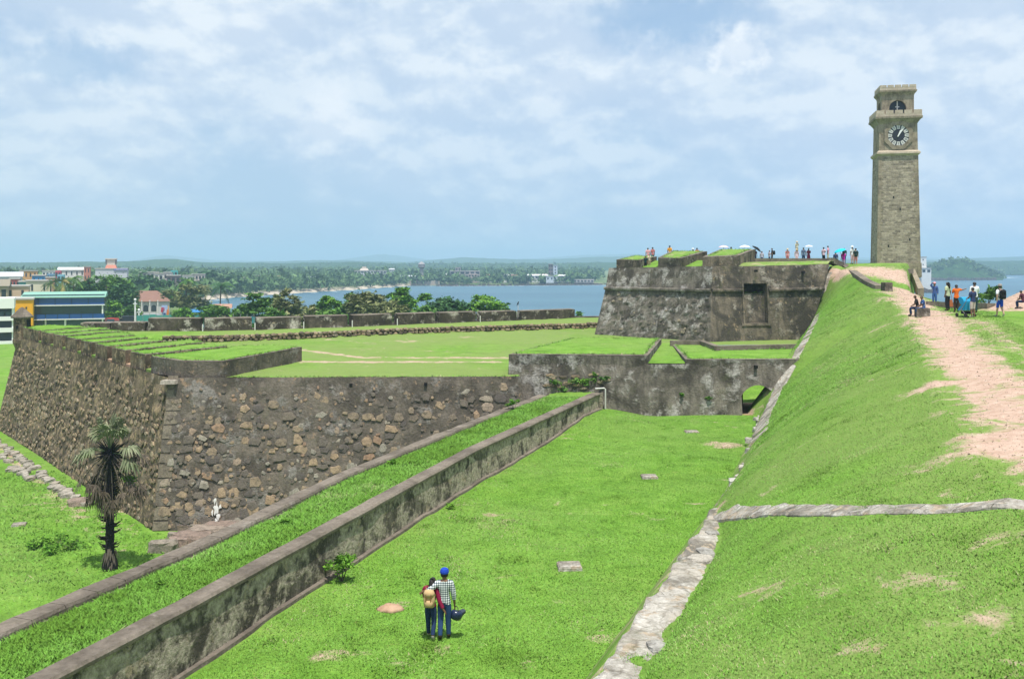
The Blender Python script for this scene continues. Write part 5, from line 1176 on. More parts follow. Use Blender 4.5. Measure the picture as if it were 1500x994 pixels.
    if hat:
        kind, mat = hat; mb = MB(); c = J['hd2'] - Vector((0, -.008 * H, .028 * H)); f_ = (J['nose'] - J['hd1']); f_.z = 0; f_.normalize()
        mb.lathe(c, [(.062 * H, -.005 * H), (.062 * H, .02 * H), (.052 * H, .048 * H), (.028 * H, .062 * H), (.004 * H, .066 * H)], 12, squash=1.12)
        if kind == 'cap': 
            s_ = f_.cross(Vector((0, 0, 1))); mb.prism([c + s_ * -.045 * H + f_ * .04 * H, c + s_ * .045 * H + f_ * .04 * H, c + s_ * .03 * H + f_ * .11 * H, c - s_ * .03 * H + f_ * .11 * H], [c + Vector((0, 0, .008 * H)) + q for q in (s_ * -.045 * H + f_ * .04 * H, s_ * .045 * H + f_ * .04 * H, s_ * .03 * H + f_ * .11 * H, -s_ * .03 * H + f_ * .11 * H)])
        else: mb.lathe(c, [(.05 * H, -.002 * H), (.125 * H, -.016 * H), (.125 * H, -.012 * H), (.05 * H, .008 * H)], 14)
        mb.build('hat', mat, root, smooth=(kind != 'cap'))
    root['_J'] = 0
    del root['_J']
    return root, {k: Vector(root.location) + Matrix.Rotation(rz, 3, 'Z') @ v for k, v in J.items()}

def backpack(label, J, rz, mat, mat2, s_=1.0):
    """bag on the back of a figure whose joints are J"""
    c = (J['sp2'] * .5 + J['ch'] * .5); back = Matrix.Rotation(rz, 3, 'Z') @ Vector((0, -1, 0)); root = empty('backpack', c + back * .19 * s_ - Vector((0, 0, .10)), label, 'backpack', rz=rz)
    mb = MB()
    for k, (z, wd, dp) in enumerate(((-.20, .20, .10), (-.18, .26, .16), (-.02, .29, .19), (.14, .27, .17), (.22, .20, .10))):
        n = 12; pts = [(wd / 2 * s_ * math.copysign(abs(math.cos(a)) ** .6, math.cos(a)), dp / 2 * s_ * math.copysign(abs(math.sin(a)) ** .6, math.sin(a)), z * s_) for a in [2 * math.pi * i / n for i in range(n)]]
        mb.v += pts
    mb.f += [(j * 12 + i, j * 12 + (i + 1) % 12, (j + 1) * 12 + (i + 1) % 12, (j + 1) * 12 + i) for j in range(4) for i in range(12)] + [tuple(range(11, -1, -1)), tuple(range(48, 60))]; mb.m = [0] * len(mb.f)
    mb.build('bag', mat, root, smooth=True)
    mb = MB(); mb.lathe((0, -.085 * s_, -.17 * s_), [(.06 * s_, 0), (.10 * s_, .03 * s_), (.105 * s_, .11 * s_), (.06 * s_, .16 * s_)], 12, squash=.55); mb.build('pocket', mat, root, smooth=True)
    mb = MB(); mb.lathe((0, -.02 * s_, .13 * s_), [(.135 * s_, -.06 * s_), (.14 * s_, .03 * s_), (.10 * s_, .09 * s_), (.03 * s_, .11 * s_)], 14, squash=.75); mb.build('flap', mat, root, smooth=True)
    for i in (-1, 1):
        mb = MB(); mb.tube([(i * .06 * s_, -.10 * s_, .16 * s_), (i * .06 * s_, -.125 * s_, .02 * s_), (i * .06 * s_, -.10 * s_, -.14 * s_)], .012 * s_, 5); mb.build('buckle_strap', mat2, root)
        mb = MB(); mb.tube([(i * .09 * s_, .07 * s_, .2 * s_), (i * .11 * s_, .16 * s_, .26 * s_), (i * .12 * s_, .27 * s_, .2 * s_), (i * .12 * s_, .26 * s_, .0), (i * .10 * s_, .08 * s_, -.15 * s_)], .016 * s_, 5); mb.build('shoulder_strap', mat2, root)
    return root
def umbrella(label, top, r, mat, handle=1.0, tilt=(0, 0)):
    root = empty('umbrella', top, label, 'umbrella'); root.rotation_euler.x, root.rotation_euler.y = tilt; mb = MB(); n = 8
    prof = [(.02, 0), (.45, -.07), (.8, -.20), (1, -.36)]
    vs = [(0, 0, .02 * r)]; fs = []
    for (q, z) in prof[1:]: vs += [(q * r * math.cos(2 * math.pi * k / n), q * r * math.sin(2 * math.pi * k / n), z * r) for k in range(n)]
    fs = [(0, 1 + k, 1 + (k + 1) % n) for k in range(n)] + [(1 + j * n + k, 1 + (j + 1) * n + k, 1 + (j + 1) * n + (k + 1) % n, 1 + j * n + (k + 1) % n) for j in range(2) for k in range(n)]
    mb.add(vs, fs); mb.build('canopy', mat, root)
    mb = MB(); mb.tube([(0, 0, .06 * r), (0, 0, -handle)], .014, 6); mb.tube([(0, 0, -handle), (.03, 0, -handle - .05), (.06, 0, -handle)], .02, 6); mb.build('shaft', M_shoe, root)
    for k in range(n): a = 2 * math.pi * k / n; mb = MB(); mb.tube([(.03, 0, -.08 * r), (.5 * r * math.cos(a), .5 * r * math.sin(a), -.11 * r), (.98 * r * math.cos(a), .98 * r * math.sin(a), -.365 * r)], .006, 4); mb.build('rib', M_shoe, root)
    return root

# the couple on the ditch lawn
pm = G(651, 937, .02); pw_ = G(631, 936, .02)
man, Jm = person('man in a blue cap and checked shirt walking with his arm round the woman', (pm.x, pm.y, float(z_ditch(pm.x, pm.y)) - .0), 1.74, R(0), 'walk', CLOTH['check'], M_denim, 'brown', 'rolled', 'long', M_shoe, 'short', ('cap', cloth('royal_blue', (.02, .06, .40))), fingers=True, levels=2,
    over=dict(shL=(-.094, -.004, .79), elL=(-.180, -.06, .725), wrL=(-.275, -.035, .690), haL=(-.312, .0, .655), elR=(.128, -.01, .635), wrR=(.140, .02, .495), haR=(.140, .03, .45), knL=(-.052, .005, .28), anL=(-.055, -.06, .065), toL=(-.06, .0, .02), knR=(.052, .02, .283), anR=(.056, .03, .05), toR=(.064, .11, .02)))
woman, Jw = person('woman in a maroon top with long black hair leaning against the man in checks', (pw_.x, pw_.y, float(z_ditch(pw_.x, pw_.y)) - .0), 1.56, R(-6), 'walk', cloth('maroon', (.20, .012, .045)), cloth('dark_denim', (.022, .04, .10)), 'brown', 'long', 'long', M_shoe_w, 'long', None, fingers=True, levels=2, thin=.92,
    over=dict(elR=(.150, -.06, .62), wrR=(.210, -.085, .50), haR=(.235, -.07, .455), elL=(-.10, .03, .64), wrL=(-.06, .12, .60), haL=(-.04, .14, .59), hd1=(.03, .010, .91), hd2=(.045, .0, .955), hd0=(.012, .006, .866), nose=(.04, .066, .893), earL=(-.016, .004, .903), earR=(.076, .004, .895)))
backpack('tan canvas backpack worn by the woman in maroon', Jw, R(-6), cloth('tan_canvas', (.52, .36, .19)), cloth('brown_leather', (.20, .10, .04)), .98)
hp = Jm['haR'] + Vector((.05, .0, -.20)); hl = empty('helmet', hp, 'dark blue motorcycle helmet held by the man in checks', 'helmet', rz=R(-60))
mb = MB(); mb.lathe((0, 0, 0), [(.125, -.09), (.135, -.02), (.125, .06), (.085, .115), (.02, .135)], 16, squash=1.15); mb.build('shell', flat('helmet_blue', (.012, .022, .06), .25, .5), hl, smooth=True).rotation_euler = (R(160), 0, 0)
mb = MB(); mb.prism([(-.1, .10, -.02), (.1, .10, -.02), (.08, .20, .03), (-.08, .20, .03)], [(-.1, .11, .06), (.1, .11, .06), (.08, .215, .09), (-.08, .215, .09)]); mb.build('visor', flat('helmet_visor', (.02, .025, .04), .15, .6), hl)
mb = MB(); mb.tube([(-.1, 0, .08), (-.06, 0, .19), (0, 0, .215), (.06, 0, .19), (.1, 0, .08)], .010, 5); mb.build('strap', M_shoe, hl)

# visitors on the crest near the path
def on(px, py): return hit(px, py, d0=35)
def seen_h(p, pxh): return pxh * p.y / FOC
G_T = 'tourists on the rampart path'
q = on(1351, 463); sit_z = q.z; bp = seat_blk.location
person('person in patterned blue top and jeans seated on the low stone block', (bp.x + .02, bp.y - .22, bp.z - .03), 1.60, R(78), 'sit', CLOTH['patterned_blue'], cloth('blue_jeans', (.05, .12, .30)), 'brown', 'short', group=G_T)
person('dark haired person seated behind the one in patterned blue', (bp.x - .10, bp.y + .34, bp.z - .02), 1.62, R(70), 'sit', cloth('dark_grey', (.03, .028, .03)), cloth('dark_denim', (.022, .04, .10)), 'brown', 'short', group=G_T)
p = on(1369, 447); person('person in blue shirt and jeans raising one arm to a pink cap', p, 1.55, R(150), 'shade', cloth('blue_shirt', (.06, .11, .28)), cloth('blue_jeans', (.05, .12, .30)), 'brown', 'long', hat=('cap', cloth('pink', (.65, .35, .38))), group=G_T)
p = on(1395, 456) + Vector((.1, .8, 0)); person('woman with long dark hair in a pale green top behind the orange shirt', p, 1.72, R(30), 'stand', cloth('pale_green', (.45, .50, .33)), cloth('black_cloth', (.02, .02, .025)), 'brown', 'short', hair='long', group=G_T)
p = on(1401, 457); po = p; person('person in an orange shirt holding one arm straight out to the side', p, 1.60, R(-8), 'point', cloth('orange', (.75, .16, .025)), cloth('dark_brown', (.05, .035, .03)), 'brown', 'short', group=G_T)
bg_ = empty('bag', on(1391, 452) + Vector((0, 0, .02)), 'rust orange shoulder bag hanging beside the person in orange', 'bag'); mb = MB(); mb.box((0, 0, .12), (.42, .2, .46), R(20), .8, .7); mb.build('body', cloth('rust', (.38, .12, .05)), bg_); mb = MB(); mb.tube([(-.16, 0, .55), (-.05, 0, .9), (.1, 0, .9), (.16, 0, .55)], .015, 5); mb.build('strap', cloth('rust', (.38, .12, .05)), bg_)
p = on(1425, 465); person('man in navy shirt and pale shorts pushing the blue stroller', p, 1.66, R(20), 'push', cloth('navy', (.035, .05, .12)), cloth('pale_pink_shorts', (.55, .45, .42)), 'brown', 'short', 'short', M_shoe_w, group=G_T)
p = on(1434, 459) + Vector((0, .5, 0)); person('tall person in a loose white shirt beyond the stroller', p, 1.78, R(-15), 'hold', cloth('white_cloth', (.72, .74, .74)), cloth('dark_green', (.03, .06, .06)), 'brown', 'long', 'long', M_shoe, thin=1.25, group=G_T)
p = on(1465, 464); mcap, Jc = person('man in grey cap, white shirt and bright blue shorts walking away along the path', p, 1.74, R(8), 'walk', cloth('white_cloth', (.72, .74, .74)), cloth('bright_blue', (.02, .07, .50)), 'light', 'short', 'short', M_shoe_w, hat=('cap', cloth('grey_cap', (.30, .27, .25))), group=G_T)
backpack('black backpack of the man in bright blue shorts', Jc, R(8), cloth('black_cloth', (.02, .02, .025)), cloth('dark_grey', (.03, .028, .03)), 1.15)
p = on(1499, 452); person('person in dark clothes cut off by the right edge beside the red mound', p, 1.5, R(40), 'sit', cloth('dark_maroon', (.10, .03, .05)), cloth('dark_denim', (.022, .04, .10)), 'brown', 'short', group=G_T)
# stroller
st = empty('stroller', on(1415, 464), 'bright blue hooded baby stroller seen from behind', 'stroller', rz=R(15))
M_str = cloth('stroller_blue', (.03, .30, .52)); M_met = flat('grey_metal', (.25, .25, .26), .4, .5)
mb = MB()
for k in range(6):
    a0, a1 = R(-20 + k * 24), R(-20 + (k + 1) * 24)
    mb.add([(x, -.30 * math.cos(a) + .12, .70 + .36 * math.sin(a)) for a in (a0, a1) for x in (-.27, .27)], [(0, 1, 3, 2)])
for x in (-.27, .27): mb.add([(x, .12, .70)] + [(x, -.30 * math.cos(R(-20 + k * 24)) + .12, .70 + .36 * math.sin(R(-20 + k * 24))) for k in range(7)], [(0, k + 1, k + 2) for k in range(6)])
mb.build('hood', M_str, st)
mb = MB(); mb.prism([(-.25, -.18, .36), (.25, -.18, .36), (.25, .34, .34), (-.25, .34, .34)], [(-.27, -.22, .82), (.27, -.22, .82), (.27, .2, .52), (-.27, .2, .52)]); mb.build('seat', M_str, st)
mb = MB(); mb.box((0, -.05, .16), (.40, .36, .16), 0, 1.1, 1.1); mb.build('basket', cloth('black_cloth', (.02, .02, .025)), st)
for i in (-1, 1):
    mb = MB(); mb.tube([(i * .27, .36, .12), (i * .27, -.1, .55), (i * .26, -.42, 1.0)], .014, 6); mb.tube([(i * .27, -.32, .10), (i * .27, .05, .45)], .014, 6); mb.build('frame_side', M_met, st)
    for yy in (.36, -.32): mb = MB(); mb.tube([(i * .27 - .025, yy, .10), (i * .27 + .025, yy, .10)], .10, 12); mb.build('wheel', M_shoe, st)
mb = MB(); mb.tube([(-.26, -.42, 1.0), (.26, -.42, 1.0)], .02, 6); mb.build('handle', M_shoe, st)

# visitors on the gun bastion, mostly seen over its rear parapet
G_B = 'visitors on top of the gun bastion'
def top_person(px, ytop, hpx, d, zb, **kw):
    """a figure whose head shows at ytop; stands on level zb at distance d"""
    z_head = CAMZ - (ytop - HOR) * d / FOC; H = min(1.80, max(1.45, z_head - zb)); return person(loc=((px - 750) * d / FOC, d, z_head - H), H=H, group=G_B, **kw)
ZT = 9.25
C = cloth
top_person(945.5, 374, 0, 92.3, ZT, label='dark clothed visitor in the gap of the left merlon', rz=R(160), pose='stand', top=C('dark_teal', (.02, .05, .055)), bottom=C('black_cloth', (.02, .02, .025)))
top_person(951, 371, 0, 92.6, ZT, label='visitor in cream top beside the dark clothed one in the gun gap', rz=R(200), pose='hold', top=C('cream', (.60, .54, .38)), bottom=C('khaki', (.35, .30, .18)), skin='light')
top_person(949, 362, 0, 104, ZT, label='red haired head beyond the leftmost merlon', rz=0, pose='stand', top=C('pink', (.65, .35, .38)), bottom=M_denim, skin='light')
top_person(956, 361, 0, 104, ZT, label='dark head beside the pink visitor beyond the leftmost merlon', rz=R(20), pose='stand', top=C('rose', (.45, .16, .16)), bottom=M_denim)
top_person(981, 358.5, 0, 99, ZT, label='visitor in an orange yellow top sitting up behind the middle merlon', rz=R(-30), pose='stand', top=C('amber', (.72, .33, .04)), bottom=M_denim)
top_person(1015, 363, 0, 103, ZT, label='visitor in white headwear low behind the middle merlon', rz=0, pose='stand', top=C('white_cloth', (.72, .74, .74)), bottom=M_denim, hat=('sun', C('white_cloth', (.72, .74, .74))))
top_person(1021, 362, 0, 103, ZT, label='black haired visitor right of the white headwear behind the middle merlon', rz=0, pose='stand', top=C('rust', (.38, .12, .05)), bottom=M_denim)
top_person(1071, 360.5, 0, 103, ZT, label='dark haired visitor beside the pink umbrella', rz=0, pose='stand', top=C('navy', (.035, .05, .12)), bottom=M_denim)
umbrella('pale pink umbrella showing over the right merlon', P(1060, 359.5, 103), .55, C('umbrella_pink', (.72, .50, .52)), 1.0)
umbrella('white umbrella showing at the right end of the right merlon', P(1091, 359, 103), .60, C('white_cloth', (.72, .74, .74)), 1.0)
top_person(1106, 364, 0, 101, ZT, label='woman in dark red under the black umbrella by the right merlon', rz=R(180), pose='hold', top=C('dark_maroon', (.10, .03, .05)), bottom=M_denim, hair='long')
umbrella('tilted black umbrella held right of the right merlon', P(1110, 362.5, 100.6), .58, C('umbrella_black', (.016, .018, .022)), .9, (R(5), R(35)))
top_person(1116, 367, 0, 101, ZT, label='visitor in lilac grey top next to the black umbrella', rz=R(170), pose='stand', top=C('lilac', (.45, .42, .52)), bottom=M_denim)
top_person(1127, 366, 0, 101, ZT, label='visitor in pale violet top facing the one with the dark bag', rz=R(-80), pose='hold', top=C('violet', (.50, .44, .56)), bottom=M_denim)
v_, Jv = top_person(1131, 362.5, 0, 101, ZT, label='black haired visitor with a dark bag on the back', rz=R(80), pose='stand', top=C('dark_grey', (.03, .028, .03)), bottom=C('black_cloth', (.02, .02, .025)))
backpack('dark backpack on the black haired visitor by the parapet', Jv, R(80), C('black_cloth', (.02, .02, .025)), C('dark_grey', (.03, .028, .03)), 1.0)
top_person(1153.5, 363.5, 0, 100, ZT, label='visitor in coral pink top and straw hat', rz=R(180), pose='stand', top=C('coral', (.70, .27, .26)), bottom=C('rose', (.45, .16, .16)), hat=('sun', C('straw', (.62, .50, .33))), skin='light')
top_person(1167.5, 353, 0, 106, ZT + 1.0, label='visitor in beige and a straw hat standing taller than the rest', rz=R(10), pose='hold', top=C('cream', (.60, .54, .38)), bottom=C('khaki', (.35, .30, .18)), hat=('sun', C('straw', (.62, .50, .33))), skin='light')
top_person(1167, 364, 0, 100, ZT, label='visitor in pale pink directly in front of the tall straw hat', rz=R(180), pose='stand', top=C('pale_pink', (.72, .50, .56)), bottom=C('pale_pink', (.72, .50, .56)), skin='light', hat=('sun', C('straw', (.62, .50, .33))))
top_person(1177, 361.5, 0, 101, ZT, label='visitor in slate blue left of the white umbrella', rz=R(0), pose='stand', top=C('slate', (.10, .15, .24)), bottom=M_denim)
top_person(1184.5, 363, 0, 100, ZT, label='woman in deep red dress under the white umbrella', rz=R(0), pose='hold', top=C('deep_red', (.24, .025, .06)), bottom=None, skirt=C('deep_red', (.24, .025, .06)))
umbrella('white frilled umbrella above the woman in deep red', P(1185, 359, 99.8), .44, C('white_cloth', (.72, .74, .74)), 1.0)
top_person(1206.5, 361, 0, 99, ZT, label='visitor in white and pink left of a pair by the slope', rz=R(-60), pose='hold', top=C('pale_pink', (.72, .50, .56)), bottom=C('black_cloth', (.02, .02, .025)))
top_person(1213, 358.8, 0, 99, ZT, label='taller visitor in pink at the right of a pair by the slope', rz=R(60), pose='stand', top=C('rose_pink', (.68, .33, .42)), bottom=C('cream', (.60, .54, .38)))
top_person(1224, 368, 0, 97, 8.7, label='crouched dark clothed visitor left of the turquoise umbrella', rz=R(0), pose='stand', top=C('navy', (.035, .05, .12)), bottom=C('black_cloth', (.02, .02, .025)))
top_person(1235.5, 367, 0, 95, 8.7, label='woman in magenta beneath the turquoise umbrella', rz=R(0), pose='hold', top=C('magenta', (.50, .02, .32)), bottom=C('violet', (.50, .44, .56)), hair='long')
top_person(1237, 362.5, 0, 99, ZT, label='visitor in teal whose head shows above the turquoise umbrella', rz=R(0), pose='stand', top=C('dark_teal', (.02, .05, .055)), bottom=M_denim)
umbrella('turquoise umbrella tilted towards the clock tower', P(1229.5, 364.5, 94.6), .60, C('turquoise', (.03, .48, .66)), 1.0, (R(4), R(-18)))
p = P(1249, 388.5, 92); top_person(1248.5, 359.5, 0, 92, 9.0, label='visitor in white shirt and white hat at the top of the slope', rz=R(20), pose='stand', top=C('white_cloth', (.72, .74, .74)), bottom=C('pale_pink', (.72, .50, .56)), legs='short', hat=('sun', C('white_cloth', (.72, .74, .74))), skin='light')
v_, Jv = top_person(1253.5, 362.5, 0, 91.5, 9.0, label='visitor with a dark green pack and coral shorts at the top of the slope', rz=R(-10), pose='stand', top=C('dark_teal', (.02, .05, .055)), bottom=C('coral', (.70, .27, .26)), legs='short', skin='light')
backpack('dark green backpack at the top of the slope near the clock tower', Jv, R(-10), C('dark_green', (.03, .06, .06)), C('black_cloth', (.02, .02, .025)), 1.15)

# ------------------------------------------------------------------ trees and plants
def leaf_cloud(rg, blobs, n, size, flatten=.5, sub=None):
    """n leaf triangles spread through ellipsoids blobs = [(centre, radii)], gathered into clumps of their own tint"""
    vol = np.array([b[1][0] * b[1][1] * b[1][2] for b in blobs]); vol = vol ** .7 / (vol ** .7).sum(); nsub = sub or max(10, n // 28)
    bi = rg.choice(len(blobs), nsub, p=vol); C_ = np.array([b[0] for b in blobs])[bi]; Rd = np.array([b[1] for b in blobs])[bi]
    u = rg.normal(size=(nsub, 3)); u /= np.linalg.norm(u, axis=1)[:, None]; u[:, 2] = np.where(u[:, 2] < -.35, -u[:, 2], u[:, 2])
    sc_ = C_ + u * Rd * (rg.random(nsub) ** .35)[:, None]; st = rg.random(nsub); k = rg.integers(0, nsub, n)
    cr = Rd[k].mean(1) * .27
    pos = sc_[k] + rg.normal(size=(n, 3)) * cr[:, None] * np.array([.75, .75, flatten])
    d = rg.normal(size=(n, 3, 3)) * size * np.array([1, 1, .55]) ; d -= d.mean(1)[:, None, :]
    s_ = size * (.6 + .8 * rg.random(n)); d *= (s_ / size)[:, None, None]
    return pos[:, None, :] + d, np.clip(.70 * st[k] + .3 * rg.random(n), 0, 1)
def tree(name, label, base, h, w_, mat, seed, n=900, size=.28, lean=0, trunk=.3, blobs=None, cat='tree', group=None, layered=False, depth=None):
    rg = np.random.default_rng(seed); rr = random.Random(seed); root = empty(name, base, label, cat, group)
    if blobs is None:
        blobs = []; nb = 13
        for k in range(nb):
            a = 2 * math.pi * k / nb + rr.uniform(-.4, .4); r_ = rr.uniform(.25, .62) * w_ / 2; zc_ = h * rr.uniform(trunk + .08, .88)
            blobs.append(((lean * h + r_ * math.cos(a) * 1.15, r_ * math.sin(a) * (depth or 1), zc_ - .12 * h * (r_ / (w_ / 2))), (w_ * rr.uniform(.20, .34), w_ * rr.uniform(.18, .30), h * rr.uniform(.10, .17) * (.7 if layered else 1.2))))
        blobs.append(((lean * h, 0, h * .90), (w_ * .20, w_ * .2, h * .10)))
    mb = MB(); mb.tube([(0, 0, -.5), (rr.uniform(-.02, .02) * h, 0, h * trunk * .6), (lean * h * .8, 0, h * (trunk + .25)), (lean * h, 0, h * .8)], [.035 * h, .026 * h, .02 * h, .006 * h], 7)
    for b in blobs[::2]: c = Vector(b[0]); mb.tube([(lean * h * .5, 0, h * (trunk + .02)), Vector((lean * h * .7, 0, h * (trunk + .1))).lerp(c, .5), c], [.018 * h, .012 * h, .004 * h], 5)
    mb.build('trunk', M_bark, root)
    co, ti = leaf_cloud(rg, blobs, n, size, .35 if layered else .6); tri_obj('crown', co, ti, mat, root); return root
def bush(name, label, base, w_, h, mat, seed, n=260, size=.06, group=None, cat='bush'):
    rg = np.random.default_rng(seed); rr = random.Random(seed); root = empty(name, base, label, cat, group)
    blobs = [((rr.uniform(-.25, .25) * w_, rr.uniform(-.25, .25) * w_, h * rr.uniform(.35, .7)), (w_ * rr.uniform(.2, .34), w_ * rr.uniform(.2, .34), h * rr.uniform(.22, .34))) for k in range(6)]
    co, ti = leaf_cloud(rg, blobs, n, size, .7); tri_obj('foliage', co, ti, mat, root)
    mb = MB()
    for b in blobs[:4]: mb.tube([(0, 0, -.05), b[0]], [.02 * w_ + .005, .005], 4)
    mb.build('stem', M_bark, root); return root

# the dying fan palm in the moat
pb = G(161, 832, MOAT); HP = 7.9
palm = empty('fan_palm', pb, 'scruffy fan palm with spiky black trunk and hanging dead leaves in the moat', 'palm tree')
rr = random.Random(5); rg = np.random.default_rng(5)
mb = MB(); prof = []
for k in range(26):
    z = HP * .76 * k / 25; r_ = .30 - .10 * min(1, z / 1.2) + .025 * (k % 2) + (.09 if z < .5 else 0); prof.append((r_, z - .1))
mb.lathe((0, 0, 0), prof, 10); mb.build('trunk', M_bark_black, palm)
for k in range(95):                       # leaf stubs
    z = rr.uniform(1.0, HP * .66); a = rr.uniform(0, 6.283); l_ = rr.uniform(.25, .55); c, s_ = math.cos(a), math.sin(a); mb = MB()
    mb.tube([(.17 * c, .17 * s_, z), ((.17 + l_ * .6) * c, (.17 + l_ * .6) * s_, z + .04), ((.17 + l_) * c, (.17 + l_) * s_, z + .17)], [.045, .03, .006], 4); mb.build('leaf_stub', M_bark_black, palm)
for k in range(22):                       # torn fibres round the base
    a = rr.uniform(0, 6.283); c, s_ = math.cos(a), math.sin(a); mb = MB(); z = rr.uniform(.1, .8); mb.add([(.25 * c - .08 * s_, .25 * s_ + .08 * c, z + .3), (.25 * c + .08 * s_, .25 * s_ - .08 * c, z + .3), ((.42 + rr.random() * .12) * c, .48 * s_, max(0, z - .2))], [(0, 1, 2)]); mb.build('bark_flap', M_bark, palm)
def fan(root, base, a, el, stalk, rad_, mat, seg=17, droop=.35, spread=115, fold=.25, name='frond'):
    """a fan leaf: a stalk and a pleated blade of separate pointed fingers"""
    base = Vector(base); d_ = Vector((math.cos(a) * math.cos(el), math.sin(a) * math.cos(el), math.sin(el))); side = Vector((-math.sin(a), math.cos(a), 0)); up = d_.cross(side) * -1
    mid = base + d_ * stalk * .55 + Vector((0, 0, .03)); hub = base + d_ * stalk - Vector((0, 0, droop * stalk * .25)); mb = MB(); mb.tube([base, mid, hub], [.035, .025, .02], 5); o = mb.build(name, M_bark if mat is M_frond_dead else M_frond, root)
    d2 = (hub - mid).normalized(); side = d2.cross(Vector((0, 0, 1))).normalized(); up = side.cross(d2); tris = []; ti = []
    tint = rr.random()
    for k in range(seg):
        t_ = R(spread) * ((k + .5) / seg * 2 - 1); l_ = rad_ * (1 - .28 * abs(t_ / R(spread))) * rr.uniform(.8, 1.08); e = (d2 * math.cos(t_) + side * math.sin(t_)).normalized(); p = e.cross(up).normalized(); w_ = rad_ * R(spread) / seg * .62
        m_ = hub + e * l_ * .58 + up * .04 * math.cos(k * 3.14); tip = hub + e * l_ + Vector((0, 0, -droop * l_ * rr.uniform(.5, 1.2))); 
        tris += [(hub, m_ - p * w_ + up * .02, m_ + up * fold * w_), (hub, m_ + up * fold * w_, m_ + p * w_ + up * .02), (m_ - p * w_, tip, m_ + up * fold * w_), (m_ + up * fold * w_, tip, m_ + p * w_)]
        tv = np.clip(tint * .6 + .4 * rr.random(), 0, 1); ti += [tv] * 4
    b = tri_obj('blade', np.array([[tuple(q) for q in t] for t in tris]), np.array(ti), mat, o); return o
TOPZ = HP * .73
for k in range(12): fan(palm, (0, 0, TOPZ + .2), rr.uniform(0, 6.28), R(rr.uniform(50, 84)), rr.uniform(.9, 1.4), rr.uniform(.75, 1.0), M_frond, 19, .4)
for a, el, st_ in ((182, 8, 1.25), (8, 2, 1.35), (-18, -6, 1.15), (200, 22, .9), (350, 25, 1.1)): fan(palm, (0, 0, TOPZ), R(a), R(el), st_, .85, M_frond if a != 8 else M_frond_dead, 17, .7)
for k in range(32):                       # dead skirt
    a = rr.uniform(0, 6.283); fan(palm, (.1 * math.cos(a), .1 * math.sin(a), TOPZ - rr.uniform(0, .3)), a, R(rr.uniform(-84, -38)), rr.uniform(1.0, 2.0), rr.uniform(.5, .8), M_frond_dead, 11, .6, 75)
for k in range(70):                       # dark spiky crown heart
    a, el = rr.uniform(0, 6.283), R(rr.uniform(-25, 70)); l_ = rr.uniform(.5, 1.15); d_ = Vector((math.cos(a) * math.cos(el), math.sin(a) * math.cos(el), math.sin(el))); mb = MB(); mb.tube([(0, 0, TOPZ - .1), Vector((0, 0, TOPZ - .1)) + d_ * l_ * .6, Vector((0, 0, TOPZ - .1)) + d_ * l_ - Vector((0, 0, .08))], [.05, .035, .006], 4); mb.build('leaf_stalk', M_bark_black, palm)
co, ti = leaf_cloud(rg, [((.95, .3, TOPZ - 1.6), (.45, .3, .5)), ((.6, .3, TOPZ - 1.1), (.4, .3, .4))], 260, .10); tri_obj('creeper', co, ti, M_leaf_bright, palm)

# bushes and weeds close by
bush('bush', 'bright green leafy bush at the foot of the low wall', G(500, 852, .05) + Vector((0, .1, 0)), .95, .74, M_leaf_bright, 51, 900, .045)
for i, (px, py, z, w_, h, lb) in enumerate(((338, 775, MOAT, 1.2, .5, 'bright weeds left of the pink rock at the bastion foot'), (365, 768, MOAT, 1.6, .6, 'bright leafy weeds below the white lime stain'), (390, 768, MOAT, .9, .4, 'weeds at the right end of the bastion foot patch'), (752, 600, 1.35, .8, .6, 'bright clump on the kerb by the arched wall'), (575, 682, 1.3, .45, .28, 'little clump on the moat kerb halfway along the strip'), (240, 800, MOAT, 1.0, .35, 'low weeds beside the pink rocks'), (420, 772, 1.25, .5, .25, 'small weed on the grass strip left of the low wall'), (100, 800, MOAT, 3.2, .35, 'low leafy patch in the moat grass left of the palm'), (60, 800, MOAT, 2.0, .3, 'second low leafy patch further left of the palm'), (205, 720, MOAT, 1.2, .9, 'creeping green bush behind the palm trunk'), (235, 865, 1.25, .4, .2, 'small weed by the nearer kerb stones'), (755, 672, .0, .5, .3, 'weeds at the wall footing halfway up the ditch'), (660, 745, .0, .35, .2, 'tiny weed at the low wall footing'), (1128, 700, .2, .6, .3, 'weeds beside the stone edging'), (160, 815, MOAT, .01, .01, ''))):
    if lb: bush('weed_clump', lb, G(px, py, z), w_, h, M_leaf_bright if i != 9 else M_leaf, 60 + i, int(200 + 160 * w_), .05 + .012 * w_, cat='weeds')
for i, (px, py, w_) in enumerate(((815, 566, 1.0), (843, 568, 1.5), (862, 570, 1.6), (886, 562, 1.1), (872, 552, .8), (826, 574, .9), (1000, 578, .5), (1040, 583, .4))):
    p = P(px, py, 57.5); b = bush('weed_clump', ('weeds rooted in the arched wall', 'leafy weeds on the broken ledge of the arched wall', 'largest green clump on the broken ledge above the pipe', 'green clump right of the pipe on the arched wall', 'small sprig above the broken ledge', 'sprig at the left end of the broken ledge', 'small weed on the dark face left of the passage', 'faint weed nearer the passage')[i], (p.x, yf(p.z + .1) - .05, p.z - .15), w_, w_ * .55, M_leaf if i % 2 else M_leaf_bright, 90 + i, int(90 + 170 * w_), .055, cat='weeds')
bush('bush', 'sea hibiscus bush at the right edge above the red mound', Vector((35.2, 66.2, float(z_ramp(35.2, 66.2)) - .2)), 2.4, 1.6, M_leaf_bright, 120, 1100, .09)
bush('bush', 'dark bush between the white shirt and the man with the black backpack', P(1446, 449, 71), 1.9, 1.5, M_leaf, 121, 500, .14)
bush('bush', 'scrub on the seaward side right of the clock tower', P(1425, 452, 78), 2.2, .9, M_leaf, 122, 400, .13)

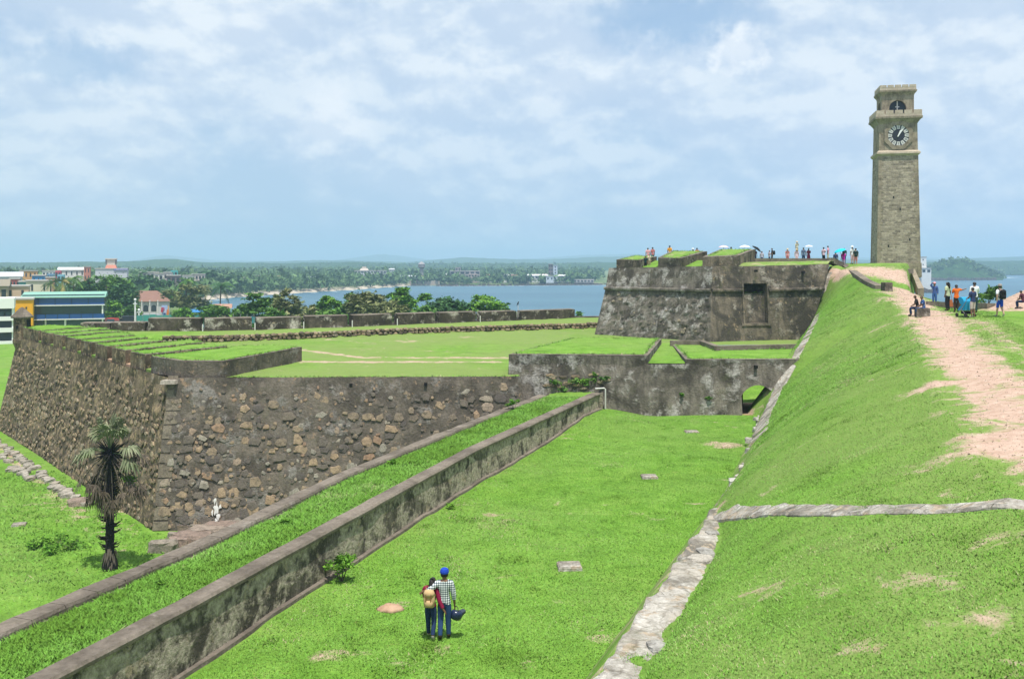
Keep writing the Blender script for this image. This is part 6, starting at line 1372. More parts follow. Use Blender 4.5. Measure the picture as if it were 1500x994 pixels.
# trees beyond the far parapet
G_R = 'trees behind the far parapet'
TR = [(372, 428, 62, 165, M_leaf, 'dark green sea almond, first tree right of the gap in the palms', 1), (423, 424, 44, 172, M_leaf_dry, 'olive grey thin tree standing tall second in the parapet row', 0), (478, 431, 48, 178, M_leaf_bright, 'bright layered tree third in the parapet row', 1), (455, 447, 56, 160, M_leaf_dry, 'low olive shrub tree in front of the bright layered one', 0), (508, 429, 46, 182, M_leaf, 'green tree behind the olive ones in the middle of the row', 1), (538, 427, 62, 170, M_leaf_dry, 'broad olive tree in the middle of the parapet row', 0), (590, 420, 50, 184, M_leaf_bright, 'tallest bright layered tree of the parapet row', 1), (568, 440, 70, 160, M_leaf_dry, 'low brownish scrub tree below the tallest one', 0), (626, 431, 50, 176, M_leaf_bright, 'green tree right of the tallest in the row', 1), (655, 435, 62, 165, M_leaf_dark, 'dark blue green tree near the right end of the row', 0), (712, 432, 82, 168, M_leaf_bright, 'wide flat topped bright tree closing the row on the right', 1), (742, 452, 40, 160, M_leaf, 'low end of the green scrub at the right of the row', 0), (850, 458, 22, 150, M_leaf, 'small lone shrub beside the gun bastion', 0), (333, 448, 60, 180, M_leaf, 'low green scrub at the left end of the row', 0), (395, 452, 46, 158, M_leaf, 'rounded shrub below the sea almond', 0), (490, 452, 50, 156, M_leaf, 'dark shrub behind the parapet in the middle', 0), (620, 450, 60, 156, M_leaf, 'leafy shrub behind the parapet right of middle', 0)]
for i, (px, yt, wpx, d, m, lb, ly) in enumerate(TR):
    b = P(px, 0, d); b.z = MOAT if d < 175 else MOAT; h = CAMZ - (yt - HOR) * d / FOC - b.z; w_ = wpx * d / FOC * 1.05
    tree('broadleaf_tree', lb, b, h, w_, m, 200 + i, int(2600 + 50 * wpx), .30, rr.uniform(-.04, .04), .25, None, 'tree', G_R, bool(ly))
G_L = 'trees among the town houses'
for i, (px, yt, wpx, d, m, lb) in enumerate(((128, 409, 44, 270, M_leaf_dark, 'dark tree right of the coconut palms above the glass pavilion'), (158, 402, 66, 275, M_leaf, 'largest dark rain tree behind the glass pavilion'), (183, 415, 40, 262, M_leaf_dark, 'dark tree left of the red roofed bungalow'), (166, 437, 30, 240, M_leaf_bright, 'bright shrub tree beside the pavilion'), (272, 416, 58, 262, M_leaf_dry, 'large olive tree right of the red roofed bungalow'), (248, 428, 30, 300, M_leaf, 'tree just behind the bungalow roof'), (268, 452, 36, 225, M_leaf_bright, 'bright low shrub below the large olive tree'), (210, 404, 40, 420, M_leaf_dark, 'dark tree behind the bungalow'), (235, 410, 44, 400, M_leaf_dark, 'dark tree right of the one behind the bungalow'), (312, 446, 44, 215, M_leaf, 'scrub tree by the water right of the olive tree'), (196, 446, 24, 235, M_leaf, 'small tree in front of the bungalow'), (60, 432, 20, 240, M_leaf, 'small tree on the roof line above the yellow building'), (300, 398, 30, 560, M_leaf_dark, 'distant tree before the white roofs'), (340, 404, 30, 620, M_leaf_dark, 'distant tree by the beach road'))):
    b = P(px, 0, d); b.z = MOAT; h = CAMZ - (yt - HOR) * d / FOC - b.z; tree('broadleaf_tree', lb, b, h, wpx * d / FOC * 1.05, m, 300 + i, int(2200 + 45 * wpx), .34 * d / 240, rr.uniform(-.03, .03), .25, None, 'tree', G_L)
def coco(label, px, yt, d, lean, seed, m=M_palm, s_=1.0):
    rr_ = random.Random(seed); rg_ = np.random.default_rng(seed); b = P(px, 0, d); b.z = MOAT; h = CAMZ - (yt - HOR) * d / FOC - MOAT - 1.2; root = empty('coconut_palm', b, label, 'palm tree', 'coconut palms by the bay')
    mb = MB(); mb.tube([(0, 0, -.5), (lean * h * .3, 0, h * .4), (lean * h * .7, 0, h * .75), (lean * h, 0, h)], [.28, .2, .17, .13], 7); mb.build('trunk', M_bark, root); T = Vector((lean * h, 0, h))
    for k in range(15):
        a = 2 * math.pi * k / 15 * 2.4 + rr_.uniform(-.2, .2); el = rr_.uniform(-.5, 1.1); L_ = rr_.uniform(2.7, 3.5) * s_; pts = []; tr_ = []; ti = []; dr = Vector((math.cos(a), math.sin(a), 0)); sd_ = Vector((-math.sin(a), math.cos(a), 0)); tv = rr_.random() ** 1.6
        for j in range(9): t_ = j / 8; pts.append(T + dr * L_ * t_ * math.cos(el * (1 - t_ * .5)) + Vector((0, 0, L_ * (math.sin(el) * t_ - .75 * t_ * t_))))
        for j in range(8):
            for sg in (-1, 1):
                for q in (0, .5):
                    p0 = pts[j].lerp(pts[j + 1], q); wl = .85 * s_ * math.sin(math.pi * min(.97, (j + q + .8) / 8.8)) ** .7; tr_.append((p0, p0 + (pts[j + 1] - pts[j]) * .42, p0 + sd_ * sg * wl * .75 + (pts[j + 1] - pts[j]) * .6 - Vector((0, 0, wl * .55)))); ti.append(np.clip(tv + rr_.uniform(-.12, .12), 0, 1))
        tri_obj('frond', np.array([[tuple(v) for v in t] for t in tr_]), np.array(ti), m, root)
    return root
for a in (('yellowing coconut palm left of the dark trees above the glass pavilion', 90, 404, 215, .02, 1, M_palm, 1.15), ('darker coconut palm just right of the yellowing one', 106, 401, 250, .04, 2, M_leaf, 1.1), ('coconut palm rising out of the olive tree', 272, 404, 265, .02, 3, M_leaf, 1.1), ('slim coconut palm left of the lone tall one by the water', 301, 414, 300, -.03, 4, M_leaf_dry, 1.0), ('lone tall coconut palm against the bay', 322, 412, 255, .03, 5, M_leaf_dark, 1.25), ('small coconut palm among the town roofs', 205, 396, 430, .02, 6, M_leaf_dark, 1.2), ('coconut palm behind the glass pavilion roof', 75, 408, 260, -.02, 7, M_palm, .9), ('far coconut palm by the beach', 353, 399, 620, .03, 8, M_leaf_dark, 1.4)): coco(*a)

# grass blades on the nearest lawns
def blades(X, Y, Zf, hmin, hmax, wd, dtint):
    n = len(X); Z = Zf(X, Y); a = rng.random(n) * 6.283; h = hmin + (hmax - hmin) * rng.random(n) ** 1.5; cl_ = np.clip(vfbm(X, Y, 133, 1.1, 4) - .22, 0, .5) * 2; h = h * (1 + 1.1 * cl_); dtint = np.clip(dtint - .55 * cl_ * (dtint < .85), 0, 1); ln = rng.normal(size=(n, 2)) * h[:, None] * 1.1; w_ = wd * (.6 + .8 * rng.random(n))
    c, s_ = np.cos(a) * w_, np.sin(a) * w_; co = np.empty((n, 3, 3)); co[:, 0] = np.stack([X - c, Y - s_, Z - .012], 1); co[:, 1] = np.stack([X + c, Y + s_, Z - .012], 1); co[:, 2] = np.stack([X + ln[:, 0], Y + ln[:, 1], Z + h], 1)
    return co, dtint
def near_pts(n, y0, y1, xa, xb):
    y = y0 * (y1 / y0) ** rng.random(n); x = xa(y) + (xb(y) - xa(y)) * rng.random(n); return x, y
def tint_at(X, Y, s0): return np.clip(.46 + .45 * vfbm(X, Y, s0, .8, 4) + .38 * vfbm(X, Y, s0 + 7, .17, 3) + rng.normal(size=len(X)) * .16, 0, 1)
x, y = near_pts(330000, 9, 44, lambda y: fx(y) + .25, lambda y: np.minimum(fx(y) + 12, .60 * y + 1)); t_ = tint_at(x, y, 71)
ix = np.clip(np.searchsorted(RXS, x), 0, len(RXS) - 1); iy = np.clip(np.searchsorted(RYS, y), 0, len(RYS) - 1)
keep_ = rng.random(len(x)) > RDIRT[iy, ix] * 1.9 - .25 + .5 * (vfbm(x, y, 77, 1.6, 3) > .35)
co1, t1 = blades(x[keep_], y[keep_], z_ramp, .010, .036, .011, np.clip(t_[keep_] + .10, 0, 1))
x, y = near_pts(300000, 18, 57.5, lambda y: wx(y) + .2, lambda y: fx(y) + .1); t_ = tint_at(x, y, 81)
co2, t2 = blades(x, y, z_ditch, .012, .044, .014, t_)
x, y = near_pts(90000, 17, 56, lambda y: kx(y) + .3, lambda y: wx(y) - .5); co3, t3 = blades(x, y, z_way, .03, .10, .014, tint_at(x, y, 91))
x, y = near_pts(170000, 40, 90, lambda y: fx(y) + .3, lambda y: np.minimum(fx(y) + 13, .55 * y)); t_ = tint_at(x, y, 71); ix = np.clip(np.searchsorted(RXS, x), 0, len(RXS) - 1); iy = np.clip(np.searchsorted(RYS, y), 0, len(RYS) - 1)
keep_ = rng.random(len(x)) > RDIRT[iy, ix] * 1.9 - .15
co4, t4 = blades(x[keep_], y[keep_], z_ramp, .015, .042, .017, np.clip(t_[keep_] + .08, 0, 1))
y = 30 + 40 * rng.random(110000); x = -46 + rng.random(110000) * 46; face = -20.4 - (y - 54.3) * .80; ok_ = (x < kx(y) - .8) & (x > -.54 * y - 1) & ((y < 53.8) | (x < face - .4)); x, y = x[ok_], y[ok_]
co5, t5 = blades(x, y, lambda X, Y: np.full(len(X), MOAT + .02), .04, .15, .024, tint_at(x, y, 101))
fx_, fy_, fz_ = [], [], []
for pl in FRINGE + [[(-17.0, 56.75, 2.45), (.5, 57.25, 2.45)]]:
    cl_ = list(zip(pl, pl[1:] + pl[:1])) if len(pl) > 2 else [(pl[0], pl[1])]
    for a_, b_ in cl_:
        m_ = int(math.dist(a_, b_) * 22); t_ = rng.random(m_); fx_ += list(a_[0] + (b_[0] - a_[0]) * t_ + rng.normal(size=m_) * .07); fy_ += list(a_[1] + (b_[1] - a_[1]) * t_ + rng.normal(size=m_) * .07); fz_ += list(a_[2] + (b_[2] - a_[2]) * t_)
fx_, fy_, fz_ = map(np.array, (fx_, fy_, fz_)); co6, t6 = blades(fx_, fy_, lambda X, Y: fz_, .04, .14, .03, tint_at(fx_, fy_, 111))
tri_obj('grass', np.concatenate([co1, co2, co3, co4, co5, co6]), np.concatenate([t1, t2, t3, t4, t5, t6]), M_blade, None, 'stuff')

# loose pebbles on the bare path
x, y = near_pts(26000, 16, 95, lambda y: cx_(y) - 3, lambda y: cx_(y) + 9); ix = np.clip(np.searchsorted(RXS, x), 0, len(RXS) - 1); iy = np.clip(np.searchsorted(RYS, y), 0, len(RYS) - 1); k_ = RDIRT[iy, ix] > .45; x, y = x[k_], y[k_]; n_ = len(x); z = z_ramp(x, y); sz = .006 + .030 * rng.random(n_) ** 5 + .0003 * y
cs = np.stack([x, y, z], 1)[:, None, :]; q = rng.normal(size=(n_, 4, 3)) * .35 + np.array([[1, 0, -.2], [-.6, .9, -.2], [-.6, -.9, -.2], [0, 0, .9]])[None]; q = cs + q * sz[:, None, None]
tr_ = q[:, [[0, 1, 3], [1, 2, 3], [2, 0, 3]]].reshape(-1, 3, 3); M_peb = leaf_mat('pebble', [(0, (.34, .25, .19)), (.5, (.45, .34, .26)), (1, (.56, .46, .37))])
tri_obj('gravel', tr_, np.repeat(rng.random(n_), 3), M_peb, None, 'stuff')

# a crow on a thin post above the far parapet
pp, _ = par_at(759); post = Vector((pp.x, pp.y + 1.2, 2.2)); mb = MB(); zt_ = CAMZ - (446.5 - HOR) * post.y / FOC; mb.tube([post, (post.x, post.y, zt_)], .035, 6); o = mb.build('thin_post', M_offwhite); tag(o, 'thin pale post rising behind the far parapet with a crow on top', 'post')
cr_ = empty('crow', (post.x, post.y, zt_), 'black crow perched on the thin post above the far parapet', 'bird', rz=R(30)); M_crow = flat('crow_black', (.012, .012, .015), .5, .3)
mb = MB(); ax = Vector((.35, 0, .94)).normalized(); sd_ = Vector((0, 1, 0)); up_ = ax.cross(sd_); n_ = 9; prof = [(-.05, .012), (.0, .05), (.07, .085), (.15, .08), (.21, .055), (.245, .05), (.285, .052), (.32, .04), (.335, .012)]
for t_, r_ in prof:
    off = Vector((.02, 0, 0)) * max(0, t_ - .2) / .1
    for k in range(n_): a = 2 * math.pi * k / n_; mb.v.append(tuple(Vector((-.06, 0, .06)) + ax * t_ + off + (sd_ * math.cos(a) + up_ * math.sin(a)) * r_))
mb.f += [(j * n_ + k, j * n_ + (k + 1) % n_, (j + 1) * n_ + (k + 1) % n_, (j + 1) * n_ + k) for j in range(len(prof) - 1) for k in range(n_)] + [tuple(range(n_ - 1, -1, -1)), tuple(range((len(prof) - 1) * n_, len(prof) * n_))]; mb.m = [0] * len(mb.f)
mb.prism([(-.05, -.04, .08), (-.05, .04, .08), (-.17, .03, -.10), (-.17, -.03, -.10)], [(-.09, -.03, .10), (-.09, .03, .10), (-.19, .025, -.09), (-.19, -.025, -.09)]); mb.build('body', M_crow, cr_, smooth=True)
mb = MB(); mb.tube([(.10, 0, .355), (.17, 0, .345)], [.016, .003], 6); mb.build('beak', M_crow, cr_)
for i in (-1, 1): mb = MB(); mb.tube([(-.02, i * .025, .10), (0, i * .025, .0)], .008, 5); mb.build('leg', M_crow, cr_)

# ------------------------------------------------------------------ the town and the far side of the bay
WALLC = {}
def paint(n, c): 
    if n not in WALLC: WALLC[n] = flat('paint_' + n, c, .85, .15, .12, .6)
    return WALLC[n]
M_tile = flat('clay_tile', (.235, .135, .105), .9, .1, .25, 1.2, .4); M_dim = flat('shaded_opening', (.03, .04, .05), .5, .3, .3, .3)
def building(name, label, px0, px1, yt, d, wall, depth=None, floors=0, cols=0, win=None, roof=None, cat='building', base=None, group=None, rh=1.0, wfrac=.62, hfrac=.5):
    """a block whose front shows between two columns of the photograph at distance d; base on the town's ground"""
    x0, x1 = (px0 - 750) * d / FOC, (px1 - 750) * d / FOC; zt = CAMZ - (yt - HOR) * d / FOC; zb = -7.0 if base is None else base; rz = -math.atan2((x0 + x1) / 2, d) * .9; w_ = (x1 - x0) * math.cos(rz) if d > 300 else (x1 - x0); dp = depth or max(5, w_ * .7)
    root = empty(name, ((x0 + x1) / 2, d, zb), label, cat, group, rz); h = zt - zb; mb = MB(); mb.box((0, dp / 2, 0), (w_, dp, h)); mb.build('wall', wall, root)
    if roof == 'flat':
        mb = MB(); mb.box((0, dp / 2, h), (w_ + .5, dp + .5, .35 * rh)); mb.build('roof', paint('slab_grey', (.42, .40, .37)), root)
    elif roof is not None:
        kind, rm = roof; mb = MB(); o = .5
        if kind == 'hip': mb.prism([(-w_ / 2 - o, -o, h), (w_ / 2 + o, -o, h), (w_ / 2 + o, dp + o, h), (-w_ / 2 - o, dp + o, h)], [(-w_ / 2 + w_ * .27, dp * .45, h + rh), (w_ / 2 - w_ * .27, dp * .45, h + rh), (w_ / 2 - w_ * .27, dp * .55, h + rh), (-w_ / 2 + w_ * .27, dp * .55, h + rh)])
        else: mb.add([(-w_ / 2 - o, -o, h), (w_ / 2 + o, -o, h), (w_ / 2 + o, dp / 2, h + rh), (-w_ / 2 - o, dp / 2, h + rh), (w_ / 2 + o, dp + o, h), (-w_ / 2 - o, dp + o, h)], [(0, 1, 2, 3), (3, 2, 4, 5), (0, 3, 5), (1, 4, 2)])
        mb.build('roof', rm, root)
    if floors and cols:
        fh = h if base is not None else None
        hv = min(h, floors * 3.3) if base is None else h; z0 = h - hv; fhh = hv / floors; cw_ = w_ / cols
        for f in range(floors):
            for c in range(cols):
                x = -w_ / 2 + cw_ * (c + .5); z = z0 + fhh * (f + .5 - hfrac / 2); mb = MB(); mb.box((x, -.02, z), (cw_ * wfrac, .16, fhh * hfrac)); fo = mb.build('window', M_dim if win is None else win, root)
                if cw_ * wfrac * FOC / d > 7: 
                    mb = MB(); mb.box((x, -.06, z - .12), (cw_ * wfrac + .2, .2, .12)); mb.build('sill', M_offwhite, fo)
    return root

# glass pavilion by the cricket ground
d = 205; X0, X1 = (40 - 750) * d / FOC, (146.5 - 750) * d / FOC; zt = CAMZ - (428 - HOR) * d / FOC; pv = empty('sports_pavilion', ((X0 + X1) / 2, d, MOAT), 'long glass fronted pavilion with blue glazing bands and a pale green roof', 'building', rz=R(20)); W_ = (X1 - X0) * 1.04; H_ = zt - MOAT
def zz(y): return CAMZ - (y - HOR) * d / FOC - MOAT
mb = MB(); mb.box((0, 5.2, 0), (W_ - .1, 9, H_ - .5)); mb.build('wall', M_glass, pv)
mb = MB(); mb.prism([(-W_ / 2 - .2, -.9, zz(435.5)), (W_ / 2 + .2, -.9, zz(435.5)), (W_ / 2 + .2, 9, zz(435)), (-W_ / 2 - .2, 9, zz(435))], [(-W_ / 2 - .2, -.9, zz(434.8)), (W_ / 2 + .2, -.9, zz(434.8)), (W_ / 2 + .2, 6, zz(428)), (-W_ / 2 - .2, 6, zz(428))]); mb.build('roof', paint('roof_green', (.22, .40, .33)), pv)
for y0, y1, n_ in ((436, 446, 5), (460, 466.5, 7)):
    for k in range(n_):
        x = -W_ / 2 + W_ / n_ * (k + .5); mb = MB(); mb.box((x, -.35, zz(y1)), (W_ / n_ - .12, .3, zz(y0) - zz(y1))); mb.build('blue_panel', M_glass_blue, pv)
for y0, y1 in ((446.2, 447.6), (466.7, 468.0), (435.4, 436)):
    mb = MB(); mb.box((0, -.45, zz(y1)), (W_ + .1, .55, zz(y0) - zz(y1))); mb.build('floor_band', M_white, pv)
for px_ in (40.8, 145.8, 95.5, 69.5): 
    x = (px_ - 750) * d / FOC - (X0 + X1) / 2; tall = px_ in (40.8, 145.8); mb = MB(); mb.box((x, -.2 if tall else -.1, 0), (.28 if px_ != 95.5 else .36, .5, zz(446) if tall else zz(466))); mb.build('column', M_white, pv)
for k in range(14):
    x = -W_ / 2 + W_ / 14 * (k + .5); mb = MB(); mb.box((x, .62, zz(460)), (W_ / 14 - .08, .1, zz(447.6) - zz(460))); mb.build('pane', M_glass, pv)
for k in range(9):
    x = -W_ / 2 + W_ / 9 * (k + .5); mb = MB(); mb.box((x, .58, 0), (W_ / 9 - .1, .1, zz(468.5))); mb.build('pane', M_glass, pv)
# white and yellow buildings at the left edge
d = 182; root = empty('white_building', ((-14 - 750) * d / FOC, d, MOAT), 'white storeyed building with open balconies cut by the left edge', 'building', rz=R(26)); wb_ = 62 * d / FOC
mb = MB(); mb.box((0, 4.5, 0), (wb_ - .2, 7, zz(445))); mb.build('wall', M_dim, root)
for y0, y1 in ((437, 452), (464, 470), (480.5, 487), (500, 508)): mb = MB(); mb.box((0, 4, CAMZ - (y1 - HOR) * d / FOC - MOAT), (wb_, 9, (y1 - y0) * d / FOC)); mb.build('floor_band', M_white, root)
for px_ in (15.5, -10, -38): mb = MB(); x = (px_ + 14) * d / FOC; mb.box((x, .2, 0), (.45, .7, zz(440))); mb.build('column', M_white, root)
for k in range(6):
    mb = MB(); mb.box((-wb_ / 2 + .8 + k * 1.25, .6, CAMZ - (464 - HOR) * d / FOC - MOAT), (.9, .2, .9)); mb.build('pane', M_glass, root)
building('yellow_building', 'bright yellow gabled building behind the sentry box', 12, 46, 439, 196, paint('marigold', (.85, .41, .02)), 12, 2, 2, None, 'flat', wfrac=.12, hfrac=.12)
mb = MB(); mb.tube([P(20, 488, 186), P(27, 503, 186)], .35, 6); tag(mb.build('stair_rail', paint('marigold', (.72, .36, .025))), 'yellow sloping stair side beneath the yellow building', 'stair')
building('town_house', 'tan house with dark eave left above the yellow building', -20, 9, 419, 226, paint('tan', (.42, .33, .24)), 9, 1, 3, None, ('gable', paint('thatch', (.25, .22, .17))), rh=1.6)
building('town_house', 'peach house wall above the yellow building', 8, 40, 420, 236, paint('peach', (.62, .46, .33)), 9, 1, 2, None, 'flat', wfrac=.2)
building('town_house', 'cream blank walled house left of the coconut palms', 40, 72, 412, 262, paint('cream_wall', (.66, .60, .46)), 9, 1, 2, None, 'flat', wfrac=.15)
building('town_house', 'long pale roofed shop row at the far left', -10, 31, 405, 330, paint('pale_blue_grey', (.50, .53, .56)), 10, 1, 7, None, ('gable', paint('tin', (.52, .55, .58))), rh=1.6)
building('town_house', 'small red fronted shop at the left', 14, 28, 409, 310, paint('brick_red', (.50, .13, .11)), 8, 1, 3, None, 'flat')
building('town_house', 'teal awninged shop right of the red one', 28, 39, 413, 300, paint('teal', (.10, .30, .28)), 8, 1, 2, None, 'flat')
building('town_house', 'orange house with dark windows in the left skyline', 29, 54, 397, 430, paint('ochre', (.60, .33, .13)), 10, 3, 4, None, 'flat', wfrac=.35)
building('town_house', 'bright blue roofed block among the left town roofs', 47, 66, 404, 345, paint('tarp_blue', (.07, .26, .52)), 10, 1, 3, None, 'flat', wfrac=.3)
building('town_house', 'salmon pink block right of the blue one', 67, 79, 407, 340, paint('salmon', (.62, .32, .23)), 8, 1, 2, None, 'flat', wfrac=.3)
building('town_house', 'white flat house left of the long white hall', 62, 82, 397, 470, paint('white_wall', (.72, .72, .70)), 10, 2, 4, None, 'flat')
building('town_house', 'blue grey block before the white flat house', 69, 80, 401, 430, paint('steel_blue', (.15, .27, .40)), 9, 1, 3)
building('town_house', 'tiny red roofed house before the long white hall', 81, 89, 396.5, 440, paint('crimson', (.48, .10, .13)), 9, 1, 2)
building('town_house', 'long white hall in the left skyline', 86, 124, 395, 460, paint('white_wall', (.72, .72, .70)), 12, 1, 5, None, ('gable', paint('tin_white', (.74, .74, .74))), rh=1.2, wfrac=.25)
building('town_house', 'turquoise fronted block below the white hall', 84, 94, 402, 400, paint('aqua', (.20, .42, .50)), 9, 1, 2)
building('town_house', 'terracotta tower block at the end of the white hall', 123, 132, 391, 455, paint('terracotta', (.52, .21, .15)), 10, 4, 2, None, 'flat', wfrac=.3)
mall = building('shopping_block', 'large pale grey block with blue roof sign and rooftop pavilion', 140, 186, 394, 425, paint('pale_lilac', (.56, .56, .60)), 24, 1, 4, None, 'flat', wfrac=.06, hfrac=.12)
hm_ = CAMZ - (394 - HOR) * 425 / FOC + 7; k_ = 425 / FOC
mb = MB(); mb.box((-1 * k_, 8, hm_ + .3), (16 * k_, 9, 5 * k_), 0, .8, .8); mb.build('roof_base', paint('terracotta', (.52, .21, .15)), mall)
mb = MB(); mb.box((-1 * k_, 8, hm_ + .3 + 5 * k_), (11 * k_, 7, 8 * k_)); mb.build('roof_pavilion', paint('pale_tan', (.58, .50, .43)), mall)
for i in (-1, 1): mb = MB(); mb.box(((-1 + i * 6.2) * k_, 8, hm_ + .3 + 6 * k_), (3 * k_, 5, 7 * k_)); mb.build('roof_turret', paint('dim_grey', (.25, .24, .25)), mall)
mb = MB(); mb.box((-1 * k_, 8, hm_ + .3 + 13 * k_), (16 * k_, 8, .5)); mb.build('roof_slab', paint('pale_tan', (.58, .50, .43)), mall)
mb = MB(); mb.box((13 * k_, -.25, hm_ - 1.5 * k_), (19 * k_, .3, 1.8 * k_)); sg = mb.build('sign', paint('sign_blue', (.05, .06, .45)), mall)
for k in range(9): mb = MB(); mb.box((13 * k_ + (-8 + 2 * k) * k_, -.43, hm_ - 1.1 * k_), ((1.0 + .4 * (k % 3)) * k_, .06, .9 * k_)); mb.build('letter', M_white, sg)
for i, (px0, px1, yt, d, c, fl, cl, rf, lb) in enumerate(((203, 232, 399, 470, (.55, .52, .48), 2, 5, 'flat', 'pale two storey block behind the bungalow trees'), (226, 252, 401, 450, (.70, .69, .67), 1, 4, 'flat', 'white low block right of the pale two storey one'), (240, 250, 399.5, 440, (.66, .58, .55), 2, 2, 'flat', 'pinkish narrow house in front of the teal box'), (250, 260, 396, 470, (.10, .40, .38), 2, 2, None, 'teal box building on the skyline'), (244, 264, 404, 420, (.20, .16, .16), 1, 3, 'flat', 'dark fronted house below the teal box'), (265, 283, 404, 520, (.62, .60, .58), 2, 4, 'flat', 'grey white house above the large olive tree'), (281, 300, 402, 540, (.58, .50, .46), 2, 4, 'flat', 'buff house right of the grey white one'), (303, 318, 409, 640, (.72, .74, .78), 1, 3, 'flat', 'bright white house by the tall palm'), (333, 358, 407, 640, (.72, .72, .70), 1, 4, 'flat', 'long bright white roof by the beach'), (369, 381, 404, 700, (.70, .70, .70), 1, 2, 'flat', 'small white beach house'), (392, 411, 404, 700, (.48, .30, .22), 1, 3, None, 'brown roofed beach house'), (448, 464, 405, 720, (.45, .50, .50), 1, 3, None, 'grey roofed house behind the beach trees'))):
    building('town_house', lb, px0, px1, yt, d, paint(f'wall_{i}', c), 9, fl, cl, None, rf)
# red roofed bungalow with arches
d = 290; bgw = building('bungalow', 'colonial bungalow with hipped red tile roof and dark arched veranda', 180, 246, 441.5, d, paint('dove_grey', (.56, .55, .55)), 13, roof=('hip', M_tile), base=MOAT, rh=3.1)
k_ = d / FOC
for cx_p in (213.5, 224.5, 192, 201):
    x = (cx_p - 213) * k_; r_ = 3.6 * k_ * (1 if cx_p > 210 else .55); n_ = 10; z0 = 1.0; mb = MB(); zc_ = z0 + 1.2; pts = [(x - r_, -.06, z0)] + [(x - r_ * math.cos(math.pi * t / n_), -.06, zc_ + r_ * math.sin(math.pi * t / n_)) for t in range(n_ + 1)] + [(x + r_, -.06, z0)]
    mb.add(pts + [(a, .3, c) for a, b, c in pts], [tuple(range(len(pts)))[::-1]] + [(i, i + 1, len(pts) + i + 1, len(pts) + i) for i in range(len(pts) - 1)]); ar = mb.build('arched_opening', M_dim, bgw)
for px_ in (208, 219, 230): mb = MB(); mb.box(((px_ - 213) * k_, -.2, 0), (.35, .5, 4.4)); mb.build('pillar', M_offwhite, bgw)
# things between the bungalow and the parapet
d = 225; k_ = d / FOC
gf = empty('mesh_fence', P(252, 470, d), 'green netted fence standing behind the far parapet', 'fence')
for i in range(11):
    x = (200 + i * 9.5 - 252) * k_; mb = MB(); mb.tube([(x, 0, -4), (x, 0, 2.0)], .06, 5); mb.build('post', M_met, gf)
    if i < 10: mb = MB(); mb.box((x + 4.75 * k_, 0, .0), (9.1 * k_, .05, 1.3 + .12 * (i % 3))); mb.build('panel', paint('net_green', (.07, .30, .26)), gf)
gf2 = empty('mesh_fence', P(370, 470, 160), 'teal netting among the shrubs left of the olive tree', 'fence')
for i in range(7): 
    x = (342 + i * 10 - 370) * 160 / FOC; mb = MB(); mb.tube([(x, 0, -3), (x, 0, 1.2)], .05, 5); mb.build('post', M_met, gf2); mb = MB(); mb.box((x + .57, 0, -.5), (1.05, .04, 1.2)); mb.build('panel', paint('net_teal', (.05, .24, .27)), gf2)
building('shed', 'dark box shed behind the parapet left of the green fence', 180, 195, 463, 222, paint('charcoal', (.03, .035, .05)), 3, cat='shed', base=MOAT)
for i, (px_, yt, lb) in enumerate(((198, 440, 'taller white flood mast behind the parapet'), (203.5, 455, 'shorter white mast right of the taller one'))):
    m_ = empty('white_mast', P(px_, 470, 228), lb, 'mast'); mb = MB(); h = (470 - yt) * 228 / FOC; mb.tube([(0, 0, -4), (0, 0, h)], [.28, .16], 7); mb.build('pole', M_white, m_); mb = MB(); mb.box((0, 0, h * .82), (.9, .3, .22)); mb.build('cross_arm', M_white, m_); mb = MB(); mb.lathe((0, 0, h), [(.28, 0), (.34, .25), (.12, .5)], 8); mb.build('lamp', M_white, m_)
for i, (px_, yt, lb) in enumerate(((185.5, 428, 'dark lamp pole left of the bungalow steps'), (196.5, 427, 'dark lamp pole before the bungalow roof'))):
    mb = MB(); p = P(px_, 460, 262); p.z = MOAT; h = CAMZ - (yt - HOR) * 262 / FOC - MOAT; mb.tube([(0, 0, 0), (0, 0, h), (.5, 0, h + .2)], [.12, .08, .06], 6); o = mb.build('lamp_pole', M_bark); o.location = p; tag(o, lb, 'lamp pole')
hb_ = empty('hoarding', P(241, 466, 240), 'tall painted hoarding with abstract red, blue and orange figures', 'hoarding'); k_ = 240 / FOC
mb = MB(); mb.box((0, 0, -3), (8 * k_, .2, 3 + 19 * k_)); mb.build('board', paint('hoarding_blue', (.35, .45, .68)), hb_)
for x, z, w_, h, c in ((-3.2, 9, 3.5, 7, (.45, .05, .10)), (5.4, 3, 4.5, 10, (.62, .20, .05)), (.2, 1, 4, 7, (.06, .10, .28)), (6.2, 12, 1.2, 7, (.65, .30, .06)), (-1, 12, 3, 4, (.40, .12, .22)), (1.5, 8, 2.5, 5, (.52, .55, .70))):
    mb = MB(); mb.box((x * k_, -.18 - abs(x) * .01, z * k_), (w_ * k_, .12, h * k_), 0, .6, 1); mb.build('figure_shape', paint(f'fig_{int(x * 10)}', c), hb_)
building('tarp_stall', 'blue tarpaulin stall at the right end of the green fence', 277, 296, 457, 232, paint('tarp', (.05, .20, .45)), 5, roof=('gable', paint('tarp', (.05, .20, .45))), cat='stall', base=MOAT, rh=.5)
building('town_house', 'low reddish roof by the water left of the sea almond', 315, 336, 451, 215, paint('tan', (.42, .33, .24)), 6, roof=('gable', paint('old_red', (.38, .22, .16))), rh=.8, base=MOAT)
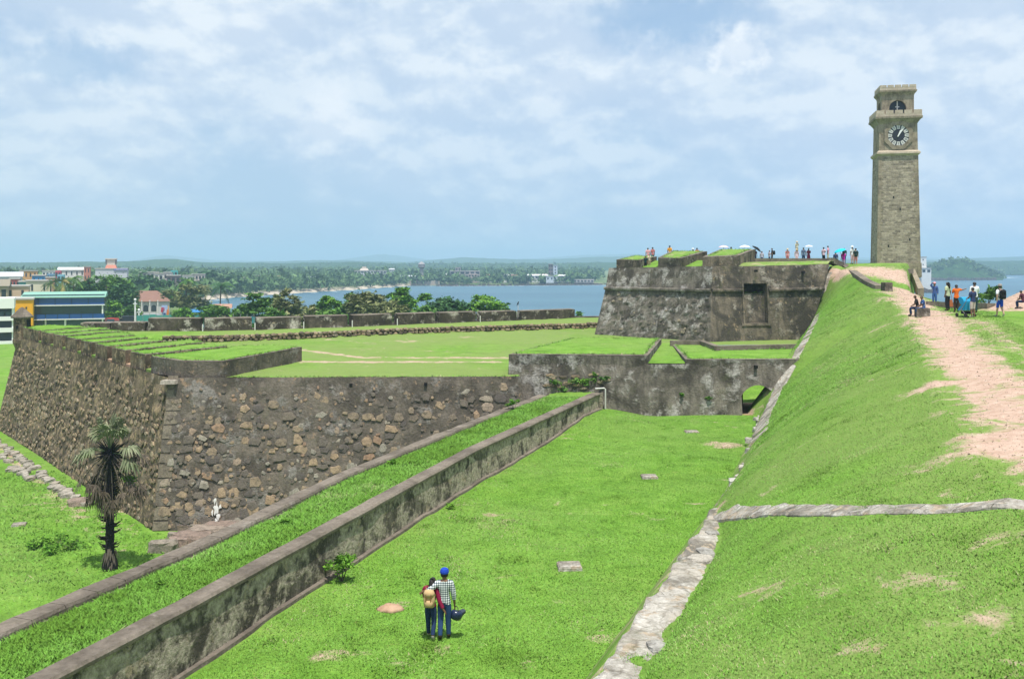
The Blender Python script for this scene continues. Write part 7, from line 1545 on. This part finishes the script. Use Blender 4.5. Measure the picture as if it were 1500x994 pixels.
def vehicle(label, px_, d_, L_, H_, c, van, rz=0):
    p = P(px_, 0, d_); p.z = MOAT; v = empty('parked_van' if van else 'parked_car', p, label, 'van' if van else 'car', 'vehicles parked behind the fort wall', rz); pm_ = flat('car_paint_' + label.split()[0] + str(px_), c, .3, .5)
    mb = MB(); mb.box((0, 0, .28), (L_, 1.7, H_ * .45), 0, .97, .95); mb.box((-.1 * L_ * (not van), 0, .28 + H_ * .45), (L_ * (.96 if van else .62), 1.6, H_ * .48), 0, .9 if van else .72, .85); mb.build('body', pm_, v)
    mb = MB(); mb.box((-.1 * L_ * (not van), 0, .30 + H_ * .5), (L_ * (.90 if van else .56), 1.64, H_ * .30), 0, .92 if van else .8, .93); mb.build('window_band', M_glass, v)
    for i in (-1, 1):
        for j in (-1, 1): mb = MB(); mb.tube([(i * L_ * .31, j * .72, .32), (i * L_ * .31, j * .88, .32)], .32, 10); mb.build('wheel', M_clockblack, v)
for q in (('white van by the left of the car park', 158, 246, 4.6, 2.1, (.7, .7, .7), 1), ('red three wheeler sized van in the car park', 165, 236, 3.0, 1.9, (.5, .06, .05), 1), ('silver car in front of the white van', 160, 226, 4.2, 1.5, (.45, .46, .48), 0), ('black car right of the silver one', 172, 230, 4.2, 1.5, (.03, .03, .035), 0), ('blue van at the back of the car park', 154, 256, 4.6, 2.3, (.06, .20, .42), 1), ('maroon car before the dark shed', 178, 240, 4.2, 1.5, (.25, .04, .05), 0), ('white car by the bungalow', 188, 268, 4.2, 1.5, (.7, .7, .7), 0), ('grey van left of the hoarding', 222, 250, 4.8, 2.2, (.40, .42, .44), 1), ('pale car under the bungalow arches', 206, 262, 4.2, 1.5, (.55, .56, .58), 0)): vehicle(*q, R((q[1] * 37) % 50 - 25))

# across the bay
d = 870
hotel = building('hotel', 'long white balconied hotel across the bay', 519, 566, 396.5, d, paint('hotel_white', (.55, .56, .58)), 14, 4, 10, M_dim, 'flat', wfrac=.7, hfrac=.5)
k_ = d / FOC; hh = CAMZ - (396.5 - HOR) * d / FOC + 7
mb = MB(); mb.box((-9 * k_, 6, hh), (14 * k_, 8, 2.2), 0, .7, .7); mb.box((-9 * k_, 6, hh + 2.2), (6 * k_, 5, 1.6)); mb.build('roof_house', paint('pale_tan', (.58, .50, .43)), hotel)
rt_ = empty('round_tower', ((573 - 750) * k_, d + 4, -7), 'small round white tower at the right end of the hotel', 'tower'); mb = MB(); h = 7 + CAMZ - (393 - HOR) * k_; mb.lathe((0, 0, 0), [(1.6, 0), (1.5, h - 4), (2.6, h - 3.6), (2.6, h - 1.2), (3.2, h - 1), (2.2, h)], 10); mb.build('drum', paint('hotel_white', (.55, .56, .58)), rt_)
wt = empty('water_tower', ((617.5 - 750) * k_, d, -7), 'grey water tower with wide drum across the bay', 'water tower'); h = 7 + CAMZ - (383 - HOR) * k_
mb = MB(); mb.lathe((0, 0, 0), [(2.6, 0), (1.7, 4), (1.7, h - 6)], 10); mb.build('stem', paint('concrete', (.30, .29, .29)), wt); mb = MB(); mb.lathe((0, 0, h - 6.3), [(1.7, 0), (3.1, 1.2), (3.1, 3.8)], 12); mb.build('tank', paint('concrete_dark', (.24, .23, .24)), wt); mb = MB(); mb.lathe((0, 0, h - 2.5), [(3.3, 0), (2.6, .9), (.8, 2.2), (.1, 2.6)], 12); mb.build('roof', paint('concrete', (.30, .29, .29)), wt)
building('office_block', 'wide block with pale overhanging roof right of the water tower', 659, 703, 397, d, paint('grey_buff', (.36, .34, .32)), 14, 3, 6, None, 'flat', wfrac=.75, hfrac=.55); building('roof_hut', 'dark hut on top of the wide block across the bay', 667, 675, 391.5, d + 6, paint('dim_grey', (.25, .24, .25)), 5, 1, 2, cat='hut')
building('office_block', 'rose coloured annexe at the right end of the wide block', 686, 699, 401, d - 5, paint('rosy', (.46, .38, .35)), 8, 2, 3)
building('tower_block', 'dark tower block across the bay near the gun bastion', 803.5, 810, 387, d + 5, paint('dim_brown', (.20, .17, .17)), 6, 5, 2, None, 'flat', cat='tower'); building('tower_block', 'pale tower half joined to the dark tower block', 810.5, 816.5, 389, d + 4, paint('pale_blue_wall', (.50, .55, .62)), 6, 6, 1, None, 'flat', cat='tower', wfrac=.3)
for i, (px0, px1, yt, c, rf, lb) in enumerate(((760, 775, 405, (.70, .70, .70), 'flat', 'white shed left of the long white warehouse'), (773, 804, 403.5, (.74, .74, .74), ('gable', paint('tin_white', (.74, .74, .74))), 'long white warehouse across the bay'), (791, 806, 408, (.08, .24, .25), None, 'teal low shed before the warehouse'), (816, 834, 404, (.62, .63, .64), ('gable', paint('tin_white', (.74, .74, .74))), 'white shed right of the pale tower'), (719, 735, 409, (.60, .58, .56), 'flat', 'low pale house on the shore left of the sheds'), (738, 744, 402, (.70, .70, .70), 'flat', 'tiny white house on the slope above the shore'), (840, 870, 409, (.45, .42, .40), None, 'grey shore shed left of the gun bastion'), (585, 614, 405, (.42, .50, .44), ('gable', paint('tin', (.52, .55, .58))), 'long green grey shed below the water tower'))):
    building('shore_shed', lb, px0, px1, yt, d + 6 * (i % 2), paint(f'shore_{i}', c), 9, 1, max(2, int((px1 - px0) / 5)), None, rf, rh=1.2)
rr = random.Random(55); seen_ = {}; ORD = ['', 'second ', 'third ', 'fourth ', 'fifth ', 'sixth ', 'seventh ']
for i, px_ in enumerate(sorted([rr.uniform(300, 515) for k in range(9)] + [rr.uniform(578, 652) for k in range(5)] + [rr.uniform(706, 882) for k in range(16)])):
    dc_ = float(far_coast(np.array(px_))); d_ = dc_ + (rr.uniform(8, 130) if px_ > 520 else rr.uniform(45, 130)); w_ = rr.uniform(4, 11); yb = HOR + (CAMZ + 5.5) * FOC / d_; c_ = i * 7 % 5; r_ = i * 11 % 3
    key = ('bright white', 'buff', 'pale blue', 'chalk white', 'pinkish tan')[c_] + ' ' + ('flat roofed', 'tile roofed', 'tin roofed')[r_] + ' house ' + ('behind the beach left of the hotel' if px_ < 520 else 'near the water tower across the bay' if px_ < 655 else 'on the shore left of the white warehouse' if px_ < 772 else 'on the shore between the warehouse and the gun bastion')
    q = seen_.get(key, 0); seen_[key] = q + 1
    building('shore_house', 'small ' + (ORD[q] + key + ' counted from the left' if q else key), px_, px_ + w_, yb - rr.uniform(4.5, 8.5), d_, paint(f'pale_{c_}', ((.70, .69, .66), (.62, .55, .50), (.55, .60, .64), (.74, .73, .72), (.60, .48, .40))[c_]), 7, 1, 2, None, ('flat', ('gable', M_tile), ('gable', paint('tin_white', (.74, .74, .74))))[r_], cat='house', group='small pale houses along the far shore', rh=1.3, wfrac=.4)
building('sea_wall', 'long tan masonry wall at the water below the water tower', 600, 644, 411, 835, paint('sandstone', (.44, .37, .30)), 5, cat='wall', base=-10)
hw = building('white_building', 'white building half hidden behind the clock tower', 1338, 1357, 376.5, 640, paint('white_wall', (.72, .72, .70)), 10, 3, 2, None, 'flat', wfrac=.2, hfrac=.2); building('white_annexe', 'low white annexe right of the half hidden white building', 1350, 1364, 393, 632, paint('white_wall', (.72, .72, .70)), 7, 1, 2, None, 'flat')
# headland with rocks on the right
HD = 1130
px = np.arange(1325, 1470, 2.0); t = np.linspace(0, 1, 20); PXh, T = np.meshgrid(px, t); top = np.interp(PXh, [1325, 1345, 1362, 1380, 1400, 1415, 1432, 1450, 1470], [397, 393, 390, 380, 377, 379, 386, 396, 404]); Dh = HD + 160 * T; Xh = (PXh - 750) * Dh / FOC
Zh = -10 + (CAMZ - (top - HOR) * HD / FOC - 2 + 10) * np.sin(T * math.pi) ** .7 + 1.2 * vfbm(Xh, Dh, 41, .08)
grid_obj('headland', Xh, Dh, Zh, M_hill, None, 'structure')
rks = []; rr = random.Random(77)
for k in range(420):
    u = rr.random(); pxx_ = 1340 + 118 * u; dd1 = HD - 4 + rr.uniform(-14, 16) - 14 * math.sin(u * 5); s_ = rr.uniform(1.6, 5.5); rks.append(((pxx_ - 750) * dd1 / FOC, dd1, -9.4, s_))
for k in range(460):
    pxx_ = rr.uniform(640, 900); dd1 = float(far_coast(np.array(pxx_))) + rr.uniform(-6, 12); rks.append(((pxx_ - 750) * dd1 / FOC, dd1, -9.2, rr.uniform(1.0, 2.8)))
for k in range(60):
    pxx_, dd1 = rr.uniform(1322, 1372), rr.uniform(618, 652); rks.append(((pxx_ - 750) * dd1 / FOC, dd1, -9.4, rr.uniform(2.2, 5.0)))
mb = MB()
for x, y, z, s_ in rks:
    n_ = 6; a0 = rr.random() * 6; mb.prism([(x + s_ * .6 * math.cos(a0 + k * 6.283 / n_) * rr.uniform(.7, 1.2), y + s_ * .6 * math.sin(a0 + k * 6.283 / n_), z - 1) for k in range(n_)], [(x + s_ * .35 * math.cos(a0 + k * 6.283 / n_) * rr.uniform(.6, 1.3), y + s_ * .35 * math.sin(a0 + k * 6.283 / n_), z + s_ * rr.uniform(.45, .75)) for k in range(n_)])
mb.build('shore_rocks', M_rock, None, 'stuff')

# the far-off woods round the bay, over the low hills and the headland
rg = np.random.default_rng(99); pts = []
def zhill(x, d, px_): return np.interp(px_, [-700, 150, 205, 240, 262, 290, 380, 520, 900, 1330, 1500, 2300], [386, 382, 380, 376.5, 378, 383, 385, 382, 383, 384, 380, 378])
n_ = 5200; px_ = rg.uniform(-120, 1600, n_); dcoast = np.maximum(far_coast(px_), np.where(px_ < 290, 330, 0)); dd1 = dcoast + 14 + 760 * rg.random(n_) ** 1.7; zb = -7.2 + 3.6 * sstep(20, 260, dd1 - dcoast) + 6 * sstep(300, 1500, dd1 - dcoast)
sz = rg.uniform(5.5, 11, n_) ; ok = ~((px_ > 880) & (px_ < 1330)); ok &= ~((px_ < 250) & (dd1 < 470) & (rg.random(n_) < .8))
pts.append(np.stack([(px_ - 750) * dd1 / FOC, dd1, zb, sz], 1)[ok])
n_ = 1500; px_ = rg.uniform(-60, 1600, n_); T_ = rg.random(n_); dd1 = 1650 + 520 * T_; top = zhill(0, 0, px_); zt = CAMZ + (HOR - top) * 1650 / FOC; pts.append(np.stack([(px_ - 750) * dd1 / FOC, dd1, -10 + (zt + 4) * np.sin(np.clip(T_ * 520 / 900 * 1.6, 0, 1) * math.pi / 2) ** .8 , rg.uniform(5, 8.5, n_)], 1)[~((px_ > 890) & (px_ < 1340))])
n_ = 420; k = rg.integers(0, Xh.size, n_); pts.append(np.stack([Xh.ravel()[k], Dh.ravel()[k], Zh.ravel()[k] - 2, rg.uniform(4, 8, n_)], 1)[(T.ravel()[k] > .12) & (T.ravel()[k] < .8)])
pts = np.concatenate(pts); m_ = len(pts); L_ = 26
u = rg.normal(size=(m_, L_, 3)); u /= np.linalg.norm(u, axis=2)[:, :, None]; u[:, :, 2] = np.abs(u[:, :, 2]) * 1.0
sz = pts[:, 3][:, None, None]; pos = pts[:, None, :3] + u * sz * np.array([.48, .48, .62]) * (rg.random((m_, L_, 1)) ** .3) + np.array([0, 0, .22]) * sz
dv = rg.normal(size=(m_, L_, 3, 3)) * (sz[..., None] * .15); co = (pos[:, :, None, :] + dv).reshape(-1, 3, 3); ti = np.clip(np.repeat(rg.random(m_), L_) * .7 + .3 * rg.random(m_ * L_), 0, 1)
tri_obj('woodland', co, ti, leaf_mat('far_leaf', [(0, (.050, .100, .040)), (.5, (.080, .150, .050)), (1, (.13, .21, .075))]), None, 'stuff')

# the hazy sea air
mh = bpy.data.materials.new('sea_haze'); mh.use_nodes = True; nt = mh.node_tree; nt.nodes.remove(nt.nodes['Principled BSDF']); pvn = nt.nodes.new('ShaderNodeVolumePrincipled'); pvn.inputs['Color'].default_value = (.54, .77, 1.0, 1); pvn.inputs['Density'].default_value = HAZE; pvn.inputs['Anisotropy'].default_value = .2
nt.links.new(pvn.outputs[0], nt.nodes['Material Output'].inputs['Volume'])
mb = MB(); mb.prism([(-9500, -60, -16), (9500, -60, -16), (9500, 9900, -16), (-9500, 9900, -16)], [(-9500, -60, 150), (9500, -60, 150), (9500, 9900, 150), (-9500, 9900, 150)]); mb.build('haze', mh, None, 'stuff')
